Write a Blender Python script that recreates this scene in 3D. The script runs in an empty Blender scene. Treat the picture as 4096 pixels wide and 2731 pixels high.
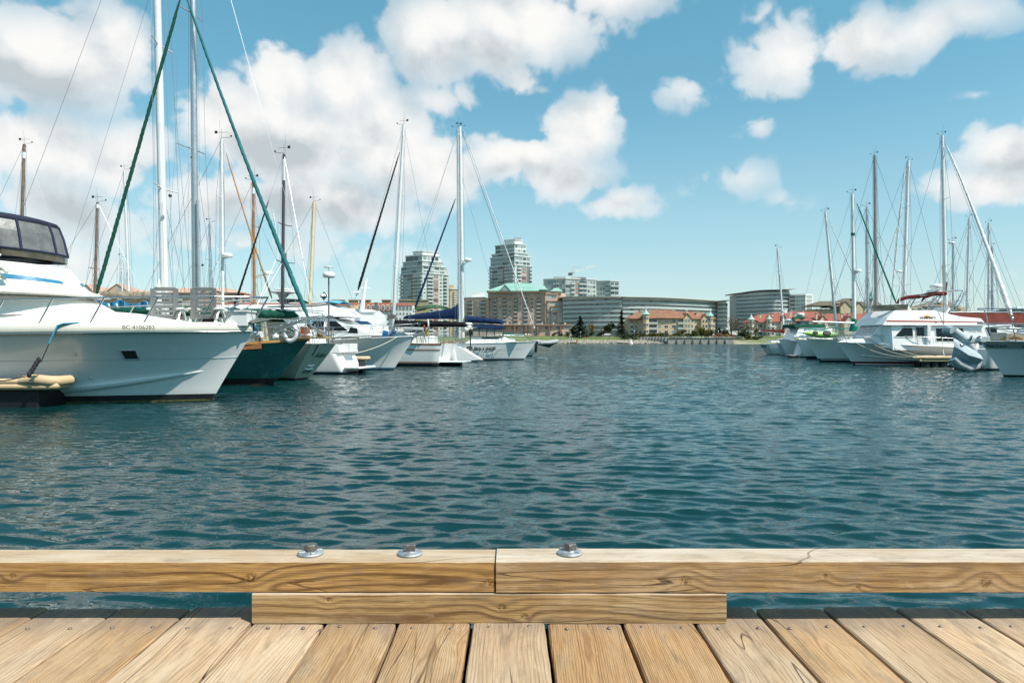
import bpy, bmesh, math, random
import numpy as np
from mathutils import Vector, Matrix, Euler

SC = bpy.context.scene
COL = SC.collection
R = math.radians
rnd = random.Random(7)

# ------------------------------------------------------------------ camera
F = 2731.0            # focal length in pixels of a 4096 px wide frame (24 mm on 36 mm)
CX, HY, HC = 2048.0, 1362.0, 1.75
cam = bpy.data.cameras.new("camera")
cam.lens = 24.0
cam.sensor_width = 36.0
cam.clip_start = 0.05
cam.clip_end = 6000
cam.shift_y = -(1365.5 - HY) / 4096.0
camo = bpy.data.objects.new("camera", cam)
camo.location = (0, 0, HC)
camo.rotation_euler = (R(90), 0, 0)
COL.objects.link(camo)
SC.camera = camo

# ------------------------------------------------------------------ colour management
SC.view_settings.view_transform = 'Standard'
SC.view_settings.look = 'None'
SC.view_settings.exposure = 0.25
SC.view_settings.gamma = 1
SC.view_settings.use_curve_mapping = False
SC.cycles.max_bounces = 8
SC.cycles.diffuse_bounces = 3
SC.cycles.glossy_bounces = 4
SC.cycles.transmission_bounces = 6
SC.cycles.transparent_max_bounces = 10
SC.cycles.caustics_reflective = False
SC.cycles.caustics_refractive = False
SC.cycles.sample_clamp_indirect = 6

# ------------------------------------------------------------------ sun
SUN_DIR = Vector((0.068, -0.048, 0.122)).normalized()     # from the scene towards the sun
sl = bpy.data.lights.new("sun", 'SUN')
sl.energy = 5.0
sl.angle = R(0.53)
sl.color = (1.0, 0.945, 0.86)
so = bpy.data.objects.new("sun", sl)
so.rotation_euler = SUN_DIR.to_track_quat('Z', 'Y').to_euler()
so.location = (20, -20, 60)
COL.objects.link(so)
SUN_EL = math.asin(SUN_DIR.z)
SUN_AZ = math.atan2(SUN_DIR.x, SUN_DIR.y)


# ------------------------------------------------------------------ node helper
class NT:
    def __init__(s, tree):
        s.t = tree
        s.n = tree.nodes
        s.l = tree.links

    def add(s, kind, **kw):
        n = s.n.new(kind)
        for k, v in kw.items():
            setattr(n, k, v)
        return n

    def put(s, sock, v):
        if isinstance(v, bpy.types.NodeSocket):
            s.l.new(v, sock)
        elif v is not None:
            if hasattr(sock, 'default_value'):
                if isinstance(v, (tuple, list)) and sock.type == 'RGBA' and len(v) == 3:
                    v = (*v, 1)
                sock.default_value = v

    def m(s, op, a, b=None, c=None, clamp=False):
        n = s.add('ShaderNodeMath', operation=op)
        n.use_clamp = clamp
        s.put(n.inputs[0], a)
        s.put(n.inputs[1], b)
        s.put(n.inputs[2], c)
        return n.outputs[0]

    def v(s, op, a, b=None, out=0):
        n = s.add('ShaderNodeVectorMath', operation=op)
        s.put(n.inputs[0], a)
        if op == 'SCALE':
            s.put(n.inputs['Scale'], b)
        else:
            s.put(n.inputs[1], b)
        return n.outputs['Value'] if op in ('LENGTH', 'DISTANCE', 'DOT_PRODUCT') else n.outputs[0]

    def comb(s, x, y, z):
        n = s.add('ShaderNodeCombineXYZ')
        s.put(n.inputs[0], x); s.put(n.inputs[1], y); s.put(n.inputs[2], z)
        return n.outputs[0]

    def sep(s, v):
        n = s.add('ShaderNodeSeparateXYZ')
        s.put(n.inputs[0], v)
        return n.outputs

    def noise(s, vec, scale=5, detail=3, rough=.5, dist=0, w=None, lac=2.0):
        n = s.add('ShaderNodeTexNoise')
        if w is not None:
            n.noise_dimensions = '4D'
            s.put(n.inputs['W'], w)
        s.put(n.inputs['Vector'], vec)
        s.put(n.inputs['Scale'], scale); s.put(n.inputs['Detail'], detail)
        s.put(n.inputs['Roughness'], rough); s.put(n.inputs['Distortion'], dist)
        s.put(n.inputs['Lacunarity'], lac)
        return n.outputs[0]

    def ss(s, v, a, b, lo=0.0, hi=1.0):
        n = s.add('ShaderNodeMapRange', interpolation_type='SMOOTHSTEP')
        s.put(n.inputs[0], v)
        n.inputs[1].default_value = a; n.inputs[2].default_value = b
        n.inputs[3].default_value = lo; n.inputs[4].default_value = hi
        return n.outputs[0]

    def mix(s, f, a, b, mode='MIX'):
        n = s.add('ShaderNodeMix', data_type='RGBA', blend_type=mode)
        s.put(n.inputs[0], f); s.put(n.inputs[6], a); s.put(n.inputs[7], b)
        return n.outputs[2]

    def ramp(s, f, stops):
        n = s.add('ShaderNodeValToRGB')
        s.put(n.inputs[0], f)
        r = n.color_ramp
        while len(r.elements) > 1:
            r.elements.remove(r.elements[0])
        r.elements[0].position = stops[0][0]
        r.elements[0].color = (*stops[0][1], 1)
        for p, c in stops[1:]:
            e = r.elements.new(p)
            e.color = (*c, 1)
        return n.outputs[0]


# ------------------------------------------------------------------ sky
world = bpy.data.worlds.new("World")
SC.world = world
world.use_nodes = True
W = NT(world.node_tree)
W.n.clear()
sky = W.add('ShaderNodeTexSky', sky_type='NISHITA')
sky.sun_disc = False
sky.sun_elevation = SUN_EL
sky.sun_rotation = SUN_AZ
sky.air_density = 1.0
sky.dust_density = 0.3
sky.ozone_density = 1.0
tc = W.add('ShaderNodeTexCoord')
dirv = W.v('NORMALIZE', tc.outputs['Generated'])
dx, dy, dz = W.sep(dirv)
az = W.m('ARCTAN2', dx, dy)
el = W.m('ARCSINE', dz)


def pxa(px, py):
    a = math.atan2(px - CX, F)
    return a, math.atan2((HY - py) * math.cos(a), F)


# cloud groups seen in the sky: centre x, y and radii in pixels of the photograph, strength
CL = [(170, 220, 430, 230, 1.0), (440, 190, 190, 170, .95), (190, 640, 430, 200, 1.0), (480, 650, 180, 160, .95), (300, 860, 420, 150, .7),
      (1120, 330, 200, 195, 1.0), (1390, 330, 210, 180, 1.0), (900, 480, 250, 190, 1.0), (1150, 580, 430, 240, 1.0), (1540, 560, 280, 240, 1.0), (1280, 820, 480, 140, .85), (880, 800, 300, 150, .75),
      (1740, 150, 240, 180, .9), (2080, 90, 400, 150, .95), (1950, 220, 230, 110, .8), (2420, 10, 280, 80, .7), (1760, 400, 150, 90, .6), (2090, 300, 140, 70, .55),
      (2050, 620, 330, 120, .9), (2290, 530, 180, 140, 1.0), (2390, 470, 75, 100, .8), (2190, 700, 260, 110, .8), (2480, 820, 180, 75, .65), (1720, 640, 260, 160, .9),
      (2760, 330, 200, 80, .42), (2630, 220, 90, 60, .3), (3030, 470, 80, 55, .36),
      (3150, 230, 210, 150, .72), (3400, 180, 330, 120, .78), (3640, 110, 270, 90, .62), (3850, 50, 300, 80, .5), (3060, 90, 90, 60, .38),
      (4050, 590, 250, 150, .95), (3960, 740, 280, 110, .8), (2930, 720, 190, 75, .36), (3130, 800, 90, 45, .22),
      (3920, 365, 120, 28, .26), (2830, 540, 110, 36, .2), (1000, 990, 800, 100, .42), (250, 1040, 600, 130, .5), (3900, 1130, 400, 60, .16)]
CL += [(-700, 300, 600, 300, .9), (-900, 800, 600, 260, .8), (4700, 300, 500, 260, .9)]
wn = W.noise(dirv, 5.5, 6, .62)
wn2 = W.noise(W.v('ADD', dirv, (3.1, 1.7, .4)), 5.5, 4, .55)
waz = W.m('MULTIPLY_ADD', W.m('SUBTRACT', wn, .5), .13, az)
wel = W.m('MULTIPLY_ADD', W.m('SUBTRACT', wn2, .5), .09, el)


def field(azs, els, lst=None):
    acc = None
    p = W.comb(azs, els, 0.0)
    for (cx, cy, rx, ry, st) in (lst or CL):
        a, e = pxa(cx, cy)
        k = math.cos(a)
        d = W.v('SUBTRACT', p, (a, e, 0))
        d = W.v('MULTIPLY', d, (F / rx / (k * k) * .83, F / ry / k * .83, 0))
        L = W.v('LENGTH', d)
        c = W.m('MULTIPLY_ADD', L, -st, st)
        acc = c if acc is None else W.m('SMOOTH_MAX', acc, c, .12)
    return acc


base = field(waz, wel)
# clouds outside the frame: the same kind of broken cumulus
gen = W.m('MULTIPLY_ADD', W.noise(W.v('MULTIPLY', dirv, (1, 1, 1.8)), 2.2, 3, .5), 3.2, -1.95)
out = W.m('MAXIMUM', W.ss(W.m('ABSOLUTE', az), .95, 1.25), W.ss(el, .55, .75))
base = W.m('MAXIMUM', base, W.m('MULTIPLY_ADD', W.m('SUBTRACT', 1.0, out), -1.5, gen))


def billow(vec, det=2, nd=7):
    """cauliflower heads: rounded cells in several sizes over a soft fractal"""
    n = W.add('ShaderNodeTexVoronoi', feature='F1')
    W.put(n.inputs['Vector'], vec)
    n.inputs['Scale'].default_value = 13.0
    n.inputs['Detail'].default_value = det
    n.inputs['Roughness'].default_value = .52
    n.inputs['Lacunarity'].default_value = 2.1
    f = W.noise(vec, 6.5, nd + 2, .66)
    return W.m('ADD', W.m('MULTIPLY', W.m('SUBTRACT', .48, n.outputs['Distance']), .75), W.m('MULTIPLY', W.m('SUBTRACT', f, .5), 1.5))


warp = W.add('ShaderNodeTexNoise')
W.put(warp.inputs['Vector'], dirv); warp.inputs['Scale'].default_value = 9; warp.inputs['Detail'].default_value = 4
dw = W.v('ADD', dirv, W.v('SCALE', W.v('SUBTRACT', warp.outputs[1], (.5, .5, .5)), .07))
c0 = billow(dw)
c1 = billow(W.v('ADD', dw, (.016, -.004, .026)), 1, 4)
dens = W.m('ADD', W.m('MULTIPLY_ADD', base, 1.35, .33), c0)
soft = W.ss(base, .15, .75)
mask = W.ss(dens, .08, .40)
mask = W.m('MULTIPLY', mask, W.ss(base, -.28, .72))
mask = W.m('MULTIPLY', mask, W.ss(el, 0.0, .05))
# the thick parts, which are grey beneath
up = field(waz, wel, [(150, 370, 420, 120, 1.0), (1130, 650, 420, 120, 1.0), (1500, 760, 420, 110, .8), (380, 880, 420, 130, .9), (1000, 870, 420, 120, 1.0),
                      (2000, 680, 300, 70, .7), (1900, 250, 320, 90, .6), (4030, 640, 260, 80, .9), (3350, 280, 300, 60, .55)])
up = W.m('MAXIMUM', up, W.m('MULTIPLY', out, .5))
relief = W.m('SUBTRACT', c0, c1)
shade = W.ss(W.m('MULTIPLY_ADD', c1, .45, up), -.25, .8)
shade = W.m('MULTIPLY', shade, W.ss(dens, .3, 1.0, .35, 1.0))
shade = W.m('MULTIPLY_ADD', relief, -.75, W.m('MULTIPLY_ADD', shade, 1.1, .06), clamp=True)
ccol = W.ramp(shade, [(0, (7.6, 7.55, 7.4)), (.3, (6.8, 6.9, 6.9)), (.65, (5.5, 5.8, 5.95)), (1, (4.3, 4.75, 5.0))])
tint = W.ramp(W.m('MULTIPLY', el, 1.8, clamp=True), [(0, (1.0, .98, .96)), (.25, (.84, 1.14, 1.04)), (.45, (.86, 1.28, 1.13)), (.83, (.88, 1.52, 1.28)), (1, (.86, 1.48, 1.24))])
skyc = W.mix(1.0, sky.outputs[0], tint, 'MULTIPLY')
skyc = W.mix(W.ss(el, -.02, .36, .55, 0.0), skyc, (4.6, 6.1, 6.75))
fin = W.mix(mask, skyc, ccol)
bg = W.add('ShaderNodeBackground')
W.put(bg.inputs[0], fin)
bg.inputs[1].default_value = 0.108
wo = W.add('ShaderNodeOutputWorld')
W.l.new(bg.outputs[0], wo.inputs[0])
world.cycles.sampling_method = 'MANUAL'
world.cycles.sample_map_resolution = 512


# ------------------------------------------------------------------ materials
MATS = {}


def hexc(h):
    h = h.lstrip('#')
    c = [int(h[i:i + 2], 16) / 255 for i in (0, 2, 4)]
    return tuple(x / 12.92 if x <= .04045 else ((x + .055) / 1.055) ** 2.4 for x in c)


def mat(name, col, rough=.5, metal=0, var=.12, nscale=3.0, bump=0.0, bscale=40, spec=.5, alpha=1, trans=0, coat=0, dirt=None, wave=0, streak=0):
    if name in MATS:
        return MATS[name]
    M = bpy.data.materials.new(name)
    M.use_nodes = True
    T = NT(M.node_tree)
    T.n.clear()
    o = T.add('ShaderNodeOutputMaterial')
    b = T.add('ShaderNodeBsdfPrincipled')
    T.l.new(b.outputs[0], o.inputs[0])
    if isinstance(col, str):
        col = hexc(col)
    c = tuple(col)
    co = T.add('ShaderNodeTexCoord').outputs['Object']
    if var:
        n1 = T.noise(co, nscale, 4, .6)
        dk = tuple(x * (1 - var) for x in c)
        lt = tuple(min(1, x * (1 + var * .6)) for x in c)
        cc = T.mix(T.ss(n1, .3, .7), dk, lt)
        if streak:
            st = T.noise(T.v('MULTIPLY', co, (5, 5, .35)), 2.2, 5, .65)
            cc = T.mix(T.ss(st, .48, .78, 0, streak), cc, tuple(x * .55 for x in c))
        if dirt:
            n2 = T.noise(co, nscale * .7, 6, .7)
            cc = T.mix(T.ss(n2, .5, .72, 0, dirt[1]), cc, dirt[0])
        T.put(b.inputs['Base Color'], cc)
        n3 = T.noise(co, nscale * 4, 3, .5)
        T.put(b.inputs['Roughness'], T.ss(n3, .2, .8, max(0, rough - .08), min(1, rough + .08)))
    else:
        T.put(b.inputs['Base Color'], c)
        b.inputs['Roughness'].default_value = rough
    b.inputs['Metallic'].default_value = metal
    b.inputs['Specular IOR Level'].default_value = spec
    if coat:
        b.inputs['Coat Weight'].default_value = coat
        b.inputs['Coat Roughness'].default_value = .05
    if alpha < 1:
        b.inputs['Alpha'].default_value = alpha
    if trans:
        b.inputs['Transmission Weight'].default_value = trans
    if bump or wave:
        bp = T.add('ShaderNodeBump')
        bp.inputs['Distance'].default_value = max(bump, wave)
        if wave:
            h = T.noise(co, nscale * 1.5, 2, .5)
        else:
            h = T.noise(co, bscale, 3, .6)
        T.put(bp.inputs['Height'], h)
        bp.inputs['Strength'].default_value = .6
        T.l.new(bp.outputs[0], b.inputs['Normal'])
    MATS[name] = M
    return M


# ------------------------------------------------------------------ mesh builder
class MB:
    def __init__(s):
        s.v = []
        s.f = []
        s.mi = []
        s.sm = []
        s.xf = None

    def add(s, vs, fs, mi=0, smooth=False):
        o = len(s.v)
        if s.xf is not None:
            vs = [tuple(s.xf @ Vector(p)) for p in vs]
        s.v.extend([tuple(p) for p in vs])
        for f in fs:
            s.f.append(tuple(i + o for i in f))
            s.mi.append(mi)
            s.sm.append(smooth)
        return s

    def box(s, x0, x1, y0, y1, z0, z1, mi=0):
        vs = [(x0, y0, z0), (x1, y0, z0), (x1, y1, z0), (x0, y1, z0), (x0, y0, z1), (x1, y0, z1), (x1, y1, z1), (x0, y1, z1)]
        return s.add(vs, [(0, 3, 2, 1), (4, 5, 6, 7), (0, 1, 5, 4), (1, 2, 6, 5), (2, 3, 7, 6), (3, 0, 4, 7)], mi)

    def quad(s, a, b, c, d, mi=0):
        return s.add([a, b, c, d], [(0, 1, 2, 3)], mi)

    def prism(s, poly, y0, y1, mi=0, taper=1.0, ztop=None):
        """polygon in x,z pushed along y from y0 to y1"""
        n = len(poly)
        a = sum((poly[i][0] * poly[(i + 1) % n][1] - poly[(i + 1) % n][0] * poly[i][1]) for i in range(n))
        if a < 0:
            poly = poly[::-1]
        vs = [(x, y0, z) for x, z in poly] + [(x, y1, z) for x, z in poly]
        fs = [tuple(range(n)), tuple(range(2 * n - 1, n - 1, -1))] + [(i, i + n, (i + 1) % n + n, (i + 1) % n) for i in range(n)]
        fs = fs if y0 < y1 else [f[::-1] for f in fs]
        return s.add(vs, fs, mi)

    def tumble(s, prof, hw0, hw1, z0, z1, mi=0, mi_cap=None, smooth=False):
        """side profile (x,z) made solid across y; half width goes from hw0 at z0 to hw1 at z1"""
        n = len(prof)
        a = sum((prof[i][0] * prof[(i + 1) % n][1] - prof[(i + 1) % n][0] * prof[i][1]) for i in range(n))
        if a < 0:
            prof = prof[::-1]
        w = lambda z: hw0 + (hw1 - hw0) * max(0, min(1, (z - z0) / (z1 - z0)))
        vs = [(x, -w(z), z) for x, z in prof] + [(x, w(z), z) for x, z in prof]
        s.add(vs, [tuple(range(n)), tuple(range(2 * n - 1, n - 1, -1))], mi if mi_cap is None else mi_cap)
        s.add(vs, [(i, i + n, (i + 1) % n + n, (i + 1) % n) for i in range(n)], mi, smooth)
        return s

    def tube(s, p0, p1, r0, r1=None, n=8, mi=0, cap=True):
        return s.path([p0, p1], [r0, r0 if r1 is None else r1], n, mi, cap)

    def path(s, pts, r, n=8, mi=0, cap=True, smooth=True):
        pts = [Vector(p) for p in pts]
        rr = r if isinstance(r, (list, tuple)) else [r] * len(pts)
        vs = []
        prev = None
        for i, p in enumerate(pts):
            t = (pts[min(i + 1, len(pts) - 1)] - pts[max(i - 1, 0)])
            if t.length < 1e-9:
                t = Vector((0, 0, 1))
            t.normalize()
            if prev is None:
                a = Vector((0, 0, 1)) if abs(t.z) < .9 else Vector((1, 0, 0))
                u = t.cross(a).normalized()
            else:
                u = (prev - t * prev.dot(t)).normalized()
            prev = u
            w = t.cross(u)
            for k in range(n):
                an = 2 * math.pi * k / n
                vs.append(p + (u * math.cos(an) + w * math.sin(an)) * rr[i])
        fs = []
        for i in range(len(pts) - 1):
            for k in range(n):
                k2 = (k + 1) % n
                fs.append((i * n + k, i * n + k2, (i + 1) * n + k2, (i + 1) * n + k))
        s.add(vs, fs, mi, smooth and n > 4)
        if cap:
            o = len(pts) - 1
            s.add(vs[:n], [tuple(range(n - 1, -1, -1))], mi)
            s.add(vs[o * n:], [tuple(range(n))], mi)
        return s

    def lathe(s, prof, c=(0, 0, 0), n=16, mi=0, smooth=True, sy=1.0):
        vs = []
        for r, z in prof:
            for k in range(n):
                a = 2 * math.pi * k / n
                vs.append((c[0] + r * math.cos(a), c[1] + r * math.sin(a) * sy, c[2] + z))
        fs = []
        for i in range(len(prof) - 1):
            for k in range(n):
                k2 = (k + 1) % n
                fs.append((i * n + k, i * n + k2, (i + 1) * n + k2, (i + 1) * n + k))
        fs.append(tuple(range(n - 1, -1, -1)))
        o = (len(prof) - 1) * n
        fs.append(tuple(range(o, o + n)))
        return s.add(vs, fs, mi, smooth)

    def ball(s, c, r, n=10, m=6, mi=0, sx=1, sy=1, sz=1):
        vs = [(c[0], c[1], c[2] - r * sz)]
        for j in range(1, m):
            ph = -math.pi / 2 + math.pi * j / m
            for k in range(n):
                a = 2 * math.pi * k / n
                vs.append((c[0] + r * sx * math.cos(ph) * math.cos(a), c[1] + r * sy * math.cos(ph) * math.sin(a), c[2] + r * sz * math.sin(ph)))
        vs.append((c[0], c[1], c[2] + r * sz))
        fs = [(0, 1 + (k + 1) % n, 1 + k) for k in range(n)]
        for j in range(m - 2):
            for k in range(n):
                a, b = 1 + j * n + k, 1 + j * n + (k + 1) % n
                fs.append((a, b, b + n, a + n))
        t = len(vs) - 1
        o = 1 + (m - 2) * n
        fs += [(o + k, o + (k + 1) % n, t) for k in range(n)]
        return s.add(vs, fs, mi, True)

    def mesh(s, name, mats):
        me = bpy.data.meshes.new(name)
        me.from_pydata(s.v, [], s.f)
        me.validate()
        if len(me.polygons) == len(s.f):
            me.polygons.foreach_set('material_index', s.mi)
            me.polygons.foreach_set('use_smooth', s.sm)
        if not isinstance(mats, (list, tuple)):
            mats = [mats]
        for m_ in mats:
            me.materials.append(m_)
        me.update()
        return me

    def build(s, name, mats, parent=None, loc=(0, 0, 0), rot=(0, 0, 0)):
        return link(name, s.mesh(name, mats), parent, loc, rot)


def link(name, data, parent=None, loc=(0, 0, 0), rot=(0, 0, 0)):
    o = bpy.data.objects.new(name, data)
    COL.objects.link(o)
    o.location = loc
    o.rotation_euler = rot
    if parent is not None:
        o.parent = parent
    return o


def tag(o, label=None, cat=None, group=None, kind=None):
    if label: o['label'] = label
    if cat: o['category'] = cat
    if group: o['group'] = group
    if kind: o['kind'] = kind
    return o


def thing(name, label, cat, loc=(0, 0, 0), rz=0, group=None, rot=None):
    o = link(name, None, None, loc, rot if rot else (0, 0, rz))
    o.empty_display_size = .2
    return tag(o, label, cat, group)


def text(s, parent, mt, size, loc, rot, name='lettering', shear=0, ext=.002, bold=0, sx=1.0):
    cu = bpy.data.curves.new(name, 'FONT')
    cu.body = s
    cu.size = size
    cu.extrude = ext
    cu.shear = shear
    cu.offset = bold
    cu.align_x = 'CENTER'
    cu.align_y = 'CENTER'
    cu.resolution_u = 3
    cu.materials.append(mt)
    t = bpy.data.objects.new(name, cu)
    me = bpy.data.meshes.new_from_object(t)
    bpy.data.objects.remove(t)
    if not me.materials: me.materials.append(mt)
    o = link(name, me, parent, loc, rot)
    o.scale = (sx, 1, 1)
    return o


def bevel(o, w, seg=1):
    m = o.modifiers.new('bevel', 'BEVEL')
    m.width = w
    m.segments = seg
    m.limit_method = 'ANGLE'
    m.angle_limit = R(35)


# ------------------------------------------------------------------ water
def make_water():
    g = np.random.default_rng(11)
    y = [1.6]
    while y[-1] < 430:
        y.append(y[-1] + max(.020, .0042 * y[-1]))
    y = np.array(y)
    nr, nc = len(y), 640
    s = np.linspace(-.98, .98, nc)
    X = s[None, :] * (y[:, None] + 3.5)
    Y = np.repeat(y[:, None], nc, 1)
    dyr = np.gradient(y)
    dxr = 1.96 * (y + 3.5) / nc
    sp = np.maximum(dyr, dxr)[:, None]
    Z = np.zeros_like(X)
    OX = np.zeros_like(X)
    OY = np.zeros_like(X)
    N = 150
    lam = np.exp(g.uniform(np.log(.15), np.log(5.5), N))
    th = g.normal(0, R(23), N) + R(6)
    ph = g.uniform(0, 2 * np.pi, N)
    for i in range(N):
        k = 2 * np.pi / lam[i]
        kx, ky = k * math.sin(th[i]), k * math.cos(th[i])
        sl_ = .0275 * min(1.0, (lam[i] / .20) ** .6) * min(1.0, (.36 / lam[i]) ** 1.1)
        a = sl_ / k
        fade = np.clip((lam[i] / sp - 2.0) / 2.0, 0, 1) * (1 + .8 * np.clip((y[:, None] - 12) / 40, 0, 1))
        arg = kx * X + ky * Y + ph[i]
        Z += a * fade * np.cos(arg)
        q = .7 * a * fade
        OX -= q * math.sin(th[i]) * np.sin(arg)
        OY -= q * math.cos(th[i]) * np.sin(arg)
    patch = .78 + .28 * np.sin(X * .13 + 1.0 + .5 * np.sin(Y * .07)) * np.sin(Y * .11 + .6 * np.sin(X * .05)) + .12 * np.sin(X * .41 + Y * .2)
    edge = np.clip((1 - np.abs(s))[None, :] / .02, 0, 1) * np.clip((y[:, None] - 1.6) / .4, 0, 1) * np.clip((430 - y[:, None]) / 40, 0, 1)
    Z *= patch * edge
    X2 = X + OX * edge
    Y2 = Y + OY * edge
    co = np.stack([X2, Y2, Z], -1).reshape(-1, 3)
    idx = np.arange(nr * nc).reshape(nr, nc)
    q = np.stack([idx[:-1, :-1], idx[:-1, 1:], idx[1:, 1:], idx[1:, :-1]], -1).reshape(-1, 4)
    # calm sheet all round the wave grid, out to the far distance
    ex = [(-900, -60, 0), (900, -60, 0), (900, 1.6, 0), (-900, 1.6, 0), (-900, 430, 0), (900, 430, 0), (900, 900, 0), (-900, 900, 0)]
    b = len(co)
    co = np.vstack([co, np.array(ex, float)])
    extra = [(b, b + 1, b + 2, int(idx[0, -1]), int(idx[0, 0]), b + 3), (b + 3, int(idx[0, 0]), int(idx[-1, 0]), b + 4),
             (int(idx[0, -1]), b + 2, b + 5, int(idx[-1, -1])), (b + 4, int(idx[-1, 0]), int(idx[-1, -1]), b + 5, b + 6, b + 7)]
    me = bpy.data.meshes.new('water')
    nq = len(q)
    loops = np.concatenate([q.reshape(-1)] + [np.array(e) for e in extra])
    starts = np.concatenate([np.arange(nq) * 4, nq * 4 + np.cumsum([0] + [len(e) for e in extra[:-1]])])
    me.vertices.add(len(co)); me.vertices.foreach_set('co', co.reshape(-1).astype(np.float32))
    me.loops.add(len(loops)); me.loops.foreach_set('vertex_index', loops.astype(np.int32))
    me.polygons.add(nq + len(extra)); me.polygons.foreach_set('loop_start', starts.astype(np.int32))
    me.polygons.foreach_set('use_smooth', np.ones(nq + len(extra), dtype=bool))
    me.update(calc_edges=True)
    M = bpy.data.materials.new('harbour_water')
    M.use_nodes = True
    T = NT(M.node_tree); T.n.clear()
    o = T.add('ShaderNodeOutputMaterial'); b_ = T.add('ShaderNodeBsdfPrincipled')
    T.l.new(b_.outputs[0], o.inputs[0])
    geo = T.add('ShaderNodeNewGeometry').outputs['Position']
    b_.inputs['IOR'].default_value = 1.333
    T.put(b_.inputs['Roughness'], T.ss(T.sep(geo)[1], 15, 200, .025, .09))
    big = T.noise(geo, .08, 2, .5)
    T.put(b_.inputs['Base Color'], T.mix(big, (.0024, .026, .029), (.0038, .036, .038)))
    n1 = T.noise(T.v('MULTIPLY', geo, (.62, 1.0, 1)), 5.5, 3, .55, .4)
    n2 = T.noise(T.v('MULTIPLY', geo, (.5, 1.0, 1)), 1.6, 3, .6, .3)
    dist = T.sep(geo)[1]
    nf = T.m('MULTIPLY', n1, T.ss(dist, 5, 30, .09, .45))
    n3 = T.noise(T.v('MULTIPLY', geo, (.38, 1.0, 1)), .62, 2, .55, .5)
    hh = T.m('MULTIPLY_ADD', n3, T.ss(dist, 10, 70, 0.0, 5.0), T.m('MULTIPLY_ADD', n2, T.ss(dist, 8, 40, 0.1, 2.4), nf))
    bp = T.add('ShaderNodeBump')
    bp.inputs['Distance'].default_value = .11
    bp.inputs['Strength'].default_value = 1.0
    T.put(bp.inputs['Height'], hh)
    T.l.new(bp.outputs[0], b_.inputs['Normal'])
    me.materials.append(M)
    tag(link('water', me), 'rippled dark teal harbour water', None, None, 'structure')


make_water()
# sea bed so that the water is a body with a bottom
mb = MB(); mb.quad((-900, -60, -6), (900, -60, -6), (900, 900, -6), (-900, 900, -6))
tag(mb.build('sea_bed', mat('silt', (.05, .06, .05), .9)), None, None, None, 'structure')


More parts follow.
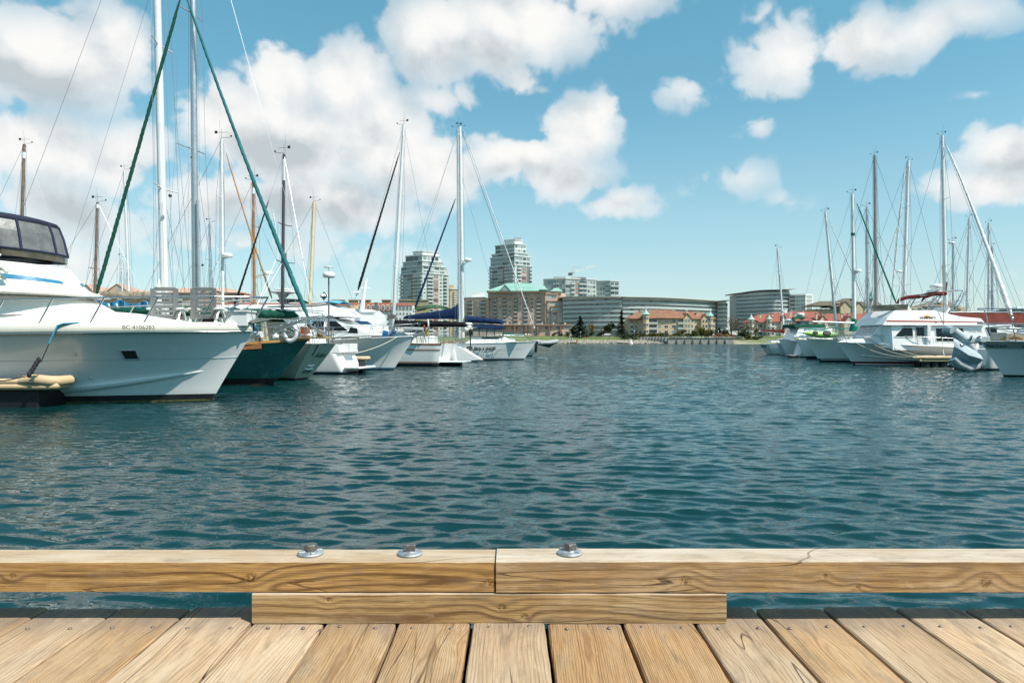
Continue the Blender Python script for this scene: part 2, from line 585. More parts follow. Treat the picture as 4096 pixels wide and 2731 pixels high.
# ------------------------------------------------------------------ wood
def wood(name, base, dark, pale, axis='x', knots=(), ring=.0085, autok=0.0, crack=.5, palemix=.5, ringmix=.75, n0=-.05, a0=0.0, contrast=1.0, stain=.5, arch=.14, pw=2.2):
    """timber: growth rings round a wandering pith, knots that bend them, drying cracks, weathering"""
    M = bpy.data.materials.new(name)
    M.use_nodes = True
    T = NT(M.node_tree); T.n.clear()
    o = T.add('ShaderNodeOutputMaterial'); b = T.add('ShaderNodeBsdfPrincipled')
    T.l.new(b.outputs[0], o.inputs[0])
    tcn = T.add('ShaderNodeTexCoord').outputs['Object']
    x, y, z = T.sep(tcn)
    Lc, A = (x, z) if axis == 'x' else (y, x)
    N = y if axis == 'x' else z
    rn = T.add('ShaderNodeObjectInfo').outputs['Random']
    seed = T.m('MULTIPLY', rn, 37.0)
    Ls = T.m('ADD', Lc, T.m('MULTIPLY', rn, 11.0))
    # pith wanders along the timber: this is what makes the cathedral arches
    pa = T.m('MULTIPLY', T.m('SUBTRACT', T.noise(T.comb(Ls, 0.0, seed), .9, 1, .4), .5), .16)
    pn = T.m('MULTIPLY', T.m('SUBTRACT', T.noise(T.comb(Ls, 5.0, seed), .8, 1, .4), .5), arch)
    wob = T.noise(T.comb(T.m('MULTIPLY', Ls, 1.6), T.m('MULTIPLY', A, 14.0), T.m('MULTIPLY_ADD', N, 14.0, seed)), 1.4, 3, .55)
    kn = None
    infl = None
    dirtn = T.noise(T.comb(T.m('MULTIPLY', Ls, 2.6), T.m('MULTIPLY', A, 9.0), T.m('MULTIPLY_ADD', N, 9.0, seed)), 1.6, 7, .72)

    def knot(d, r):
        k = T.ss(d, r * .35, r * 1.05, 1, 0)
        i = T.m('POWER', 2.718, T.m('MULTIPLY', T.m('MULTIPLY', d, d), -1.0 / (r * 2.6) ** 2))
        return k, T.m('MULTIPLY', i, r * 1.3)
    for (kl, ka, kr) in knots:
        d = T.v('LENGTH', T.v('MULTIPLY', T.v('SUBTRACT', T.comb(Lc, A, 0.0), (kl, ka, 0)), (.78, 1, 1)))
        k, i = knot(d, kr)
        kn = k if kn is None else T.m('MAXIMUM', kn, k)
        infl = i if infl is None else T.m('ADD', infl, i)
    if autok:
        vo = T.add('ShaderNodeTexVoronoi')
        vo.inputs['Scale'].default_value = 1.0
        T.put(vo.inputs['Vector'], T.comb(T.m('MULTIPLY', Ls, 1.9), T.m('MULTIPLY', A, 6.5), seed))
        sc_ = T.m('MULTIPLY', vo.outputs['Distance'], .2)
        gate = T.ss(T.sep(vo.outputs['Color'])[0], 1 - autok, 1 - autok + .02)
        k, i = knot(sc_, .018)
        k = T.m('MULTIPLY', k, gate); i = T.m('MULTIPLY', i, gate)
        kn = k if kn is None else T.m('MAXIMUM', kn, k)
        infl = i if infl is None else T.m('ADD', infl, i)
    rr = T.v('LENGTH', T.comb(T.m('SUBTRACT', T.m('SUBTRACT', A, a0), pa), T.m('SUBTRACT', T.m('SUBTRACT', N, n0), pn), 0.0))
    rr = T.m('MULTIPLY_ADD', wob, .02, rr)
    if infl is not None:
        rr = T.m('ADD', rr, infl)
    ph = T.m('MULTIPLY', rr, 2 * math.pi / ring)
    s1 = T.m('MULTIPLY_ADD', T.m('SINE', ph), .5, .5)
    s1 = T.m('POWER', s1, pw)
    # uneven years
    yr = T.noise(T.comb(T.m('MULTIPLY', rr, 60.0), 0.0, seed), 1.0, 2, .6)
    s1 = T.m('MULTIPLY', s1, T.ss(yr, .3, .7, .25, 1.0))
    fine = T.noise(T.comb(T.m('MULTIPLY', Ls, 7.0), T.m('MULTIPLY', A, 230.0), T.m('MULTIPLY_ADD', N, 230.0, seed)), 1.0, 3, .6)
    patch = T.noise(T.comb(T.m('MULTIPLY', Ls, 2.2), T.m('MULTIPLY', A, 9.0), T.m('MULTIPLY_ADD', N, 9.0, seed)), 1.0, 5, .62)
    patch2 = T.noise(T.comb(T.m('MULTIPLY', Ls, 1.1), T.m('MULTIPLY', A, 30.0), T.m('MULTIPLY_ADD', N, 30.0, seed)), 1.0, 4, .6)
    c = T.mix(T.m('MULTIPLY', s1, ringmix), base, dark)
    c = T.mix(T.m('MULTIPLY', T.ss(fine, .35, .72), .62), c, dark)
    c = T.mix(T.m('MULTIPLY', T.ss(patch, .38, .7), palemix), c, pale)
    c = T.mix(T.m('MULTIPLY', T.ss(patch2, .52, .75), stain), c, tuple(v * .55 for v in dark))
    c = T.mix(T.ss(dirtn, .50, .70, 0, .52), c, (.19, .145, .10))
    c = T.mix(T.ss(dirtn, .44, .28, 0, .45), c, tuple(min(.8, v * 1.25) for v in pale))
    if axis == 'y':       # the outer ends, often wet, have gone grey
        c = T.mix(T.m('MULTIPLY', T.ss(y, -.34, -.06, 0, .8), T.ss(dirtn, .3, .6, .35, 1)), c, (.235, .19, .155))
    vv = T.ss(rn, 0, 1, .84, 1.1)
    c = T.mix(1.0, c, T.comb(vv, vv, vv), 'MULTIPLY')
    crk = T.m('ABSOLUTE', T.m('SUBTRACT', T.noise(T.comb(T.m('MULTIPLY', Ls, .8), T.m('MULTIPLY', A, 11.0), T.m('MULTIPLY_ADD', N, 4.0, seed)), 1.0, 1, .4), .5))
    crg = T.ss(T.noise(T.comb(T.m('MULTIPLY', Ls, 1.7), T.m('MULTIPLY', A, 6.0), seed), 1.0, 1, .5), .46, .56)
    crm = T.m('MULTIPLY', T.ss(crk, .002, .0075, 1, 0), T.m('MULTIPLY', crg, crack * .7))
    c = T.mix(crm, c, tuple(v * .12 for v in dark))
    if kn is not None:
        kc = T.mix(T.ss(T.noise(tcn, 90, 2, .6), .4, .65), tuple(v * .5 for v in dark), tuple(v * 1.0 for v in base))
        c = T.mix(T.m('MULTIPLY', kn, .72), c, kc)
    T.put(b.inputs['Base Color'], c)
    b.inputs['Roughness'].default_value = .78
    b.inputs['Specular IOR Level'].default_value = .3
    h = T.m('MULTIPLY_ADD', crm, -3.0, T.m('MULTIPLY_ADD', fine, .8, T.m('MULTIPLY', s1, .7)))
    if kn is not None:
        h = T.m('MULTIPLY_ADD', kn, -.8, h)
    bp = T.add('ShaderNodeBump')
    bp.inputs['Distance'].default_value = .0026
    bp.inputs['Strength'].default_value = .9
    T.put(bp.inputs['Height'], h)
    T.l.new(bp.outputs[0], b.inputs['Normal'])
    return M


DZ = .65       # top of the deck above the water
dock = thing('timber_dock', 'weathered timber dock in the foreground with raised edge rail', 'dock', (0, 0, 0))
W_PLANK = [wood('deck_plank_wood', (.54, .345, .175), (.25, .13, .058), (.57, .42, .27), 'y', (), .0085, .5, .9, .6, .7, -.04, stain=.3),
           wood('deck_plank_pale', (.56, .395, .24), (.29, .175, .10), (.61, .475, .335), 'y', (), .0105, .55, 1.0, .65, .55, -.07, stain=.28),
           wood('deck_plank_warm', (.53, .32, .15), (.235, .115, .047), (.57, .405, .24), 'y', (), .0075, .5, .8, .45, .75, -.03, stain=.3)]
W_GREY = wood('plank_end_grey', (.50, .42, .32), (.30, .24, .18), (.6, .52, .42), 'y', (), .009, 0, .6, .6, .5)


def rough_plank(x0, x1, y0, y1, z0, z1, seg, axis, jit, mi_top=0, mi_side=0, sub=1):
    """a board whose long arrises wander a little and are worn round"""
    m = MB()
    prof = lambda a0, a1: [(a0, z0), (a0, z1 - .006), (a0 + .005, z1 - .0012), (a0 + .02, z1), (a1 - .02, z1), (a1 - .005, z1 - .0012), (a1, z1 - .006), (a1, z0)]
    n = 8
    rings = []
    L0, L1 = (y0, y1) if axis == 'y' else (x0, x1)
    C0, C1 = (x0, x1) if axis == 'y' else (y0, y1)
    j0 = j1 = jz = 0
    for i in range(seg + 1):
        l = L0 + (L1 - L0) * i / seg
        j0 = j0 * .7 + rnd.uniform(-jit, jit); j1 = j1 * .7 + rnd.uniform(-jit, jit); jz = jz * .7 + rnd.uniform(-jit, jit) * .3
        e = 0
        pr = prof(C0 + j0, C1 + j1)
        rings.append([((c, l, z + (jz if z > (z0 + z1) / 2 else 0)) if axis == 'y' else (l, c, z + (jz if z > (z0 + z1) / 2 else 0))) for c, z in pr])
    vs = [p for r in rings for p in r]
    tops = {2, 3, 4}
    for i in range(seg):
        for k in range(n):
            k2 = (k + 1) % n
            f = (i * n + k, (i + 1) * n + k, (i + 1) * n + k2, i * n + k2)
            if axis == 'x':
                f = f[::-1]
            m.f.append(f); m.mi.append(mi_top if k in (1, 2, 3, 4, 5) else mi_side); m.sm.append(False)
    m.v = vs
    a = tuple(range(n)); z = tuple(seg * n + k for k in range(n))
    for f, fl in ((a, axis == 'x'), (z, axis == 'y')):
        m.f.append(f[::-1] if fl else f); m.mi.append(mi_side); m.sm.append(False)
    return m


seams = [-3.37, -3.08, -2.79, -2.50, -2.205, -1.91, -1.614, -1.319, -1.012, -.731, -.447, -.159, .134, .43, .713, .998, 1.279, 1.575, 1.853, 2.13, 2.42, 2.71, 3.0, 3.29]
NAIL = MB(); NAIL.lathe([(.0075, -.004), (.0078, .0008), (.006, .0022), (.0, .0026)], n=10)
nail_m = mat('nail_steel', (.25, .22, .19), .5, .6, .3, 60)
nail_me = NAIL.mesh('nail', nail_m)
for i in range(len(seams) - 1):
    a, c = seams[i], seams[i + 1]
    w = c - a
    gap = .008 if a < -.9 else .014
    ye = 2.815 + rnd.uniform(-.012, .010)
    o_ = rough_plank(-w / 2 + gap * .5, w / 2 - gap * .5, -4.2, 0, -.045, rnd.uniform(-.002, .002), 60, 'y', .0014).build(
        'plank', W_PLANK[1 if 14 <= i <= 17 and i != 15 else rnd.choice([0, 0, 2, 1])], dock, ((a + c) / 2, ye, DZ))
    o_.rotation_euler = (0, rnd.uniform(-.006, .006), 0)
    for sx_ in (-.27, .27):
        for yy in (2.617, 1.75):
            nl = link('nail', nail_me, o_, (w * sx_ + rnd.uniform(-.015, .015), yy - ye + rnd.uniform(-.012, .012), .0022))
            nl.rotation_euler = (rnd.uniform(-.15, .15), rnd.uniform(-.15, .15), 0)
st_m = mat('gap_dark_stringer_wood', (.10, .08, .06), .85, 0, .3, 8)  # darkness of the plank gaps is put into the stringers' base colour
for yy, zz in ((2.66, -.17), (1.65, -.17), (.4, -.17), (-1.2, -.17)):
    mb = MB(); mb.box(-6.3, 6.2, yy - .07, yy + .07, -.12, .12); mb.build('stringer', st_m, dock, (0, 0, DZ + zz))
for xx in (-2.6, -.9, .9, 2.6):
    mb = MB(); mb.box(-.5, .5, -1.2, 1.3, -.35, .0); mb.build('float', mat('float_plastic', (.02, .02, .022), .5), dock, (xx, 1.0, DZ - .30))

RZ = DZ + .24
top_w = (.66, .56, .45)
face_l = wood('rail_wood_ochre', (.52, .295, .10), (.15, .068, .024), (.46, .295, .14), 'x',
              [(.932, .052, .026), (.0, .06, .014), (1.86, .035, .018), (1.905, -.0, .01)], .026, 0, .7, .35, 1.0, .055, 0.03, pw=1.25, stain=.75, arch=.22)
face_r = wood('rail_wood_tan', (.51, .305, .13), (.175, .086, .036), (.54, .395, .25), 'x',
              [(.735, .045, .024), (1.28, .062, .012), (1.41, .02, .011), (1.905, .035, .026), (2.3, .07, .02)], .021, 0, .9, .55, .95, .065, .10, pw=1.4, stain=.65, arch=.10)
face_b = wood('block_wood', (.49, .305, .13), (.17, .088, .036), (.54, .41, .25), 'x',
              [(1.06, .025, .016), (.97, .06, .018), (.30, .09, .012)], .019, 0, 1.0, .6, .95, .06, .0, pw=1.4, stain=.75, arch=.10)
rtop = wood('rail_top_bleached', (.46, .345, .225), (.29, .19, .115), (.51, .425, .325), 'x', [(.8, .0, .02)], .010, .25, .5, .75, .5, -.06, 0, stain=.2)
rtop2 = wood('rail_top_pale', (.52, .42, .31), (.34, .24, .16), (.58, .50, .41), 'x', [(.9, .0, .02)], .010, .3, .6, .8, .45, -.07, 0, stain=.15)


def timber(name, x0, x1, yf, yb, z0, z1, mts, lab=None):
    m = rough_plank(0, x1 - x0, 0, yb - yf, 0, z1 - z0, int((x1 - x0) / .035), 'x', .0011, 1, 0)
    o = m.build(name, mts, dock, (x0, yf, z0))
    if lab: o['label'] = lab
    return o


rl = timber('edge_rail', -3.39, -.068, 2.664, 2.822, DZ + .121, RZ, [face_l, rtop], 'left length of the edge rail, ochre with dark arched grain')
# knots are written from x=-1.93 on the left rail
rr_ = timber('edge_rail', -.062, 3.3, 2.658, 2.822, DZ + .121, RZ + .004, [face_r, rtop2], 'right length of the edge rail, paler tan with large round knots')
bl = timber('rail_block', -1.012, .835, 2.656, 2.81, DZ + .001, DZ + .117, [face_b, rtop], 'spacer block under the joint of the rails')
for nn in face_l.node_tree.nodes:      # move the left rail's knots to its own origin
    if nn.type == 'VECT_MATH' and nn.operation == 'SUBTRACT':
        v_ = nn.inputs[1].default_value
        nn.inputs[1].default_value = (v_[0] + 3.39 - 1.93 - .02, v_[1], 0)
for x0_, x1_ in ((-6.2, -3.396), (3.306, 6.2)):
    timber('edge_rail', x0_, x1_, 2.664, 2.822, DZ + .121, RZ, [face_r, rtop])
for k in range(20):
    x_ = (-3.37 - .293 * (k + 1)) if k < 10 else (3.29 + .293 * (k - 10))
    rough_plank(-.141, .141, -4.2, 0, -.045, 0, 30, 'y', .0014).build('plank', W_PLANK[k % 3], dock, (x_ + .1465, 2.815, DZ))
galv = mat('galvanised_casting', (.38, .41, .43), .5, .6, .25, 45, .0015, 180, dirt=((.7, .7, .7), .5))
boltm = mat('weathered_bolt_steel', (.21, .20, .19), .5, .7, .3, 50, .001, 150)
for i, (bx, par, ox, oz) in enumerate(((-.812, rl, -3.39, 0), (-.41, rl, -3.39, 0), (.232, rr_, -.062, .004))):
    w_ = MB()
    w_.lathe([(.049, 0), (.052, .003), (.051, .008), (.045, .011), (.026, .013), (.022, .017), (0.0, .017)], n=28)
    for k in range(4):
        a = k * math.pi / 2 + .5 + i
        w_.xf = Matrix.Rotation(a, 4, 'Z')
        w_.box(.02, .047, -.007, .007, .006, .0165)
        w_.xf = None
    wo_ = w_.build('washer', galv, par, (bx - ox, .085, RZ + oz - (DZ + .121) + .0005))
    bevel(wo_, .0012)
    b_ = MB(); n6 = 4 if i else 6
    b_.lathe([(.025, 0), (.026, .002), (.026, .023), (.023, .026), (0, .026)], n=n6, smooth=False)
    bo_ = b_.build('bolt_head', boltm, par, (bx - ox + .002, .085, RZ + oz - (DZ + .121) + .0168), (0, 0, .35 + i * .5))
    bevel(bo_, .003, 2)


# ================================================================== the far shore
def P(px, py, d):
    """world point seen at this place of the photograph when it lies d metres away"""
    return Vector(((px - CX) / F * d, d, HC + (HY - py) / F * d))


def zz(py, d): return HC + (HY - py) / F * d
def xx(px, d): return (px - CX) / F * d


def mbr(root):
    m = MB()
    m.xf = Matrix.Translation(-Vector(root.location))
    return m


conc = mat('concrete', (.34, .32, .28), .85, 0, .22, .6, dirt=((.25, .22, .18), .6), streak=.4)
grass_m = mat('grass', (.115, .155, .042), .95, 0, .4, .12, .05, 2)
earth_m = mat('land_earth', (.16, .15, .10), .95, 0, .3, .05)
rock_m = mat('riprap_rock', (.36, .32, .26), .9, 0, .5, .9, .05, 4)
sand_m = mat('beach_gravel', (.36, .31, .23), .95, 0, .35, .4, .03, 6)
path_m = mat('asphalt_path', (.16, .155, .15), .9, 0, .15, .5)
dkrail = mat('dark_rail_metal', (.12, .13, .13), .4, .6, 0)
wht = mat('white_trim', (.78, .78, .75), .5, 0, .06, 1)

# terrain: land slopes up from the shoreline
m = MB()
xs = [-620, -400, -250, -120, -60, 20, 60, 84, 120, 132, 200, 400, 700]
rows = [(372, -1.2), (374.5, 1.15), (385, 2.2), (400, 4.1), (412, 4.5), (430, 4.7), (890, 5.0)]
for j, (yy, zt) in enumerate(rows):
    for x_ in xs:
        k = 1.0
        m.v.append((x_, yy + 3 * math.sin(x_ * .021), zt + (.35 * math.sin(x_ * .05) if 2 <= j <= 3 else 0)))
nx_ = len(xs)
for j in range(len(rows) - 1):
    for i in range(nx_ - 1):
        m.f.append((j * nx_ + i, j * nx_ + i + 1, (j + 1) * nx_ + i + 1, (j + 1) * nx_ + i))
        m.mi.append(0 if j < 4 else 1); m.sm.append(True)
tag(m.build('shore_ground', [grass_m, earth_m]), 'grassy bank of the far shore', None, None, 'structure')
# path with parking by the van
m = MB(); m.box(xx(2330, 418), xx(2500, 418), 414, 427, 4.45, 4.72); m.box(xx(2210, 410), xx(2560, 410), 402, 404.2, 4.0, 4.30)
tag(m.build('path', path_m), 'grey path along the shore', None, None, 'structure')

# unseen wooded bank added behind the camera to cut low sky light on the boats
m = MB(); nx_b = 60
for j, (yy, zt) in enumerate([(-24, -1.2), (-27, 1.5), (-40, 6), (-55, 13), (-75, 19), (-110, 24), (-180, 26)]):
    for i in range(nx_b + 1):
        x_ = -320 + 640 * i / nx_b
        m.v.append((x_, yy + 4 * math.sin(x_ * .05) - abs(x_) * .02, zt * (1 if j < 2 else .85 + .15 * math.sin(x_ * .09 + j) + .1 * math.sin(x_ * .31 + j * 2))))
for j in range(6):
    for i in range(nx_b):
        a = j * (nx_b + 1) + i; m.f.append((a, a + nx_b + 1, a + nx_b + 2, a + 1)); m.mi.append(0); m.sm.append(True)
tag(m.build('sky_blocking_bank', mat('blocking_bank_green', (.07, .075, .04), .95, 0, .5, .25, .4, 1.2)), 'unseen wooded bank added behind the camera to cut low sky light', None, None, 'structure')

# rock armour
m = MB()
ico = bmesh.new(); bmesh.ops.create_icosphere(ico, subdivisions=1, radius=1)
iv = [v_.co.copy() for v_ in ico.verts]; if_ = [tuple(v_.index for v_ in f.verts) for f in ico.faces]; ico.free()
for k in range(3800):
    px = rnd.uniform(2150, 2676) if k < 3200 else rnd.uniform(1000, 2150)
    t_ = rnd.random()
    d_ = 371.2 + t_ * 5 + 3 * math.sin(xx(px, 372) * .021)
    c = Vector((xx(px, d_), d_, .05 + t_ * 1.5 + rnd.uniform(-.15, .25)))
    s_ = rnd.uniform(.28, .75)
    sc_ = Vector((rnd.uniform(.7, 1.4), rnd.uniform(.7, 1.3), rnd.uniform(.5, .9))) * s_
    rot = Euler((rnd.uniform(0, 6), rnd.uniform(0, 6), rnd.uniform(0, 6))).to_matrix()
    m.add([c + rot @ Vector((a.x * sc_.x * rnd.uniform(.75, 1.2), a.y * sc_.y * rnd.uniform(.75, 1.2), a.z * sc_.z)) for a in iv], if_, 0)
tag(m.build('rock_armour', rock_m), 'band of pale broken rocks along the waterline below the lawn', 'rocks', None, 'stuff')
# driftwood log
m = mbr(t0 := thing('driftwood_log', 'long pale log lying on the rocks above the buoy', 'log', P(2500, 1369, 374)))
m.path([P(2440, 1366, 374), P(2500, 1369, 373.6), P(2561, 1372, 373)], [.18, .22, .15], 7)
m.build('trunk', mat('driftwood', (.55, .47, .36), .9, 0, .2, 2), t0)

# sea wall with buttresses and railing
sw = thing('sea_wall', 'concrete sea wall with seven buttresses beside the gravel beach', 'wall', (xx(2803, 371), 371, 0))
m = mbr(sw); m.box(xx(2672, 371), xx(2935, 371), 371, 373, -1.5, zz(1353, 371)); m.build('wall_face', conc, sw)
m = mbr(sw); m.box(xx(2671, 371), xx(2936, 371), 370.7, 372.6, zz(1353, 371) + .003, zz(1351.5, 371)); m.build('coping', conc, sw)
for px in (2707, 2739, 2771, 2803, 2836, 2868, 2901):
    m = mbr(sw)
    X = xx(px, 370.5)
    zt = zz(1356.5, 370)
    vs = [(X - .10, 370.95, zt), (X + .10, 370.95, zt), (X - .55, 369.3, -1.2), (X + .55, 369.3, -1.2), (X - .55, 370.99, -1.2), (X + .55, 370.99, -1.2), (X - .1, 370.99, zt), (X + .1, 370.99, zt)]
    m.add(vs, [(0, 2, 3, 1), (6, 4, 2, 0), (1, 3, 5, 7), (0, 1, 7, 6)], 0)
    m.build('buttress', mat('shaded_buttress_dark', (.035, .035, .03), .9), sw)  # shade on the buttress sides is put into this near-black base colour
rl_ = thing('promenade_railing', 'thin pale railing on top of the concrete sea wall', 'railing', (xx(2803, 371), 371.6, zz(1351.5, 371)))
m = mbr(rl_)
for py in (1345.5, 1348.5):
    m.tube(P(2672, py, 371.6), P(2968, py, 371.6), .035, n=5)
m.build('rail', wht, rl_)
for px in range(2674, 2970, 14):
    m = mbr(rl_); m.tube(P(px, 1345.5, 371.6), (xx(px, 371.6), 371.6, zz(1351.6, 371)), .035, n=5); m.build('post', wht, rl_)
gw = thing('stone_retaining_wall', 'curved grey stone retaining wall left of the sea wall', 'wall', (xx(2620, 377), 377, 0))
for k in range(9):
    a, b_ = 2562 + k * 12.2, 2562 + (k + 1) * 12.2
    dd = 380 - k * .8
    m = mbr(gw); m.box(xx(a, dd), xx(b_, dd), dd, dd + 1.5, .5, zz(1346 + abs(k - 4) * .3, dd)); m.build('wall_section', mat('stone_wall', (.33, .32, .29), .9, 0, .5, 2.2, .05, 5), gw)
# beach
m = MB(); m.add([(xx(2935, 371), 370, -.3), (xx(3300, 371), 370, -.3), (xx(3300, 371), 382, 1.6), (xx(2935, 371), 380, 2.0)], [(0, 1, 2, 3)])
m.add([(xx(2935, 371), 370, -2), (xx(3300, 371), 370, -2), (xx(3300, 371), 370, -.3), (xx(2935, 371), 370, -.3)], [(0, 1, 2, 3)])
tag(m.build('beach', sand_m), 'gravel beach right of the sea wall', None, None, 'structure')

# ------------------------------------------------------------------ facades
def glassm(name, c, r=.12):
    return mat(name, c, r, 0, .25, .15, spec=.9)


G1 = glassm('window_glass_teal', (.20, .27, .265))
G2 = glassm('window_glass_dark', (.045, .06, .065))
G3 = glassm('window_glass_blind', (.42, .46, .44), .3)
RAILG = mat('balcony_glass', (.40, .50, .49), .15, 0, .1, .3, spec=.7)
CACHE = {}


def win_mesh(w, h, fr, gl, mull=1, key='window', depth=.09, fw=.09):
    k = (round(w, 1), round(h, 1), fr.name, gl.name, mull, depth, fw)
    if k not in CACHE:
        w, h = k[0], k[1]
        m = MB()
        m.box(-w / 2 + fw, w / 2 - fw, -depth * .4, .02, fw, h - fw, 1)
        m.box(-w / 2, w / 2, -depth, .02, 0, fw, 0); m.box(-w / 2, w / 2, -depth, .02, h - fw, h, 0)
        m.box(-w / 2, -w / 2 + fw, -depth, .02, fw, h - fw, 0); m.box(w / 2 - fw, w / 2, -depth, .02, fw, h - fw, 0)
        for i in range(mull):
            x = -w / 2 + w * (i + 1) / (mull + 1)
            m.box(x - fw * .35, x + fw * .35, -depth * .8, .02, fw, h - fw, 0)
        CACHE[k] = m.mesh(key, [fr, gl])
    return CACHE[k]


def balc_mesh(w, fr, rg, dep=1.5, hgt=1.05, slab=.22):
    k = ('b', round(w, 1), fr.name, rg.name, dep, hgt, slab)
    if k not in CACHE:
        w = k[1]
        m = MB()
        m.box(-w / 2, w / 2, -dep, .02, -slab, 0, 0)
        m.box(-w / 2 + .05, w / 2 - .05, -dep + .03, -dep + .07, .12, hgt - .08, 1)
        m.box(-w / 2, w / 2, -dep + .01, -dep + .09, hgt - .08, hgt, 0)
        for sx_ in (-1, 1):
            x = sx_ * (w / 2 - .04)
            m.box(x - .02, x + .02, -dep + .09, .0, .12, hgt - .08, 1)
            m.box(x - .035, x + .035, -dep + .09, .0, hgt - .08, hgt, 0)
        CACHE[k] = m.mesh('balcony', [fr, rg])
    return CACHE[k]


def facade(root, A, B, z0, z1, nf, strips, fr, glasses=None, hfrac=.66, slab=None, slabm=None):
    A = Vector((A[0], A[1], 0)); B = Vector((B[0], B[1], 0))
    t = (B - A); L = t.length; t.normalize()
    rz = math.atan2(t.y, t.x)
    o = Vector(root.location)
    fh = (z1 - z0) / nf
    gl = glasses or [G1, G1, G2, G3]
    for (u0, u1, kind, nb, *ex) in strips:
        w = L * (u1 - u0) / nb
        pm = ex[0] if ex else None
        if not kind:
            continue
        if kind[0] == 'P':           # coloured panel behind
            c = A + t * L * (u0 + u1) / 2
            m = MB(); m.box(-L * (u1 - u0) / 2, L * (u1 - u0) / 2, -.06, .02, z0 + .05, z1 - .05)
            m.build('wall_panel', pm, root, (c.x - o.x, c.y - o.y, -o.z), (0, 0, rz))
            kind = kind[1:]
            off = .06
        else:
            off = 0
        if not kind:
            continue
        for f in range(nf):
            zb = z0 + f * fh
            for b in range(nb):
                c = A + t * (L * u0 + w * (b + .5))
                c = c + Vector((t.y, -t.x, 0)) * off
                loc = (c.x - o.x, c.y - o.y, zb - o.z)
                g = rnd.choice(gl)
                if kind == 'win':
                    link('window', win_mesh(w * .62, fh * .52, fr, g, 1), root, (loc[0], loc[1], loc[2] + fh * .26), (0, 0, rz))
                elif kind == 'wide':
                    link('window', win_mesh(w * .9, fh * hfrac, fr, g, 2), root, (loc[0], loc[1], loc[2] + fh * (1 - hfrac) * .6), (0, 0, rz))
                elif kind == 'glass':
                    link('window', win_mesh(w * .99, fh * .86, fr, g, 2, fw=.06), root, (loc[0], loc[1], loc[2] + fh * .07), (0, 0, rz))
                elif kind == 'balc':
                    link('window', win_mesh(w * .86, fh * .74, fr, rnd.choice([G2, G2, G1]), 1), root, (loc[0], loc[1], loc[2] + fh * .08), (0, 0, rz))
                    link('balcony', balc_mesh(w * .96, fr, RAILG), root, (loc[0], loc[1], loc[2] + .05), (0, 0, rz))
                elif kind == 'recess':
                    link('window', win_mesh(w * .86, fh * .78, fr, G2, 1), root, (loc[0], loc[1], loc[2] + fh * .06), (0, 0, rz))
                    link('balcony', balc_mesh(w * .9, pm or fr, RAILG, .9), root, (loc[0], loc[1], loc[2] + .05), (0, 0, rz))


def plan(root, pts, z0, z1, mt, name='wall', back=18):
    """body of a building: pts are (px, d) of the seen side from left to right"""
    m = mbr(root)
    w = [(xx(p, d), d) for p, d in pts]
    dm = max(p[1] for p in w) + back
    ring = w + [(w[-1][0] + (.0), dm), (w[0][0], dm)]
    n = len(ring)
    vs = [(x, y, z0) for x, y in ring] + [(x, y, z1) for x, y in ring]
    fs = [tuple(range(n, 2 * n))] + [(i, (i + 1) % n, (i + 1) % n + n, i + n) for i in range(n)]
    m.add(vs, fs)
    return m.build(name, mt, root), w


GR = 4.6
wall_grn = mat('tower_pale_panel', (.52, .58, .53), .6, 0, .12, .2)
wall_wht = mat('tower_white_panel', (.74, .76, .72), .6, 0, .08, .2)
red_b = mat('red_brick', (.40, .13, .075), .85, 0, .2, .6)
slabw = mat('slab_white', (.70, .72, .69), .6, 0, .06, .5)
grey_d = mat('grey_metal_panel', (.16, .19, .19), .5, 0, .15, .3)


def tower(name, label, D, tiers, corner, base, nstr, strL, strR, extra):
    r = thing(name, label, 'building', (xx(corner, D), D, GR))
    prev = GR
    for i, (pl, pr, top, nf) in enumerate(tiers):
        z1 = zz(top, D)
        kk = .045
        cpx = corner
        body, w = plan(r, [(pl, D + (cpx - pl) * .19), (cpx, D + i * .8), (pr, D + (pr - cpx) * .19)], prev, z1, [wall_grn, wall_wht][0 if i < 3 else 1])
        if nf:
            facade(r, w[0], w[1], prev, z1, nf, strL if i == 0 else [(0.02, .98, 'glass', 4)], slabw, [G1, G2, G1])
            facade(r, w[1], w[2], prev, z1, nf, strR if i == 0 else [(0.02, .98, 'wide', 4)], slabw, [G1, G1, G3, G2])
        m = mbr(r)
        ring = [(w[0][0] - .6, w[0][1]), (w[1][0], w[1][1] - .8), (w[2][0] + .6, w[2][1]), (w[2][0] + .6, w[2][1] + 10), (w[0][0] - .6, w[0][1] + 10)]
        n = 5
        m.add([(x, y, z1 + .02) for x, y in ring] + [(x, y, z1 + .6) for x, y in ring],
              [tuple(range(n, 2 * n)), tuple(range(n - 1, -1, -1))] + [(k, (k + 1) % n, (k + 1) % n + n, k + n) for k in range(n)])
        m.build('roof_edge', slabw, r)
        prev = z1
    return r


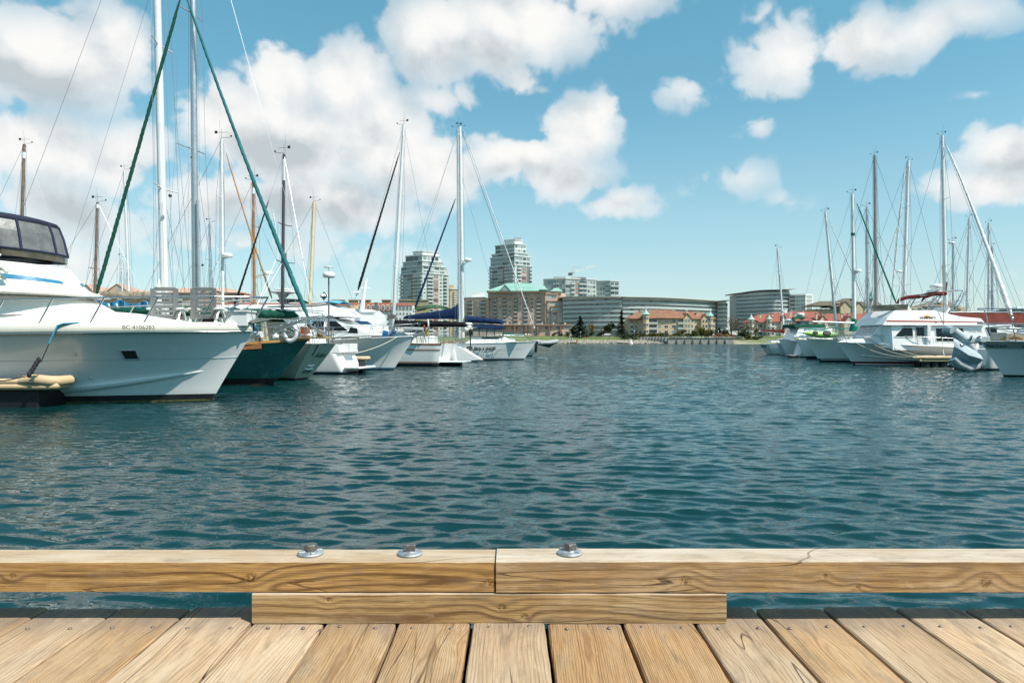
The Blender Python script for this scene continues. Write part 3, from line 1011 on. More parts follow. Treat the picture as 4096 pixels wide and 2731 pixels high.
t1 = tower('apartment_tower', 'left glass apartment tower with balconies and a brick stripe, behind the furled sails', 600,
           [(1601, 1788, 1092, 18), (1604, 1781, 1062, 2), (1612, 1768, 1043, 1), (1622, 1756, 1019, 1), (1652, 1750, 1004, 0)], 1690, 0, 0,
           [(0, .14, 'balc', 1), (.14, .5, 'glass', 2), (.5, .58, 'P', 1, red_b), (.58, .98, 'balc', 2)],
           [(.02, .16, '', 1), (.02, .14, 'win', 1), (.16, .42, 'balc', 1), (.42, .64, 'Pwide', 1, red_b), (.66, .82, 'win', 1), (.84, 1, 'balc', 1)], None)
t2 = tower('apartment_tower', 'taller glass apartment tower with a white top box, above the green roofed block', 600,
           [(1958, 2128, 1060, 20), (1962, 2121, 1024, 2), (1968, 2112, 1010, 1), (1981, 2104, 975, 2), (2014, 2091, 957, 0)], 2059, 0, 0,
           [(0, .12, 'balc', 1), (.12, .55, 'glass', 2), (.55, .62, 'P', 1, red_b), (.62, .98, 'balc', 2)],
           [(.02, .12, '', 1), (.12, .36, 'balc', 1), (.36, .66, 'Pwide', 1, red_b), (.68, .82, 'P', 1, grey_d), (.82, 1, 'balc', 1)], None)
m = mbr(t2)
for k in range(9):
    X = P(2057 + k * 3.2, 957, 606); m.box(X.x, X.x + .35, 606, 609, zz(957, 606) + .6, zz(953, 606) + .6)
m.build('roof_vents', mat('vent_brown', (.25, .16, .1), .7), t2)


def slabblock(name, label, D, px0, px1, pc, top, base, nf, wm, strL, strR, fr=None, gl=None, pent=None, pm=None):
    r = thing(name, label, 'building', (xx(pc, D), D, GR))
    z0, z1 = (GR if base is None else zz(base, D)), zz(top, D)
    pts = [(px0, D + (pc - px0) * .10)] + ([(pc, D)] if pc not in (px0, px1) else []) + [(px1, D + (px1 - pc) * .10)]
    body, w = plan(r, pts, z0, z1, wm)
    if len(w) == 3:
        facade(r, w[0], w[1], z0, z1 - .6, nf, strL, fr or slabw, gl)
        facade(r, w[1], w[2], z0, z1 - .6, nf, strR, fr or slabw, gl)
    else:
        facade(r, w[0], w[1], z0, z1 - .6, nf, strL, fr or slabw, gl)
    m = mbr(r)
    ring = [(w[0][0] - .7, w[0][1] - .3)] + [(p[0], p[1] - .8) for p in w[1:-1]] + [(w[-1][0] + .7, w[-1][1] - .3), (w[-1][0] + .7, w[-1][1] + 14), (w[0][0] - .7, w[0][1] + 14)]
    n = len(ring)
    m.add([(x, y, z1 + .02) for x, y in ring] + [(x, y, z1 + .7) for x, y in ring],
          [tuple(range(n, 2 * n)), tuple(range(n - 1, -1, -1))] + [(k, (k + 1) % n, (k + 1) % n + n, k + n) for k in range(n)])
    m.build('roof_edge', slabw, r)
    if pent:
        for (a, b_, tp) in pent:
            m = mbr(r); m.box(xx(a, D + 5), xx(b_, D + 5), D + 5, D + 14, z1 + .7, zz(tp, D + 5)); m.build('plant_room', pm or wall_wht, r)
    return r


slabblock('high_rise', 'narrow tan high rise between the blue sail cover and the left tower', 640, 1782, 1835, 1800, 1156, None, 20,
          mat('tan_render', (.50, .38, .23), .8, 0, .1, .3), [(.1, .9, 'win', 1)], [(.05, .3, 'win', 1), (.35, .65, 'balc', 1), (.7, .95, 'win', 1)], pent=[(1793, 1815, 1140)], pm=mat('tan_render', (.5, .38, .23)))
slabblock('office_block', 'low dark glass block with a white plant room right of the thick mast', 560, 1845, 1945, 1940, 1190, None, 9,
          grey_d, [(0, .42, 'glass', 4), (.42, .5, 'P', 1, red_b), (.5, 1, 'glass', 5)], [(.1, .9, 'glass', 1)], pent=[(1881, 1938, 1170)])
c1 = slabblock('condo_block', 'stepped white and glass block under the crane', 580, 2178, 2385, 2262, 1115, None, 13,
               wall_grn, [(0, .45, 'glass', 3), (.45, .7, 'balc', 2), (.7, 1, 'glass', 2)],
               [(0, .16, 'glass', 1), (.16, .3, 'balc', 1), (.3, .42, 'Pwide', 1, red_b), (.42, .7, 'balc', 2), (.7, .98, 'wide', 3)], pent=[(2217, 2262, 1106), (2286, 2345, 1108)], pm=mat('plant_grey', (.35, .34, .31), .7))
slabblock('condo_block', 'separate white and glass block right of the crane with open corner balconies', 590, 2376, 2476, 2440, 1124, None, 12,
          wall_grn, [(0, .7, 'wide', 4), (.7, 1, 'Pwide', 1, grey_d)], [(0, .5, 'balc', 1), (.5, 1, 'balc', 1)])

# crane
cr = thing('tower_crane', 'white tower crane with raised jib above the glass block', 'crane', P(2300, 1108, 600))
crm = mat('crane_white', (.75, .75, .72), .5)
m = mbr(cr)


def truss(m, a, b, w, n, r=.12):
    a, b = Vector(a), Vector(b)
    t = (b - a).normalized(); u = t.cross(Vector((0, 1, 0))).normalized() * w; v = Vector((0, w, 0))
    cs = [u + v, u - v, -u - v, -u + v]
    for c in cs: m.tube(a + c, b + c, r, n=4)
    for i in range(n):
        p, q = a.lerp(b, i / n), a.lerp(b, (i + 1) / n)
        for k in range(4):
            m.tube(p + cs[k], q + cs[(k + 1) % 4], r * .7, n=3, cap=False)


truss(m, P(2300, 1120, 600), P(2297, 1094, 600), .8, 5); m.build('mast', crm, cr)
m = mbr(cr); truss(m, P(2297, 1093, 600), P(2295, 1063, 600), .6, 6); m.build('mast_head', crm, cr)
m = mbr(cr); truss(m, P(2300, 1087, 600), P(2383, 1060, 600), .7, 16); m.build('jib', crm, cr)
m = mbr(cr); c = P(2283, 1096, 600); m.box(c.x - 2.2, c.x + 1.4, 599, 601.5, c.z - 1.2, c.z + 1.0); m.tube(P(2297, 1090, 600), c, .4, n=6); m.build('counterweight', dkrail, cr)
m = mbr(cr); m.tube(P(2296, 1064, 600), P(2340, 1075, 600), .06, n=4); m.tube(P(2296, 1064, 600), P(2280, 1094, 600), .06, n=4); m.build('guy_rope', dkrail, cr)

# ------------------------------------------------------------------ roofs
def hip(root, a, b, d, py_e, py_r, ra, rb, dep, mt, over=.8, name='roof'):
    """hip roof from px a..b, eave and ridge heights as seen, ridge from ra..rb"""
    D2 = d + dep
    ze = zz(py_e, d); zr = zz(py_r, d + dep / 2)
    m = mbr(root)
    x0, x1 = xx(a, d) - over, xx(b, d) + over
    r0, r1 = xx(ra, d + dep / 2), xx(rb, d + dep / 2)
    ym = d + dep / 2
    v = [(x0, d - over, ze), (x1, d - over, ze), (x1, D2, ze), (x0, D2, ze), (r0, ym, zr), (r1, ym, zr)]
    v += [(p[0], p[1], p[2] - .25) for p in v[:4]]
    m.add(v, [(0, 1, 5, 4), (1, 2, 5), (2, 3, 4, 5), (3, 0, 4), (0, 6, 7, 1), (1, 7, 8, 2), (3, 9, 6, 0), (6, 9, 8, 7)])
    return m.build(name, mt, root)


def gable(root, a, b, d, py_e, py_r, dep, wallm, roofm, body=None, over=.4):
    """projecting gabled bay facing the water; body = py of its foot"""
    x0, x1 = xx(a, d), xx(b, d); xm = (x0 + x1) / 2
    ze, zr = zz(py_e, d), zz(py_r, d)
    zb = zz(body, d) if body else ze - .1
    m = mbr(root)
    m.add([(x0, d, zb), (x1, d, zb), (x1, d, ze), (xm, d, zr), (x0, d, ze), (x0, d + dep, zb), (x1, d + dep, zb), (x1, d + dep, ze), (x0, d + dep, ze)],
          [(0, 1, 2, 3, 4), (1, 6, 7, 2), (0, 4, 8, 5)])
    m.build('gable_wall', wallm, root)
    m = mbr(root)
    o = over
    sl_ = (zr - ze) / (xm - x0)
    v = [(x0 - o, d - o, ze - o * sl_), (xm, d - o, zr), (xm, d + dep, zr), (x0 - o, d + dep, ze - o * sl_), (x1 + o, d - o, ze - o * sl_), (x1 + o, d + dep, ze - o * sl_)]
    v = [(p[0], p[1], p[2] + .06) for p in v]; v2 = [(p[0], p[1], p[2] + .28) for p in v]
    m.add(v + v2, [(0, 1, 2, 3), (1, 4, 5, 2), (6, 9, 8, 7), (7, 8, 11, 10), (0, 6, 7, 1), (1, 7, 10, 4), (0, 3, 9, 6), (4, 10, 11, 5)])
    m.build('gable_roof', roofm, root)


def turret(root, px, d, half, py_foot, py_e, py_t, wm, rm, n=8):
    X = xx(px, d); r = half * d / F
    m = mbr(root)
    z0, z1 = zz(py_foot, d), zz(py_e, d)
    m.lathe([(r, z0), (r, z1)], (X, d, 0), n, smooth=False); m.build('turret_wall', wm, root)
    m = mbr(root); h = zz(py_t, d) - z1
    m.lathe([(r * 1.3, z1), (r * 1.34, z1 + .15), (r * .62, z1 + h * .42), (r * .25, z1 + h * .78), (.03, z1 + h)], (X, d, 0), n, smooth=False); m.build('turret_roof', rm, root)
    w_ = win_mesh(r * .8, 1.7, wht, G2, 1)
    for k in range(1, 4):
        py = py_e + (py_foot - py_e) * (k - .45) / 3.0
        for ang in (-.55, .35):
            link('window', w_, root, (X + math.sin(ang) * r * .96 - root.location.x, d - math.cos(ang) * r * .96 - root.location.y, zz(py, d) - root.location.z - .8), (0, 0, ang))


def chimney(root, px, d, hw, py0, py1, mt, capm):
    m = mbr(root); X = xx(px, d); w = hw * d / F
    m.box(X - w, X + w, d, d + 2 * w, zz(py0, d), zz(py1, d)); m.build('chimney', mt, root)
    m = mbr(root); m.box(X - w * 1.25, X + w * 1.25, d - w * .25, d + 2.25 * w, zz(py1, d) + .01, zz(py1, d) + w * .9); m.build('chimney_cap', capm, root)


# ------------------------------------------------------------------ (e) pink block with copper roof
pink = mat('pink_render', (.56, .385, .285), .85, 0, .1, .2)
pinkd = mat('brick_bay', (.26, .125, .085), .85, 0, .15, .4)
copper = mat('copper_roof', (.24, .43, .36), .6, 0, .12, .15)
D = 490
pk = thing('terraced_apartment_block', 'large pink apartment block with green copper roofs stepping down to the right', 'building', (xx(2100, D), D, GR))
_, w = plan(pk, [(1858, D + 16), (1955, D + 5)], GR, zz(1190, D), pink)
facade(pk, w[0], w[1], zz(1345, D), zz(1195, D), 9, [(.1, .35, 'recess', 1, pinkd), (.4, .6, 'win', 1), (.65, .9, 'recess', 1, pinkd)], wht)
_, w = plan(pk, [(1952, D + 8), (2178, D)], GR, zz(1165, D), pink)
facade(pk, w[0], w[1], zz(1345, D), zz(1188, D), 10, [(.0, .07, 'win', 1), (.095, .165, 'Precess', 1, pinkd), (.18, .245, 'win', 1), (.26, .33, 'Precess', 1, pinkd), (.345, .43, 'win', 1),
                                                     (.46, .53, 'Precess', 1, pinkd), (.55, .61, 'win', 1), (.635, .71, 'Precess', 1, pinkd), (.73, .82, 'win', 1), (.86, .94, 'Precess', 1, pinkd)], wht, [G1, G2, G3])
facade(pk, w[0], w[1], zz(1187, D), zz(1168, D), 1, [(.02, .98, 'wide', 12)], pink, [G1, G3])
_, w = plan(pk, [(2178, D - 1), (2262, D + 4)], GR, zz(1172, D), pink)
facade(pk, w[0], w[1], zz(1345, D), zz(1210, D), 8, [(.05, .35, 'win', 1), (.45, .95, 'wide', 1)], wht, [G1, G3, G2])
for (a, b_, top, dd) in ((2205, 2247, 1164, 2), (2190, 2264, 1205, -3), (2180, 2230, 1176, -2.0), (2228, 2300, 1247, -6), (2205, 2282, 1226, -4.5)):
    _, w = plan(pk, [(a, D + dd), (b_, D + dd + .5)], GR, zz(top, D + dd), pink, 'terrace', 10)
    m = mbr(pk); m.box(w[0][0] - .3, w[1][0] + .3, D + dd - .5, D + dd + 8, zz(top, D + dd) + .02, zz(top, D + dd) + .5); m.build('cornice', pink, pk)
    nf_ = max(1, int((1345 - top) / 17))
    facade(pk, w[0], w[1], zz(1345, D + dd), zz(top + 3, D + dd), nf_, [(.06, .94, 'wide', max(1, int((b_ - a) / 20)))], wht, [G1, G3, G2])
hip(pk, 1952, 2178, D - 1, 1163, 1133, 2030, 2120, 22, copper, 1.2)
gable(pk, 1998, 2042, D - 2.6, 1163, 1139, 10, G1, copper)
hip(pk, 2160, 2188, D - 3, 1158, 1143, 2170, 2178, 6, copper, .6)
hip(pk, 2205, 2247, D + 1, 1164, 1152, 2220, 2232, 7, copper, .8)
m = mbr(pk); m.box(xx(1950, D), xx(2182, D), D - 1.6, D + 6, zz(1170, D), zz(1164.5, D)); m.build('cornice', mat('pink_cornice', (.6, .42, .31), .8), pk)

# row houses in front of it
D = 440
rh = thing('row_houses', 'two storey pink row houses with white windows in front of the copper roofed block', 'building', (xx(2160, D), D, GR))
_, w = plan(rh, [(1990, D + 3), (2288, D)], GR - 1, zz(1300, D), pink, back=10)
facade(rh, w[0], w[1], zz(1341, D), zz(1302, D), 2, [(.03, .13, 'wide', 1), (.18, .28, 'wide', 1), (.33, .43, 'wide', 1), (.48, .58, 'wide', 1), (.63, .73, 'wide', 1), (.78, .88, 'wide', 1), (.905, .985, 'wide', 1)], wht, [G1, G2, G3], .55)
m = mbr(rh); m.box(w[0][0] - .4, w[1][0] + .4, D - .7, D + 9, zz(1300, D) + .01, zz(1298, D)); m.build('cornice', pink, rh)
for k in range(6):
    px = 2010 + k * 46
    m = mbr(rh); m.box(xx(px, D), xx(px + 6, D), D - .5, D + 1, GR - 1, zz(1301, D)); m.build('pier', pinkd, rh)
    m = mbr(rh); X = xx(px + 20, D + 4); m.lathe([(.5, zz(1298, D)), (.5, zz(1293, D)), (.65, zz(1292.5, D)), (0, zz(1290, D))], (X, D + 4, 0), 8); m.build('chimney', wht, rh)

# ------------------------------------------------------------------ curved glass blocks
def curved(name, label, pts, top0, base, nf, roofover, roofpy, endw=None, gl=None, slabt=.42, roofm=None, per=5):
    """pts: (px, d, py_top) along the front; storeys as slabs, glass bays and glass railings"""
    px0, d0, _ = pts[len(pts) // 2]
    r = thing(name, label, 'building', (xx(px0, d0), d0, GR))
    w = [(xx(p, d), d) for p, d, _ in pts]
    zt = [zz(t, d) for _, d, t in pts]
    zbase = zz(base, d0)
    ztop = sum(zt) / len(zt)
    fh = (zt[0] - 1.2 - zbase) / nf
    # core
    m = mbr(r); n = len(w)
    back = max(p[1] for p in w) + 16
    vs = [(x, y + 1.4, zbase - 4) for x, y in w] + [(x, y + 1.4, z - .6) for (x, y), z in zip(w, zt)] + [(x, back, zbase - 4) for x, y in w] + [(x, back, z - .6) for (x, y), z in zip(w, zt)]
    fs = []
    for i in range(n - 1):
        fs += [(i, i + 1, n + i + 1, n + i), (n + i, n + i + 1, 3 * n + i + 1, 3 * n + i), (2 * n + i + 1, 2 * n + i, 3 * n + i, 3 * n + i + 1)]
    fs += [(0, n, 3 * n, 2 * n), (n - 1, 3 * n - 1, 4 * n - 1, 2 * n - 1)]
    m.add(vs, fs); m.build('wall', mat('glazing_core', (.30, .33, .32), .5, 0, .15, .3), r)
    off = Vector(r.location)
    for f in range(nf + 1):
        z = zbase + f * fh
        if f < nf or True:
            m = mbr(r)
            for i in range(n - 1):
                a, b_ = w[i], w[i + 1]
                sc_ = 1.0
                z_a = z
                vs = [(a[0], a[1] - .1, z), (b_[0], b_[1] - .1, z), (b_[0], b_[1] + 1.6, z), (a[0], a[1] + 1.6, z)]
                vs += [(p[0], p[1], p[2] - slabt) for p in vs]
                m.add(vs, [(0, 1, 2, 3), (7, 6, 5, 4), (0, 4, 5, 1), (1, 5, 6, 2), (3, 7, 4, 0)])
            m.build('floor_slab', slabw, r)
        if 0 < f:
            for i in range(n - 1):
                a, b_ = Vector((*w[i], 0)), Vector((*w[i + 1], 0))
                L = (b_ - a).length; rz = math.atan2(b_.y - a.y, b_.x - a.x)
                c = (a + b_) / 2
                k = ('rl', round(L, 1), nf)
                if k not in CACHE:
                    q = MB(); q.box(-L / 2, L / 2, .0, .04, .1, .95, 1); q.box(-L / 2, L / 2, -.02, .06, .97, 1.06, 0)
                    for j in range(4): q.box(-L / 2 + j * L / 4, -L / 2 + j * L / 4 + .08, -.03, -.001, 0, .97, 0)
                    CACHE[k] = q.mesh('railing', [slabw, RAILG])
                link('railing', CACHE[k], r, (c.x - off.x, c.y - off.y, z - off.z), (0, 0, rz))
        if f < nf:
            h = fh - slabt
        else:
            h = None
        for i in range(n - 1):
            a, b_ = Vector((*w[i], 0)), Vector((*w[i + 1], 0))
            L = (b_ - a).length; rz = math.atan2(b_.y - a.y, b_.x - a.x)
            t = (b_ - a).normalized()
            hh = h if h else (zt[i] + zt[i + 1]) / 2 - z - .9
            if hh < 1: continue
            for j in range(2):
                c = a + t * L * (j + .5) / 2 + Vector((-t.y, t.x, 0)) * 1.3
                link('window', win_mesh(L / 2, hh, slabw if rnd.random() < .4 else grey_d, rnd.choice(gl or [G1, G1, G2, G3]), 2, depth=.12, fw=.07), r, (c.x - off.x, c.y - off.y, z - off.z), (0, 0, rz))
    # roof: thin wing with overhang
    m = mbr(r)
    vs = []
    for i in range(n):
        (x, y), z = w[i], zt[i]
        e0 = -roofover if i == 0 else (roofover if i == n - 1 else 0)
        vs += [(x + e0, y - roofover, z), (x + e0, back, z - .5), (x + e0, y - roofover, z + .28), (x + e0, back, z + .5)]
    fs = []
    for i in range(n - 1):
        a, b_ = i * 4, i * 4 + 4
        fs += [(a, a + 1, b_ + 1, b_), (a + 2, b_ + 2, b_ + 3, a + 3), (a, b_, b_ + 2, a + 2)]
    fs += [(0, 2, 3, 1), ((n - 1) * 4, (n - 1) * 4 + 1, (n - 1) * 4 + 3, (n - 1) * 4 + 2)]
    m.add(vs, fs); m.build('roof', roofm or slabw, r)
    return r


roofcream = mat('roof_cream', (.66, .62, .54), .6, 0, .06, .2)
cb1 = [(2252 + k * 23.5, 478 + 3 * ((k - 5) / 5) ** 2 - k * 2.0, 1188 + (.0 if k > 0 else 2)) for k in range(11)]
curved('curved_apartment_block', 'shaded left wing of the curved glass block, behind the dark conifers', cb1, 1187, 1318, 7, 2.5, 0, roofm=roofcream)
cb2 = [(2490 + k * 31.5, 462 + k * k * .28, 1189 + k * k * .115) for k in range(13)]
curved('curved_apartment_block', 'long curved glass block with a pale winged roof, above the brown roofs', cb2, 1187, 1318, 7, 3.0, 0, gl=[G1, G1, G2, G3], roofm=roofcream)
cb3 = [(2870 + k * 18, 500 - k * 3, 1206 - k * 2.8) for k in range(3)]
curved('curved_apartment_block', 'narrow white end wing with stacked round balconies and an upturned roof', cb3, 1205, 1310, 6, 3.2, 0, gl=[G1, G3, G2], roofm=roofcream)
cb4 = []
for k in range(13):
    px = 2945 + k * 21.5
    cb4.append((px, 520 + 8 * math.cos(k / 12 * 5.5) - k * 1.2, 1176 - 26 * (k / 12) ** .85 - 3 * math.sin(k / 12 * 6)))
cb4r = curved('curved_apartment_block', 'dark wavy fronted glass block with a swept roof, left of the thin mast', cb4[:11], 1172, 1300, 8, 3.5, 0, gl=[G2, G1, G1], roofm=mat('roof_grey', (.40, .39, .36), .6))
D = 505
ew = thing('apartment_wing', 'white framed glass corner wing at the right end of the wavy glass block', 'building', (xx(3220, D), D, GR))
_, w = plan(ew, [(3160, D), (3222, D - 4), (3252, D)], GR, zz(1176, D), wall_wht)
facade(ew, w[0], w[1], zz(1290, D), zz(1180, D), 7, [(.0, 1, 'glass', 3)], slabw, [G1, G2])
facade(ew, w[1], w[2], zz(1290, D), zz(1180, D), 7, [(.1, .9, 'wide', 1)], wht, [G1, G3], .8)

# ------------------------------------------------------------------ (h) cream condo with brown roof and turrets
cream = mat('cream_render', (.62, .47, .30), .85, 0, .08, .2)
brown = mat('brown_shingles', (.26, .125, .075), .85, 0, .25, .5, .04, 1.5)
teal = mat('turret_copper', (.28, .52, .46), .6, 0, .1, .5)
D = 425
cc = thing('shore_apartments', 'cream three storey apartments with brown hip roofs and two green turrets', 'building', (xx(2690, D), D, GR))
_, w = plan(cc, [(2517, D + 7), (2572, D + 2)], GR - 1, zz(1277, D), cream)
facade(cc, w[0], w[1], zz(1338, D), zz(1279, D), 3, [(.05, .35, 'recess', 1, wht), (.4, .62, 'recess', 1, cream), (.66, .95, 'win', 1)], wht)
_, w = plan(cc, [(2572, D), (2736, D - 1)], GR - 1, zz(1272, D), cream)
facade(cc, w[0], w[1], zz(1338, D), zz(1274, D), 3, [(.13, .36, 'balc', 1), (.36, .46, 'win', 1), (.5, .64, 'win', 1), (.68, .82, 'win', 1), (.84, 1, 'balc', 1)], wht, [G1, G2])
_, w = plan(cc, [(2736, D + 1), (2858, D + 3)], GR - 1, zz(1275, D), cream)
facade(cc, w[0], w[1], zz(1338, D), zz(1277, D), 3, [(.0, .12, 'win', 1), (.22, .3, 'balc', 1), (.32, .48, 'win', 1), (.5, .7, 'balc', 1), (.88, 1, 'balc', 1)], wht, [G1, G2])
hip(cc, 2515, 2700, D, 1274, 1240, 2560, 2690, 16, brown, 1.0)
hip(cc, 2560, 2745, D - 1, 1272, 1239, 2600, 2700, 14, brown, 1.0)
hip(cc, 2700, 2860, D + 2, 1275, 1246, 2715, 2800, 14, brown, 1.0)
gable(cc, 2734, 2766, D - 2.5, 1274, 1255, 12, cream, brown, 1338)
gable(cc, 2806, 2834, D - 1.5, 1276, 1259, 12, cream, brown, 1338)
for a in (2741, 2753):
    for k in range(3):
        c = P(a + 3, 1288 + k * 21, D - 2.52); link('window', win_mesh(1.5, 2.0, wht, G1, 0), cc, c - cc.location, (0, 0, 0))
for a in (2811, 2823):
    for k in range(3):
        c = P(a + 3, 1290 + k * 20, D - 1.52); link('window', win_mesh(1.3, 1.8, wht, G2, 0), cc, c - cc.location, (0, 0, 0))
turret(cc, 2583, D - 1.5, 13, 1338, 1258, 1235, cream, teal)
turret(cc, 2841, D - .5, 11.5, 1338, 1265, 1243, cream, teal)
for px, a, b_ in ((2537, 1268, 1253), (2566, 1262, 1246), (2598, 1262, 1244), (2692, 1258, 1244), (2747, 1252, 1243), (2790, 1262, 1249), (2826, 1262, 1253)):
    chimney(cc, px, D + 5, 4.2, a, b_, cream, teal)

# ------------------------------------------------------------------ (j) red roofed apartments
redroof = mat('red_tile_roof', (.29, .085, .055), .8, 0, .12, .6, .03, 2)
creamw = mat('pale_cream_render', (.62, .55, .42), .85, 0, .08, .2)
palegrn = mat('weathered_copper', (.42, .52, .46), .6, 0, .1, .5)
D = 420
rr = thing('red_roofed_apartments', 'long low apartments with red tiled roofs and white gables behind the right hand boats', 'building', (xx(3250, D), D, GR))
for (a, b_, dd, e, rg, ra, rb, nf, str_) in (
        (2998, 3090, 4, 1288, 1256, 3035, 3086, 2, [(.08, .3, 'win', 1), (.34, .56, 'balc', 1), (.6, .84, 'win', 1)]),
        (3068, 3130, 0, 1287, 1250, 3085, 3125, 3, [(.1, .5, 'balc', 1), (.55, .95, 'win', 2)]),
        (3120, 3300, 2, 1290, 1246, 3130, 3270, 3, [(.05, .3, 'balc', 2), (.35, .6, 'wide', 2), (.65, .95, 'balc', 2)]),
        (3290, 3480, 3, 1290, 1254, 3300, 3470, 3, [(.05, .25, 'win', 2), (.35, .6, 'wide', 2), (.65, .95, 'win', 3)]),
        (3440, 3570, 6, 1290, 1247, 3460, 3560, 3, [(.1, .9, 'win', 4)]),
        (3560, 3800, 8, 1292, 1256, 3570, 3790, 3, [(.1, .9, 'win', 5)])):
    _, w = plan(rr, [(a + 2, D + dd), (b_ - 2, D + dd)], GR - 2, zz(e, D + dd) + .2, creamw, back=12)
    facade(rr, w[0], w[1], zz(1346, D), zz(e + 2, D), nf, str_, wht, [G1, G2, G3])
    hip(rr, a, b_, D + dd, e, rg, ra, rb, 13, redroof, .9)
for (a, b_, py_e, py_r) in ((3274, 3312, 1287, 1263), (3378, 3418, 1288, 1264), (3480, 3516, 1290, 1266), (3125, 3150, 1285, 1262), (3590, 3625, 1290, 1268), (3690, 3725, 1290, 1268)):
    gable(rr, a, b_, D - 2, py_e, py_r, 10, creamw, redroof, 1345)
    for k in range(2):
        c = P((a + b_) / 2, 1299 + k * 20, D - 2.02); link('window', win_mesh(2.6, 2.0, wht, G1, 2), rr, c - rr.location, (0, 0, 0))
turret(rr, 3005, D + 2, 11, 1345, 1279, 1255, creamw, palegrn)
turret(rr, 3077, D - 2, 10, 1345, 1277, 1257, creamw, palegrn)
for px, a, b_ in ((3042, 1272, 1257), (3090, 1265, 1257), (3182, 1270, 1255), (3267, 1280, 1255), (3291, 1262, 1255), (3368, 1272, 1257), (3396, 1262, 1256), (3480, 1262, 1254)):
    chimney(rr, px, D + 2, 3.4, a, b_, creamw, mat('chimney_slate', (.16, .17, .17), .6))

# (k) tan block with brown roof
tanw = mat('tan_stucco', (.58, .48, .30), .85, 0, .08, .2)
dkroof = mat('grey_brown_shingles', (.13, .11, .075), .9, 0, .2, .4)
D = 470
kb = thing('gabled_apartment_block', 'tan gabled block with a grey brown roof behind the red roofs', 'building', (xx(3380, D), D, GR))
_, w = plan(kb, [(3252, D + 6), (3375, D)], GR, zz(1235, D), tanw)
facade(kb, w[0], w[1], zz(1345, D), zz(1231, D), 7, [(.05, .95, 'win', 6)], wht, [G2])
_, w = plan(kb, [(3370, D - 1), (3525, D)], GR, zz(1228, D), tanw)
facade(kb, w[0], w[1], zz(1345, D), zz(1229, D), 7, [(.04, .22, 'wide', 1), (.24, .36, 'balc', 1), (.38, .6, 'wide', 1), (.62, .74, 'balc', 1), (.76, .96, 'wide', 1)], wht, [G1, G3])
hip(kb, 3250, 3395, D, 1222, 1204, 3280, 3370, 16, dkroof, 1)
hip(kb, 3330, 3460, D - 1, 1226, 1193, 3375, 3400, 18, dkroof, 1)
hip(kb, 3400, 3530, D, 1226, 1206, 3425, 3510, 14, dkroof, 1)
gable(kb, 3362, 3402, D - 3.5, 1227, 1207, 8, tanw, dkroof, 1300)
gable(kb, 3422, 3452, D - 3.5, 1227, 1210, 8, tanw, dkroof, 1300)
chimney(kb, 3352, D - 1, 5.5, 1300, 1213, mat('brick_chimney', (.3, .14, .09), .85), tanw)
chimney(kb, 3410, D + 5, 4, 1215, 1198, dkrail, dkrail)
lt = thing('clock_lantern_tower', 'dark lantern tower with a pointed green roof behind the two thick masts', 'tower', (xx(3490, 480), 480, GR))
m = mbr(lt); m.box(xx(3476, 480), xx(3506, 480), 480, 486, GR, zz(1212, 480)); m.build('wall', tanw, lt)
m = mbr(lt)
for k in range(5):
    X = xx(3479 + k * 6, 480); m.box(X - .35, X + .35, 480, 485, zz(1212, 480), zz(1194, 480))
m.box(xx(3481, 480), xx(3501, 480), 481, 484, zz(1212, 480), zz(1194, 480)); m.build('lantern', grey_d, lt)
m = mbr(lt); m.lathe([(3.4, 0), (1.4, 1.8), (.15, 5.2)], (xx(3491, 480), 482.5, zz(1194, 480)), 4, smooth=False); m.build('roof', copper, lt)

D = 470
db = thing('domed_building', 'brown mansard building with a small round dome behind the flybridge arch', 'building', (xx(3745, D), D, GR))
_, w = plan(db, [(3630, D + 2), (3860, D)], GR, zz(1228, D), tanw)
facade(db, w[0], w[1], zz(1345, D), zz(1230, D), 7, [(.05, .95, 'win', 9)], wht, [G2])
hip(db, 3690, 3830, D, 1226, 1204, 3725, 3790, 16, mat('mansard_brown', (.20, .15, .09), .85), 1)
hip(db, 3545, 3660, D + 2, 1252, 1222, 3570, 3600, 16, dkroof, 1)
m = mbr(db)
X = xx(3745, D + 6)
m.lathe([(2.0, zz(1212, D)), (2.0, zz(1203, D)), (2.3, zz(1202.5, D)), (2.1, zz(1198, D)), (1.4, zz(1193, D)), (.1, zz(1190, D))], (X, D + 4, 0), 12); m.build('dome', mat('dome_stone', (.33, .29, .22), .8), db)
fb = slabblock('distant_block', 'dark flat block at the right edge above the silver yacht', 520, 4052, 4200, 4100, 1236, None, 6, grey_d, [(0, 1, 'glass', 3)], [(0, 1, 'glass', 4)], pent=[(4070, 4110, 1228)])

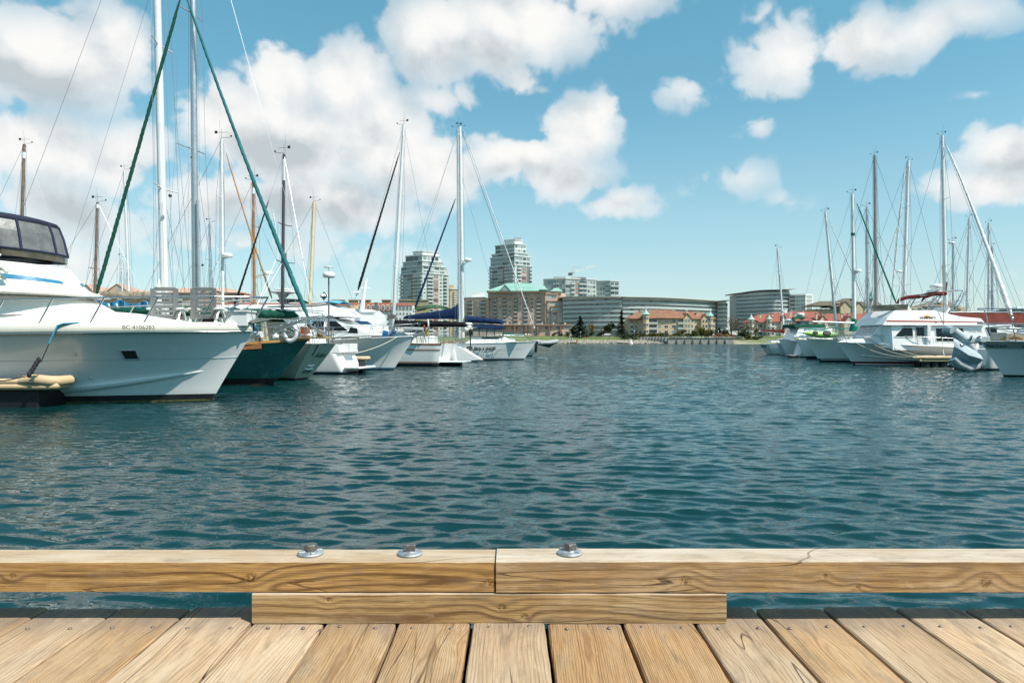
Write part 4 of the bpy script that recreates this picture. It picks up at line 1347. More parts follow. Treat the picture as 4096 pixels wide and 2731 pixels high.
# ------------------------------------------------------------------ (a) pink complex at the left
pinkroof = mat('rose_tile_roof', (.50, .32, .24), .85, 0, .1, .3)
rose = mat('rose_render', (.60, .42, .31), .85, 0, .08, .2)
for (lab, x0, x1, gl_, top, D) in (('rose apartment building with two gables behind the blue tarpaulin', 280, 600, ((345, 1126, 60), (468, 1124, 90)), 1158, 430),
                                   ('rose apartment building with stepped roofs right of the two lounge chairs', 660, 980, ((842, 1142, 90),), 1160, 435)):
    r = thing('rose_apartments', lab, 'building', (xx((x0 + x1) / 2, D), D, GR))
    _, w = plan(r, [(x0, D), ((x0 + x1) / 2, D - 2), (x1 - 20, D)], GR, zz(top + 6, D), rose)
    facade(r, w[0], w[1], zz(1345, D), zz(top + 14, D), 6, [(0, .28, 'win', 2), (.3, .45, 'balc', 1), (.5, .75, 'win', 2), (.8, .98, 'balc', 1)], wht, [G1, G2, G3])
    facade(r, w[1], w[2], zz(1345, D), zz(top + 14, D), 6, [(0, .28, 'win', 2), (.3, .45, 'balc', 1), (.5, .75, 'win', 2), (.8, .98, 'balc', 1)], wht, [G1, G2, G3])
    hip(r, x0, x1 - 20, D - 2, top + 10, top - 8, x0 + 60, x1 - 70, 18, pinkroof, 1)
    for (g, pt, wd) in gl_:
        gable(r, g - wd / 2, g + wd / 2, D - 5, top + 10, pt + 12, 14, rose, pinkroof, 1345)
    hip(r, x1 - 70, x1, D + 3, top + 22, top + 8, x1 - 55, x1 - 15, 10, pinkroof, .6)
    _, w = plan(r, [(x1 - 30, D + 3), (x1, D + 6)], GR, zz(top + 22, D), rose)
    facade(r, w[0], w[1], zz(1345, D), zz(top + 26, D), 6, [(.05, .95, 'win', 2)], wht)

# (b) white building with red mansard and arched windows
D = 405
redm = mat('red_mansard_shingles', (.34, .105, .06), .85, 0, .2, .8, .03, 3)
wb = thing('terrace_building', 'long white terrace with red mansard roof and arched dormers behind the left boats', 'building', (xx(1450, D), D, GR))
olive = mat('olive_cornice', (.36, .31, .20), .8, 0, .1, .3)


def arch_mesh(w, h):
    k = ('arch', w, h)
    if k not in CACHE:
        m = MB(); n = 8
        def ar(ww, hh, y, o=0):
            pts = [(-ww / 2, y, o), (ww / 2, y, o)] + [(ww / 2 * math.cos(a), y, hh - ww / 2 + ww / 2 * math.sin(a)) for a in [math.pi * i / n for i in range(n + 1)]]
            return pts
        def solid(pts, dy, mi):
            c = len(pts)
            m.add(pts + [(p[0], p[1] + dy, p[2]) for p in pts], [tuple(range(c))] + [(i, i + c, (i + 1) % c + c, (i + 1) % c) for i in range(c)], mi)
        solid(ar(w, h, -.12), .14, 0)
        solid(ar(w * .76, h * .86, -.16, h * .08), .03, 1)
        m.box(-.04, .04, -.19, -.161, h * .08, h * .84, 0); m.box(-w * .36, w * .36, -.19, -.161, h * .5, h * .54, 0)
        CACHE[k] = m.mesh('arched_window', [wht, G2])
    return CACHE[k]


for (a, b_, dd, narch, flip) in ((1425, 1580, 0, 8, 0), (1580, 1650, -3, 5, 1), (860, 1425, 10, 30, 1)):
    _, w = plan(wb, [(a, D + dd), (b_, D + dd)], GR, zz(1245 if not flip else 1222, D + dd), wht, back=10)
    oz = wb.location
    if not flip:
        m = mbr(wb)       # mansard slope
        x0, x1 = w[0][0], w[1][0]
        z0, z1 = zz(1247, D + dd), zz(1210, D + dd)
        m.add([(x0, D + dd - .4, z0), (x1, D + dd - .4, z0), (x1, D + dd + 2, z1), (x0, D + dd + 2, z1), (x1, D + dd + 10, z1), (x0, D + dd + 10, z1), (x1, D + dd + 10, z0), (x0, D + dd + 10, z0)],
              [(0, 1, 2, 3), (3, 2, 4, 5), (1, 6, 4, 2), (0, 3, 5, 7)])
        m.build('mansard_roof', redm, wb)
        for k in range(narch):
            c = P(a + (b_ - a) * (k + .5) / narch, 1242, D + dd - .8); link('arched_window', arch_mesh(2.0, 3.6), wb, c - oz)
        facade(wb, w[0], w[1], zz(1345, D), zz(1248, D), 5, [(.02, .98, 'win', 9)], wht, [G2, G1])
    else:
        m = mbr(wb); x0, x1 = w[0][0], w[1][0]; z0, z1 = zz(1222, D + dd), zz(1211, D + dd)
        m.add([(x0, D + dd - .5, z0), (x1, D + dd - .5, z0), (x1, D + dd + 3, z1), (x0, D + dd + 3, z1), (x1, D + dd + 10, z1), (x0, D + dd + 10, z1)], [(0, 1, 2, 3), (3, 2, 4, 5)])
        m.build('roof', redroof, wb)
        for k in range(narch):
            c = P(a + (b_ - a) * (k + .5) / narch, 1240, D + dd - .1); link('arched_window', arch_mesh(1.7, 2.8), wb, c - oz)
        facade(wb, w[0], w[1], zz(1345, D), zz(1246, D), 5, [(.02, .98, 'win', narch // 2 + 3)], wht, [G2, G1])
for (a, b_) in ((1330, 1372), (1395, 1425), (1437, 1476), (1528, 1558), (1595, 1710)):
    m = mbr(wb); d_ = D + 14
    m.box(xx(a, d_), xx(b_, d_), d_, d_ + 5, zz(1225, d_), zz(1202, d_)); m.box(xx(a - 3, d_), xx(b_ + 3, d_), d_ - .5, d_ + 5.5, zz(1202, d_) + .01, zz(1198, d_)); m.build('stair_tower', olive, wb)
m = mbr(wb); m.box(xx(1330, D + 14.5), xx(1715, D + 14.5), D + 15, D + 18, GR, zz(1215, D + 14)); m.build('rear_wall', olive, wb)

# ------------------------------------------------------------------ plants
bark = mat('bark', (.12, .09, .06), .95, 0, .2, 3)
LEAF = {}


def leafm(n, c):
    if n not in LEAF:
        LEAF[n] = mat(n, c, .8, 0, .45, .9, spec=.2)
    return LEAF[n]


def crown(m, c, rx, ry, rz_, n, sz, rg, hollow=.35, flat=False):
    for _ in range(n):
        while True:
            p = Vector((rg.uniform(-1, 1), rg.uniform(-1, 1), rg.uniform(-1, 1)))
            l = p.length
            if hollow < l < 1: break
        ang = math.atan2(p.y, p.x)
        bump_ = 1 + .18 * math.sin(ang * 3 + c[0]) + .16 * math.sin(p.z * 5 + ang * 2 + c[0] * 3)
        q = Vector((c[0] + p.x * rx * bump_, c[1] + p.y * ry * bump_, c[2] + p.z * rz_ * (1 + .1 * math.sin(ang * 4))))
        s_ = sz * 1.5 * rg.uniform(.6, 1.4)
        a = Vector((rg.gauss(0, 1), rg.gauss(0, 1), rg.gauss(0, 1))).normalized()
        b_ = a.cross(Vector((rg.gauss(0, 1), rg.gauss(0, 1), rg.gauss(0, 1)))).normalized()
        m.add([q - a * s_, q - b_ * s_ * .6, q + a * s_, q + b_ * s_ * .6], [(0, 1, 2, 3)])


def broad(name, label, cat, px, d, py_b, py_t, wpx, col, n=420, sz=.42, trunkf=.25, group=None, nclump=7):
    rg = random.Random(int(px * 7 + d))
    z0, z1 = zz(py_b, d), zz(py_t, d)
    h = z1 - z0; w = wpx * d / F / 2
    r = thing(name, label, cat, (xx(px, d), d, z0), group=group)
    m = MB(); m.path([(0, 0, -.3), (.1, 0, h * .3), (0, .1, h * .7)], [h * .035 + .05, h * .028 + .03, .04], 6)
    for k in range(5):
        a = rg.uniform(0, 6.28); m.path([(0, 0, h * (.2 + .08 * k)), (math.cos(a) * w * .7, math.sin(a) * w * .6, h * (.5 + .08 * k))], [h * .014 + .03, .02], 5)
    m.build('trunk', bark, r)
    m = MB()
    for k in range(nclump):
        a = rg.uniform(0, 6.28); rr_k = rg.uniform(.2, .62)
        cz = h * rg.uniform(trunkf + .15, .82)
        crown(m, (math.cos(a) * w * rr_k, math.sin(a) * w * rr_k, cz), w * .5, w * .5, h * .22, n // nclump, sz, rg)
    m.build('crown', leafm(*col), r)
    return r


def conifer(label, px, d, py_b, py_t, wpx, n=900, lean=0):
    rg = random.Random(int(px))
    z0, z1 = zz(py_b, d), zz(py_t, d); h = z1 - z0; w = wpx * d / F / 2
    r = thing('conifer_tree', label, 'tree', (xx(px, d), d, z0))
    m = MB(); m.path([(0, 0, -.4), (0, 0, h * .5), (lean * h, 0, h * .98)], [.35, .22, .05], 6); m.build('trunk', bark, r)
    m = MB()
    tiers = 15
    for t in range(tiers):
        f = t / (tiers - 1)
        zc = h * (.10 + .88 * f); rad = w * (1.0 - f) ** .75 + .15
        for b_ in range(max(3, int(9 * (1 - f) + 3))):
            a = rg.uniform(0, 6.28); L = rad * rg.uniform(.8, 1.3)
            for q in range(11):
                u = (q + rg.random()) / 11
                c = Vector((lean * zc + math.cos(a) * L * u, math.sin(a) * L * u, zc - .25 * L * u + rg.uniform(-.2, .25)))
                s_ = .95 * (1.15 - .6 * u)
                aa = Vector((math.cos(a) + rg.gauss(0, .5), math.sin(a) + rg.gauss(0, .5), rg.gauss(-.2, .3))).normalized(); bb = aa.cross(Vector((0, rg.gauss(0, .5), 1))).normalized()
                m.add([c - aa * s_, c - bb * s_ * .5, c + aa * s_, c + bb * s_ * .5], [(0, 1, 2, 3)])
    m.build('crown', leafm('conifer_needles', (.022, .038, .016)), r)


conifer('broad dark conifer at the left end of the lawn', 2321, 398, 1347, 1264, 70)
conifer('tall narrow dark conifer beside the white van', 2487, 402, 1347, 1240, 48)
DG = ('dark_evergreen', (.030, .045, .016)); OL = ('olive_leaves', (.10, .095, .03)); YG = ('yellow_green_leaves', (.17, .16, .035)); BR = ('brown_twigs', (.17, .115, .07)); RU = ('russet_leaves', (.24, .10, .045)); HG = ('hedge_leaves', (.055, .07, .022))
broad('round_tree', 'bushy dark pine between the two tall conifers', 'tree', 2440, 404, 1345, 1290, 62, DG, 600)
broad('round_tree', 'low dark pine left of the big conifer', 'tree', 2292, 396, 1350, 1300, 30, DG, 260)
broad('budding_tree', 'pale brown budding tree behind the left conifer', 'tree', 2368, 412, 1343, 1285, 40, ('budding_leaves', (.20, .15, .05)), 260, .3)
broad('budding_tree', 'thin budding tree in front of the shaded glass wing', 'tree', 2414, 415, 1343, 1298, 44, BR, 170, .25)
broad('round_tree', 'yellow green round tree before the second turret', 'tree', 2806, 392, 1352, 1311, 56, YG, 520, .35)
broad('round_tree', 'olive twiggy tree left of the yellow green one', 'tree', 2782, 385, 1354, 1314, 48, OL, 260, .28)
broad('round_tree', 'olive twiggy tree right of the yellow green one', 'tree', 2846, 384, 1354, 1316, 54, OL, 330, .28)
broad('round_tree', 'small olive tree in front of the gabled bay', 'tree', 2728, 390, 1350, 1315, 40, OL, 240, .28)
broad('bare_tree', 'tall bare brown tree left of the wavy glass block', 'tree', 2925, 440, 1345, 1254, 46, BR, 300, .24, .2)
broad('bare_tree', 'bare brown tree right of the tallest bare tree', 'tree', 2952, 436, 1345, 1270, 44, BR, 260, .24, .2)
broad('bare_tree', 'low bare brown tree beside the first red roof', 'tree', 2985, 400, 1348, 1290, 50, BR, 240, .26, .2)
broad('bare_tree', 'bare brown tree in front of the first pale turret', 'tree', 3022, 396, 1350, 1300, 46, BR, 220, .26, .2)
broad('evergreen_bush', 'large dark evergreen bush by the double headed lamp', 'bush', 2888, 392, 1350, 1308, 56, DG, 520, .4, 0)
broad('evergreen_bush', 'wide black green bush at the right end of the railing', 'bush', 2966, 384, 1352, 1318, 62, DG, 520, .4, 0)
bushes = [(2215, 1343, 14, HG, 'small clipped bush by the row houses'), (2240, 1344, 30, HG, 'clipped hedge under the row houses'), (2268, 1344, 26, HG, 'clipped hedge beside the dark pine'),
          (2500, 1345, 60, DG, 'dark spreading bush right of the tall conifer'), (2530, 1348, 40, HG, 'low bush by the middle lamp'), (2575, 1346, 46, HG, 'brownish bush above the stone wall'), (2610, 1345, 44, OL, 'olive bush above the stone wall'),
          (2645, 1345, 44, HG, 'green bush at the end of the stone wall'), (2690, 1347, 40, HG, 'green bush behind the railing start'), (2720, 1348, 36, OL, 'olive bush behind the railing'), (2765, 1348, 40, DG, 'dark bush behind the railing'),
          (2870, 1348, 44, RU, 'russet bush behind the railing'), (2905, 1346, 46, ('orange_shrub', (.26, .16, .05)), 'orange brown shrub behind the railing'), (2930, 1350, 30, RU, 'russet bush near the end of the sea wall'),
          (2990, 1352, 40, ('yellow_shrub', (.16, .17, .04)), 'yellow green shrub above the beach'), (3030, 1354, 44, OL, 'olive shrub above the beach by the red sail cover'), (2830, 1347, 34, DG, 'dark low bush between two olive trees'),
          (2400, 1341, 34, HG, 'low bush behind the white van'), (2360, 1341, 30, HG, 'low bush left of the white van')]
for px, py, wpx, col, lab in bushes:
    d = 384 if px > 2660 else (389 if px > 2480 else 408)
    broad('bush', lab, 'bush', px, d, py + 8, py - 14, wpx, col, 220, .33, 0, None, 5)
for k in range(11):
    broad('hedge_shrub', 'low hedge shrub along the foot of the cream apartments', 'bush', 2545 + k * 26, 412, 1348, 1331, 34, HG if k % 3 else OL, 150, .34, 0, 'hedge along the cream apartments', 4)

# ------------------------------------------------------------------ lamps, van, people, buoy
lampp = mat('lamp_post_blue', (.10, .17, .26), .4, .3, 0)
lampg = mat('lamp_globe', (.85, .85, .82), .3, 0, 0)
for px, pt, pb, d, lab, two in ((2322, 1329, 1350, 392, 'globe lamp in front of the broad conifer', 0), (2308, 1324, 1346, 399, 'globe lamp left of the broad conifer', 0), (2411, 1320, 1343, 412, 'globe lamp left of the white van', 0),
                                (2537, 1324, 1354, 385, 'tall globe lamp on the lawn left of the stone wall', 0), (2873, 1325, 1346, 384, 'globe lamp beside the dark evergreen bush', 0), (2887, 1320, 1346, 380, 'lamp with two globes behind the sea wall railing', 1),
                                (2986, 1326, 1350, 382, 'globe lamp at the right end of the shore bushes', 0)):
    l_ = thing('street_lamp', lab, 'street lamp', (xx(px, d), d, zz(pb, d)))
    h = zz(pt, d) - zz(pb, d)
    m = MB(); m.lathe([(.16, -.3), (.13, .5), (.07, .8), (.06, h)], n=8)
    if two: m.tube((-.5, 0, h * .9), (.5, 0, h * .9), .05)
    m.build('post', lampp, l_)
    for ox in ((-.5, .5) if two else (0,)):
        m = MB(); m.ball((ox, 0, h + .15), .32); m.build('globe', lampg, l_)

d = 420
van = thing('parked_van', 'white cargo van parked on the path between the conifers', 'van', (xx(2426, d), d, 4.72))
vw = mat('van_white_paint', (.78, .78, .77), .35, 0, .04, 1, coat=.5)
blk = mat('black_rubber', (.02, .02, .02), .7, 0, 0)
dgl = mat('dark_glass', (.02, .025, .03), .08, 0, 0, spec=.8)
m = MB(); m.tumble([(-2.8, .45), (2.75, .45), (2.8, .95), (2.55, 1.15), (1.75, 1.3), (1.05, 2.0), (.8, 2.08), (-2.7, 2.1), (-2.82, 1.9)], 1.0, .86, .5, 2.1); b_ = m.build('body', vw, van); bevel(b_, .08, 2)
for sgn in (-1, 1):
    m = MB(); m.prism([(1.58, 1.32), (.98, 1.92), (.35, 1.92), (.35, 1.3)], sgn * .95, sgn * .985); m.build('window', dgl, van)
    for (a, b2) in ((-.05, -1.0), (-1.1, -2.5)):
        m = MB(); m.prism([(a, 1.35), (a, 1.88), (b2, 1.88), (b2, 1.35)], sgn * .94, sgn * .975); m.build('window', dgl, van)
    for wx in (-1.75, 1.75):
        wh = link('wheel', None, van, (wx, sgn * .86, .36), (R(90), 0, 0)); 
        m = MB(); m.lathe([(.22, -.11), (.36, -.1), (.37, 0), (.36, .1), (.22, .11)], n=16); m.build('tyre', blk, wh)
        m = MB(); m.lathe([(.21, -.115), (.21, .115)], n=12); m.build('rim', mat('wheel_steel', (.5, .5, .5), .4, .7, 0), wh)
m = MB(); m.add([(1.72, -.82, 1.33), (1.72, .82, 1.33), (1.1, .78, 1.97), (1.1, -.78, 1.97)], [(0, 1, 2, 3)]); m.build('windscreen', dgl, van)
for sgn in (-1, 1):
    m = MB(); m.box(2.74, 2.82, sgn * .6 - .2, sgn * .6 + .2, .85, 1.05); m.build('headlight', lampg, van)


def person(label, px, d, z, shirt, trouser, face=0, step=.18, sit=False):
    r = thing('person', label, 'person', (xx(px, d), d, z), face)
    me = bpy.data.meshes.new('body')
    j = {'pel': (0, 0, .95), 'sp': (0, .01, 1.18), 'ch': (0, .0, 1.38), 'nk': (0, .0, 1.5), 'hd': (0, -.02, 1.62), 'ht': (0, -.01, 1.74),
         'lh': (.1, 0, .9), 'lk': (.11, -step * .7, .5), 'la': (.11, -step * .9, .08), 'lt': (.12, -step * .9 - .16, .04),
         'rh': (-.1, 0, .9), 'rk': (-.11, step * .3, .5), 'ra': (-.11, step * 1.2, .1), 'rt': (-.12, step * 1.2 - .15, .04),
         'ls': (.19, 0, 1.42), 'le': (.25, .06, 1.15), 'lw': (.24, -.08, .92), 'rs': (-.19, 0, 1.42), 're': (-.25, .03, 1.15), 'rw': (-.24, -.12, .93)}
    if sit:
        for k, v in {'lk': (.14, -.42, .92), 'la': (.15, -.4, .5), 'lt': (.15, -.55, .46), 'rk': (-.14, -.42, .92), 'ra': (-.15, -.4, .5), 'rt': (-.15, -.55, .46), 'lw': (.2, -.4, 1.15), 'rw': (-.2, -.4, 1.15)}.items(): j[k] = v
    ks = list(j)
    e = [('pel', 'sp'), ('sp', 'ch'), ('ch', 'nk'), ('nk', 'hd'), ('hd', 'ht'), ('pel', 'lh'), ('lh', 'lk'), ('lk', 'la'), ('la', 'lt'), ('pel', 'rh'), ('rh', 'rk'), ('rk', 'ra'), ('ra', 'rt'),
         ('ch', 'ls'), ('ls', 'le'), ('le', 'lw'), ('ch', 'rs'), ('rs', 're'), ('re', 'rw')]
    me.from_pydata([j[k] for k in ks], [(ks.index(a), ks.index(b)) for a, b in e], [])
    rad = dict(pel=.14, sp=.13, ch=.15, nk=.055, hd=.10, ht=.07, lh=.09, rh=.09, lk=.065, rk=.065, la=.045, ra=.045, lt=.04, rt=.04, ls=.07, rs=.07, le=.045, re=.045, lw=.035, rw=.035)
    o = link('body', me, r)
    sm_ = o.modifiers.new('skin', 'SKIN')
    for i, k in enumerate(ks):
        me.skin_vertices[0].data[i].radius = (rad[k], rad[k] * (.75 if k in ('pel', 'sp', 'ch') else 1))
    me.skin_vertices[0].data[0].use_root = True
    o.modifiers.new('sub', 'SUBSURF').levels = 1
    M = bpy.data.materials.new('clothes'); M.use_nodes = True
    T = NT(M.node_tree); b = T.n['Principled BSDF']
    z_ = T.sep(T.add('ShaderNodeTexCoord').outputs['Object'])[2]
    c = T.mix(T.m('GREATER_THAN', z_, .97), trouser, shirt); c = T.mix(T.m('GREATER_THAN', z_, 1.5), c, (.45, .28, .2)); c = T.mix(T.m('GREATER_THAN', z_, 1.68), c, (.05, .03, .02))
    T.put(b.inputs['Base Color'], c); b.inputs['Roughness'].default_value = .8
    me.materials.append(M)
    return r


person('person in dark clothes walking on the lawn right of the tall conifer', 2553, 386, zz(1354, 386), (.03, .035, .05), (.03, .03, .04), R(90))
person('person in a grey top walking on the lawn below the white van', 2432, 388, zz(1355, 388), (.2, .2, .22), (.06, .06, .09), R(80))
person('person in a black jacket walking on the lawn beside the first person by the van', 2438, 389, zz(1355, 389), (.04, .04, .04), (.12, .12, .14), R(95), .1)
person('person in a pale yellow top standing between the broad conifer and the red scooter', 2323, 394, zz(1353, 394), (.55, .55, .3), (.2, .25, .3), R(10))
# scooter with rider
d = 397
sc_ = thing('mobility_scooter', 'red scooter with a canopy on the lawn path left of the van', 'scooter', (xx(2343, d), d, zz(1350.5, d)))
redp = mat('red_paint', (.45, .02, .02), .3, 0, .05, coat=.5)
m = MB(); m.tumble([(-.9, .3), (.5, .3), (.85, .55), (.75, 1.0), (.55, .6), (-.2, .5), (-.3, .85), (-.9, .85)], .33, .28, .3, 1); b_ = m.build('body', redp, sc_); bevel(b_, .04, 2)
m = MB(); m.box(-.5, -.1, -.25, .25, .86, .95); m.box(-.58, -.5, -.25, .25, .86, 1.4); m.build('seat', blk, sc_)
m = MB(); m.tube((.7, 0, .9), (.5, 0, 1.25), .03); m.tube((.5, -.3, 1.25), (.5, .3, 1.25), .025); m.build('handlebar', dkrail, sc_)
for wx, wy in ((-.65, -.3), (-.65, .3), (.65, 0)):
    m = MB(); m.lathe([(.15, -.06), (.24, -.05), (.24, .05), (.15, .06)], n=12); m.build('wheel', blk, sc_, (wx, wy, .24), (R(90), 0, 0))
person('person in a white top riding the red scooter', 2341, d, zz(1350.5, d) + .0, (.6, .6, .6), (.1, .1, .15), R(90), 0, True)
# bench
bn = thing('park_bench', 'park bench on the lawn between the tall conifer and the lamp', 'bench', (xx(2510, 388), 388, zz(1353, 388)))
bw_ = mat('bench_wood', (.10, .12, .08), .7, 0, .1)
for k in range(3):
    m = MB(); m.box(-1.2, 1.2, -.25 + k * .17, -.12 + k * .17, .42, .46); m.build('slat', bw_, bn)
for k in range(3):
    m = MB(); m.box(-1.2, 1.2, .26, .29, .55 + k * .16, .66 + k * .16); m.build('slat', bw_, bn)
for sx_ in (-1, 1):
    m = MB(); m.box(sx_ * 1.0 - .04, sx_ * 1.0 + .04, -.25, .3, -.1, .42); m.build('leg', dkrail, bn)
# buoy
bu = thing('white_buoy', 'small white conical buoy floating just off the rocks', 'buoy', (xx(2525, 352), 352, 0))
m = MB(); m.lathe([(.5, -.4), (.95, -.1), (1.0, .25), (.8, .5), (.35, .9), (.28, 1.9), (.12, 2.3), (0, 2.4)], n=16); m.build('float', wht, bu)
# beached catamaran
ct = thing('beached_dinghy', 'small orange sailing dinghy with a grey furled sail pulled up on the rocks', 'dinghy', (xx(2292, 369), 369, .3))
orn = mat('orange_gelcoat', (.55, .22, .04), .4, 0, .1)
sail_m = mat('grey_sail_cloth', (.35, .37, .38), .8, 0, .15, 2)
m = MB(); m.tumble([(-1.9, -.1), (1.7, -.1), (2.2, .45), (-2.0, .35)], .55, .8, 0, .5); m.build('hull', orn, ct)
m = MB(); m.tube((-1.6, 0, .3), (-1.9, 0, 4.0), .06); m.tube((-.3, 0, .3), (-.1, 0, 3.2), .05); m.build('mast', wht, ct)
m = MB(); m.path([(-1.2, .1, .6), (-1.5, .1, 1.8), (-1.6, .1, 3.7)], [.28, .3, .08], 7); m.path([(-.1, .1, .6), (0, .1, 1.8), (-.05, .1, 3.0)], [.2, .16, .05], 7); m.build('sail', sail_m, ct)
kx = thing('upright_kayak', 'bright orange kayak leaning upright beside the beached dinghy', 'kayak', (xx(2307, 368.5), 368.5, .2))
m = MB(); m.path([(-.3, 0, 0), (.1, 0, 1.0), (.35, 0, 1.9), (.75, 0, 2.7)], [.12, .36, .34, .06], 8); m.build('hull', orn, kx)
m = MB(); m.ball((.22, -.3, 1.45), .2, sy=.4); m.build('cockpit', blk, kx)


# ================================================================== boats
gel = mat('white_gelcoat', (.86, .855, .83), .22, 0, .03, .6, spec=.5, coat=.4, streak=.05)
gelc = mat('cream_gelcoat', (.74, .70, .60), .3, 0, .06, .8, coat=.3, streak=.12)
gelg = mat('grey_gelcoat', (.52, .55, .55), .35, 0, .08, .8, coat=.2, streak=.2)
deckw = mat('deck_nonskid', (.62, .61, .55), .75, 0, .08, 2)
antif = mat('black_antifouling', (.012, .013, .015), .6, 0, .5, 2, dirt=((.08, .09, .04), .4))
navyp = mat('navy_boot_stripe', (.015, .03, .055), .35, 0, .1, 2)
bluep = mat('blue_stripe', (.03, .19, .33), .35, 0, .1, 2)
steel = mat('stainless_tube', (.62, .63, .63), .18, .95, 0)
alum = mat('mast_aluminium', (.56, .57, .58), .38, .75, .08, 2)
mastw = mat('mast_white_paint', (.78, .79, .78), .35, 0, .06, 1.5, dirt=((.45, .4, .33), .25))
woodm = mat('varnished_mast', (.36, .14, .035), .35, 0, .2, 2, coat=.4)
woodg = mat('weathered_mast_wood', (.20, .14, .10), .7, 0, .35, 3)
creamm = mat('cream_mast', (.70, .56, .32), .5, 0, .08, 2)
blackm = mat('black_mast', (.045, .045, .05), .4, .3, .1, 2)
wirem = mat('stainless_wire', (.25, .26, .28), .35, .7, 0)
ropew = mat('pale_rope', (.62, .58, .47), .9, 0, .1, 30)
ropeb = mat('black_rope', (.02, .02, .022), .9, 0, .1, 30)
smoked = mat('smoked_window', (.006, .007, .009), .06, 0, 0, spec=.4)
teak = mat('teak_trim', (.33, .13, .05), .5, 0, .2, 3, coat=.2)
vinyl = mat('clear_vinyl', (.20, .21, .20), .2, 0, .3, 2)


def cloth(n, c, b=.06):
    return mat(n, c, .85, 0, .2, 1.6, wave=b, spec=.2)


greenc = cloth('green_canvas', (.012, .085, .055)); bgreen = cloth('blue_green_canvas', (.03, .16, .17)); navyc = cloth('navy_canvas', (.008, .025, .075)); blackc = cloth('black_canvas', (.012, .012, .014))
tanc = cloth('tan_canvas', (.27, .235, .17)); redc = cloth('maroon_canvas', (.11, .018, .015)); bluet = cloth('blue_tarpaulin', (.015, .22, .46)); whitec = cloth('white_canvas', (.72, .72, .70)); emer = cloth('emerald_canvas', (.005, .17, .11))
skyb = cloth('sky_blue_tarpaulin', (.10, .34, .46))


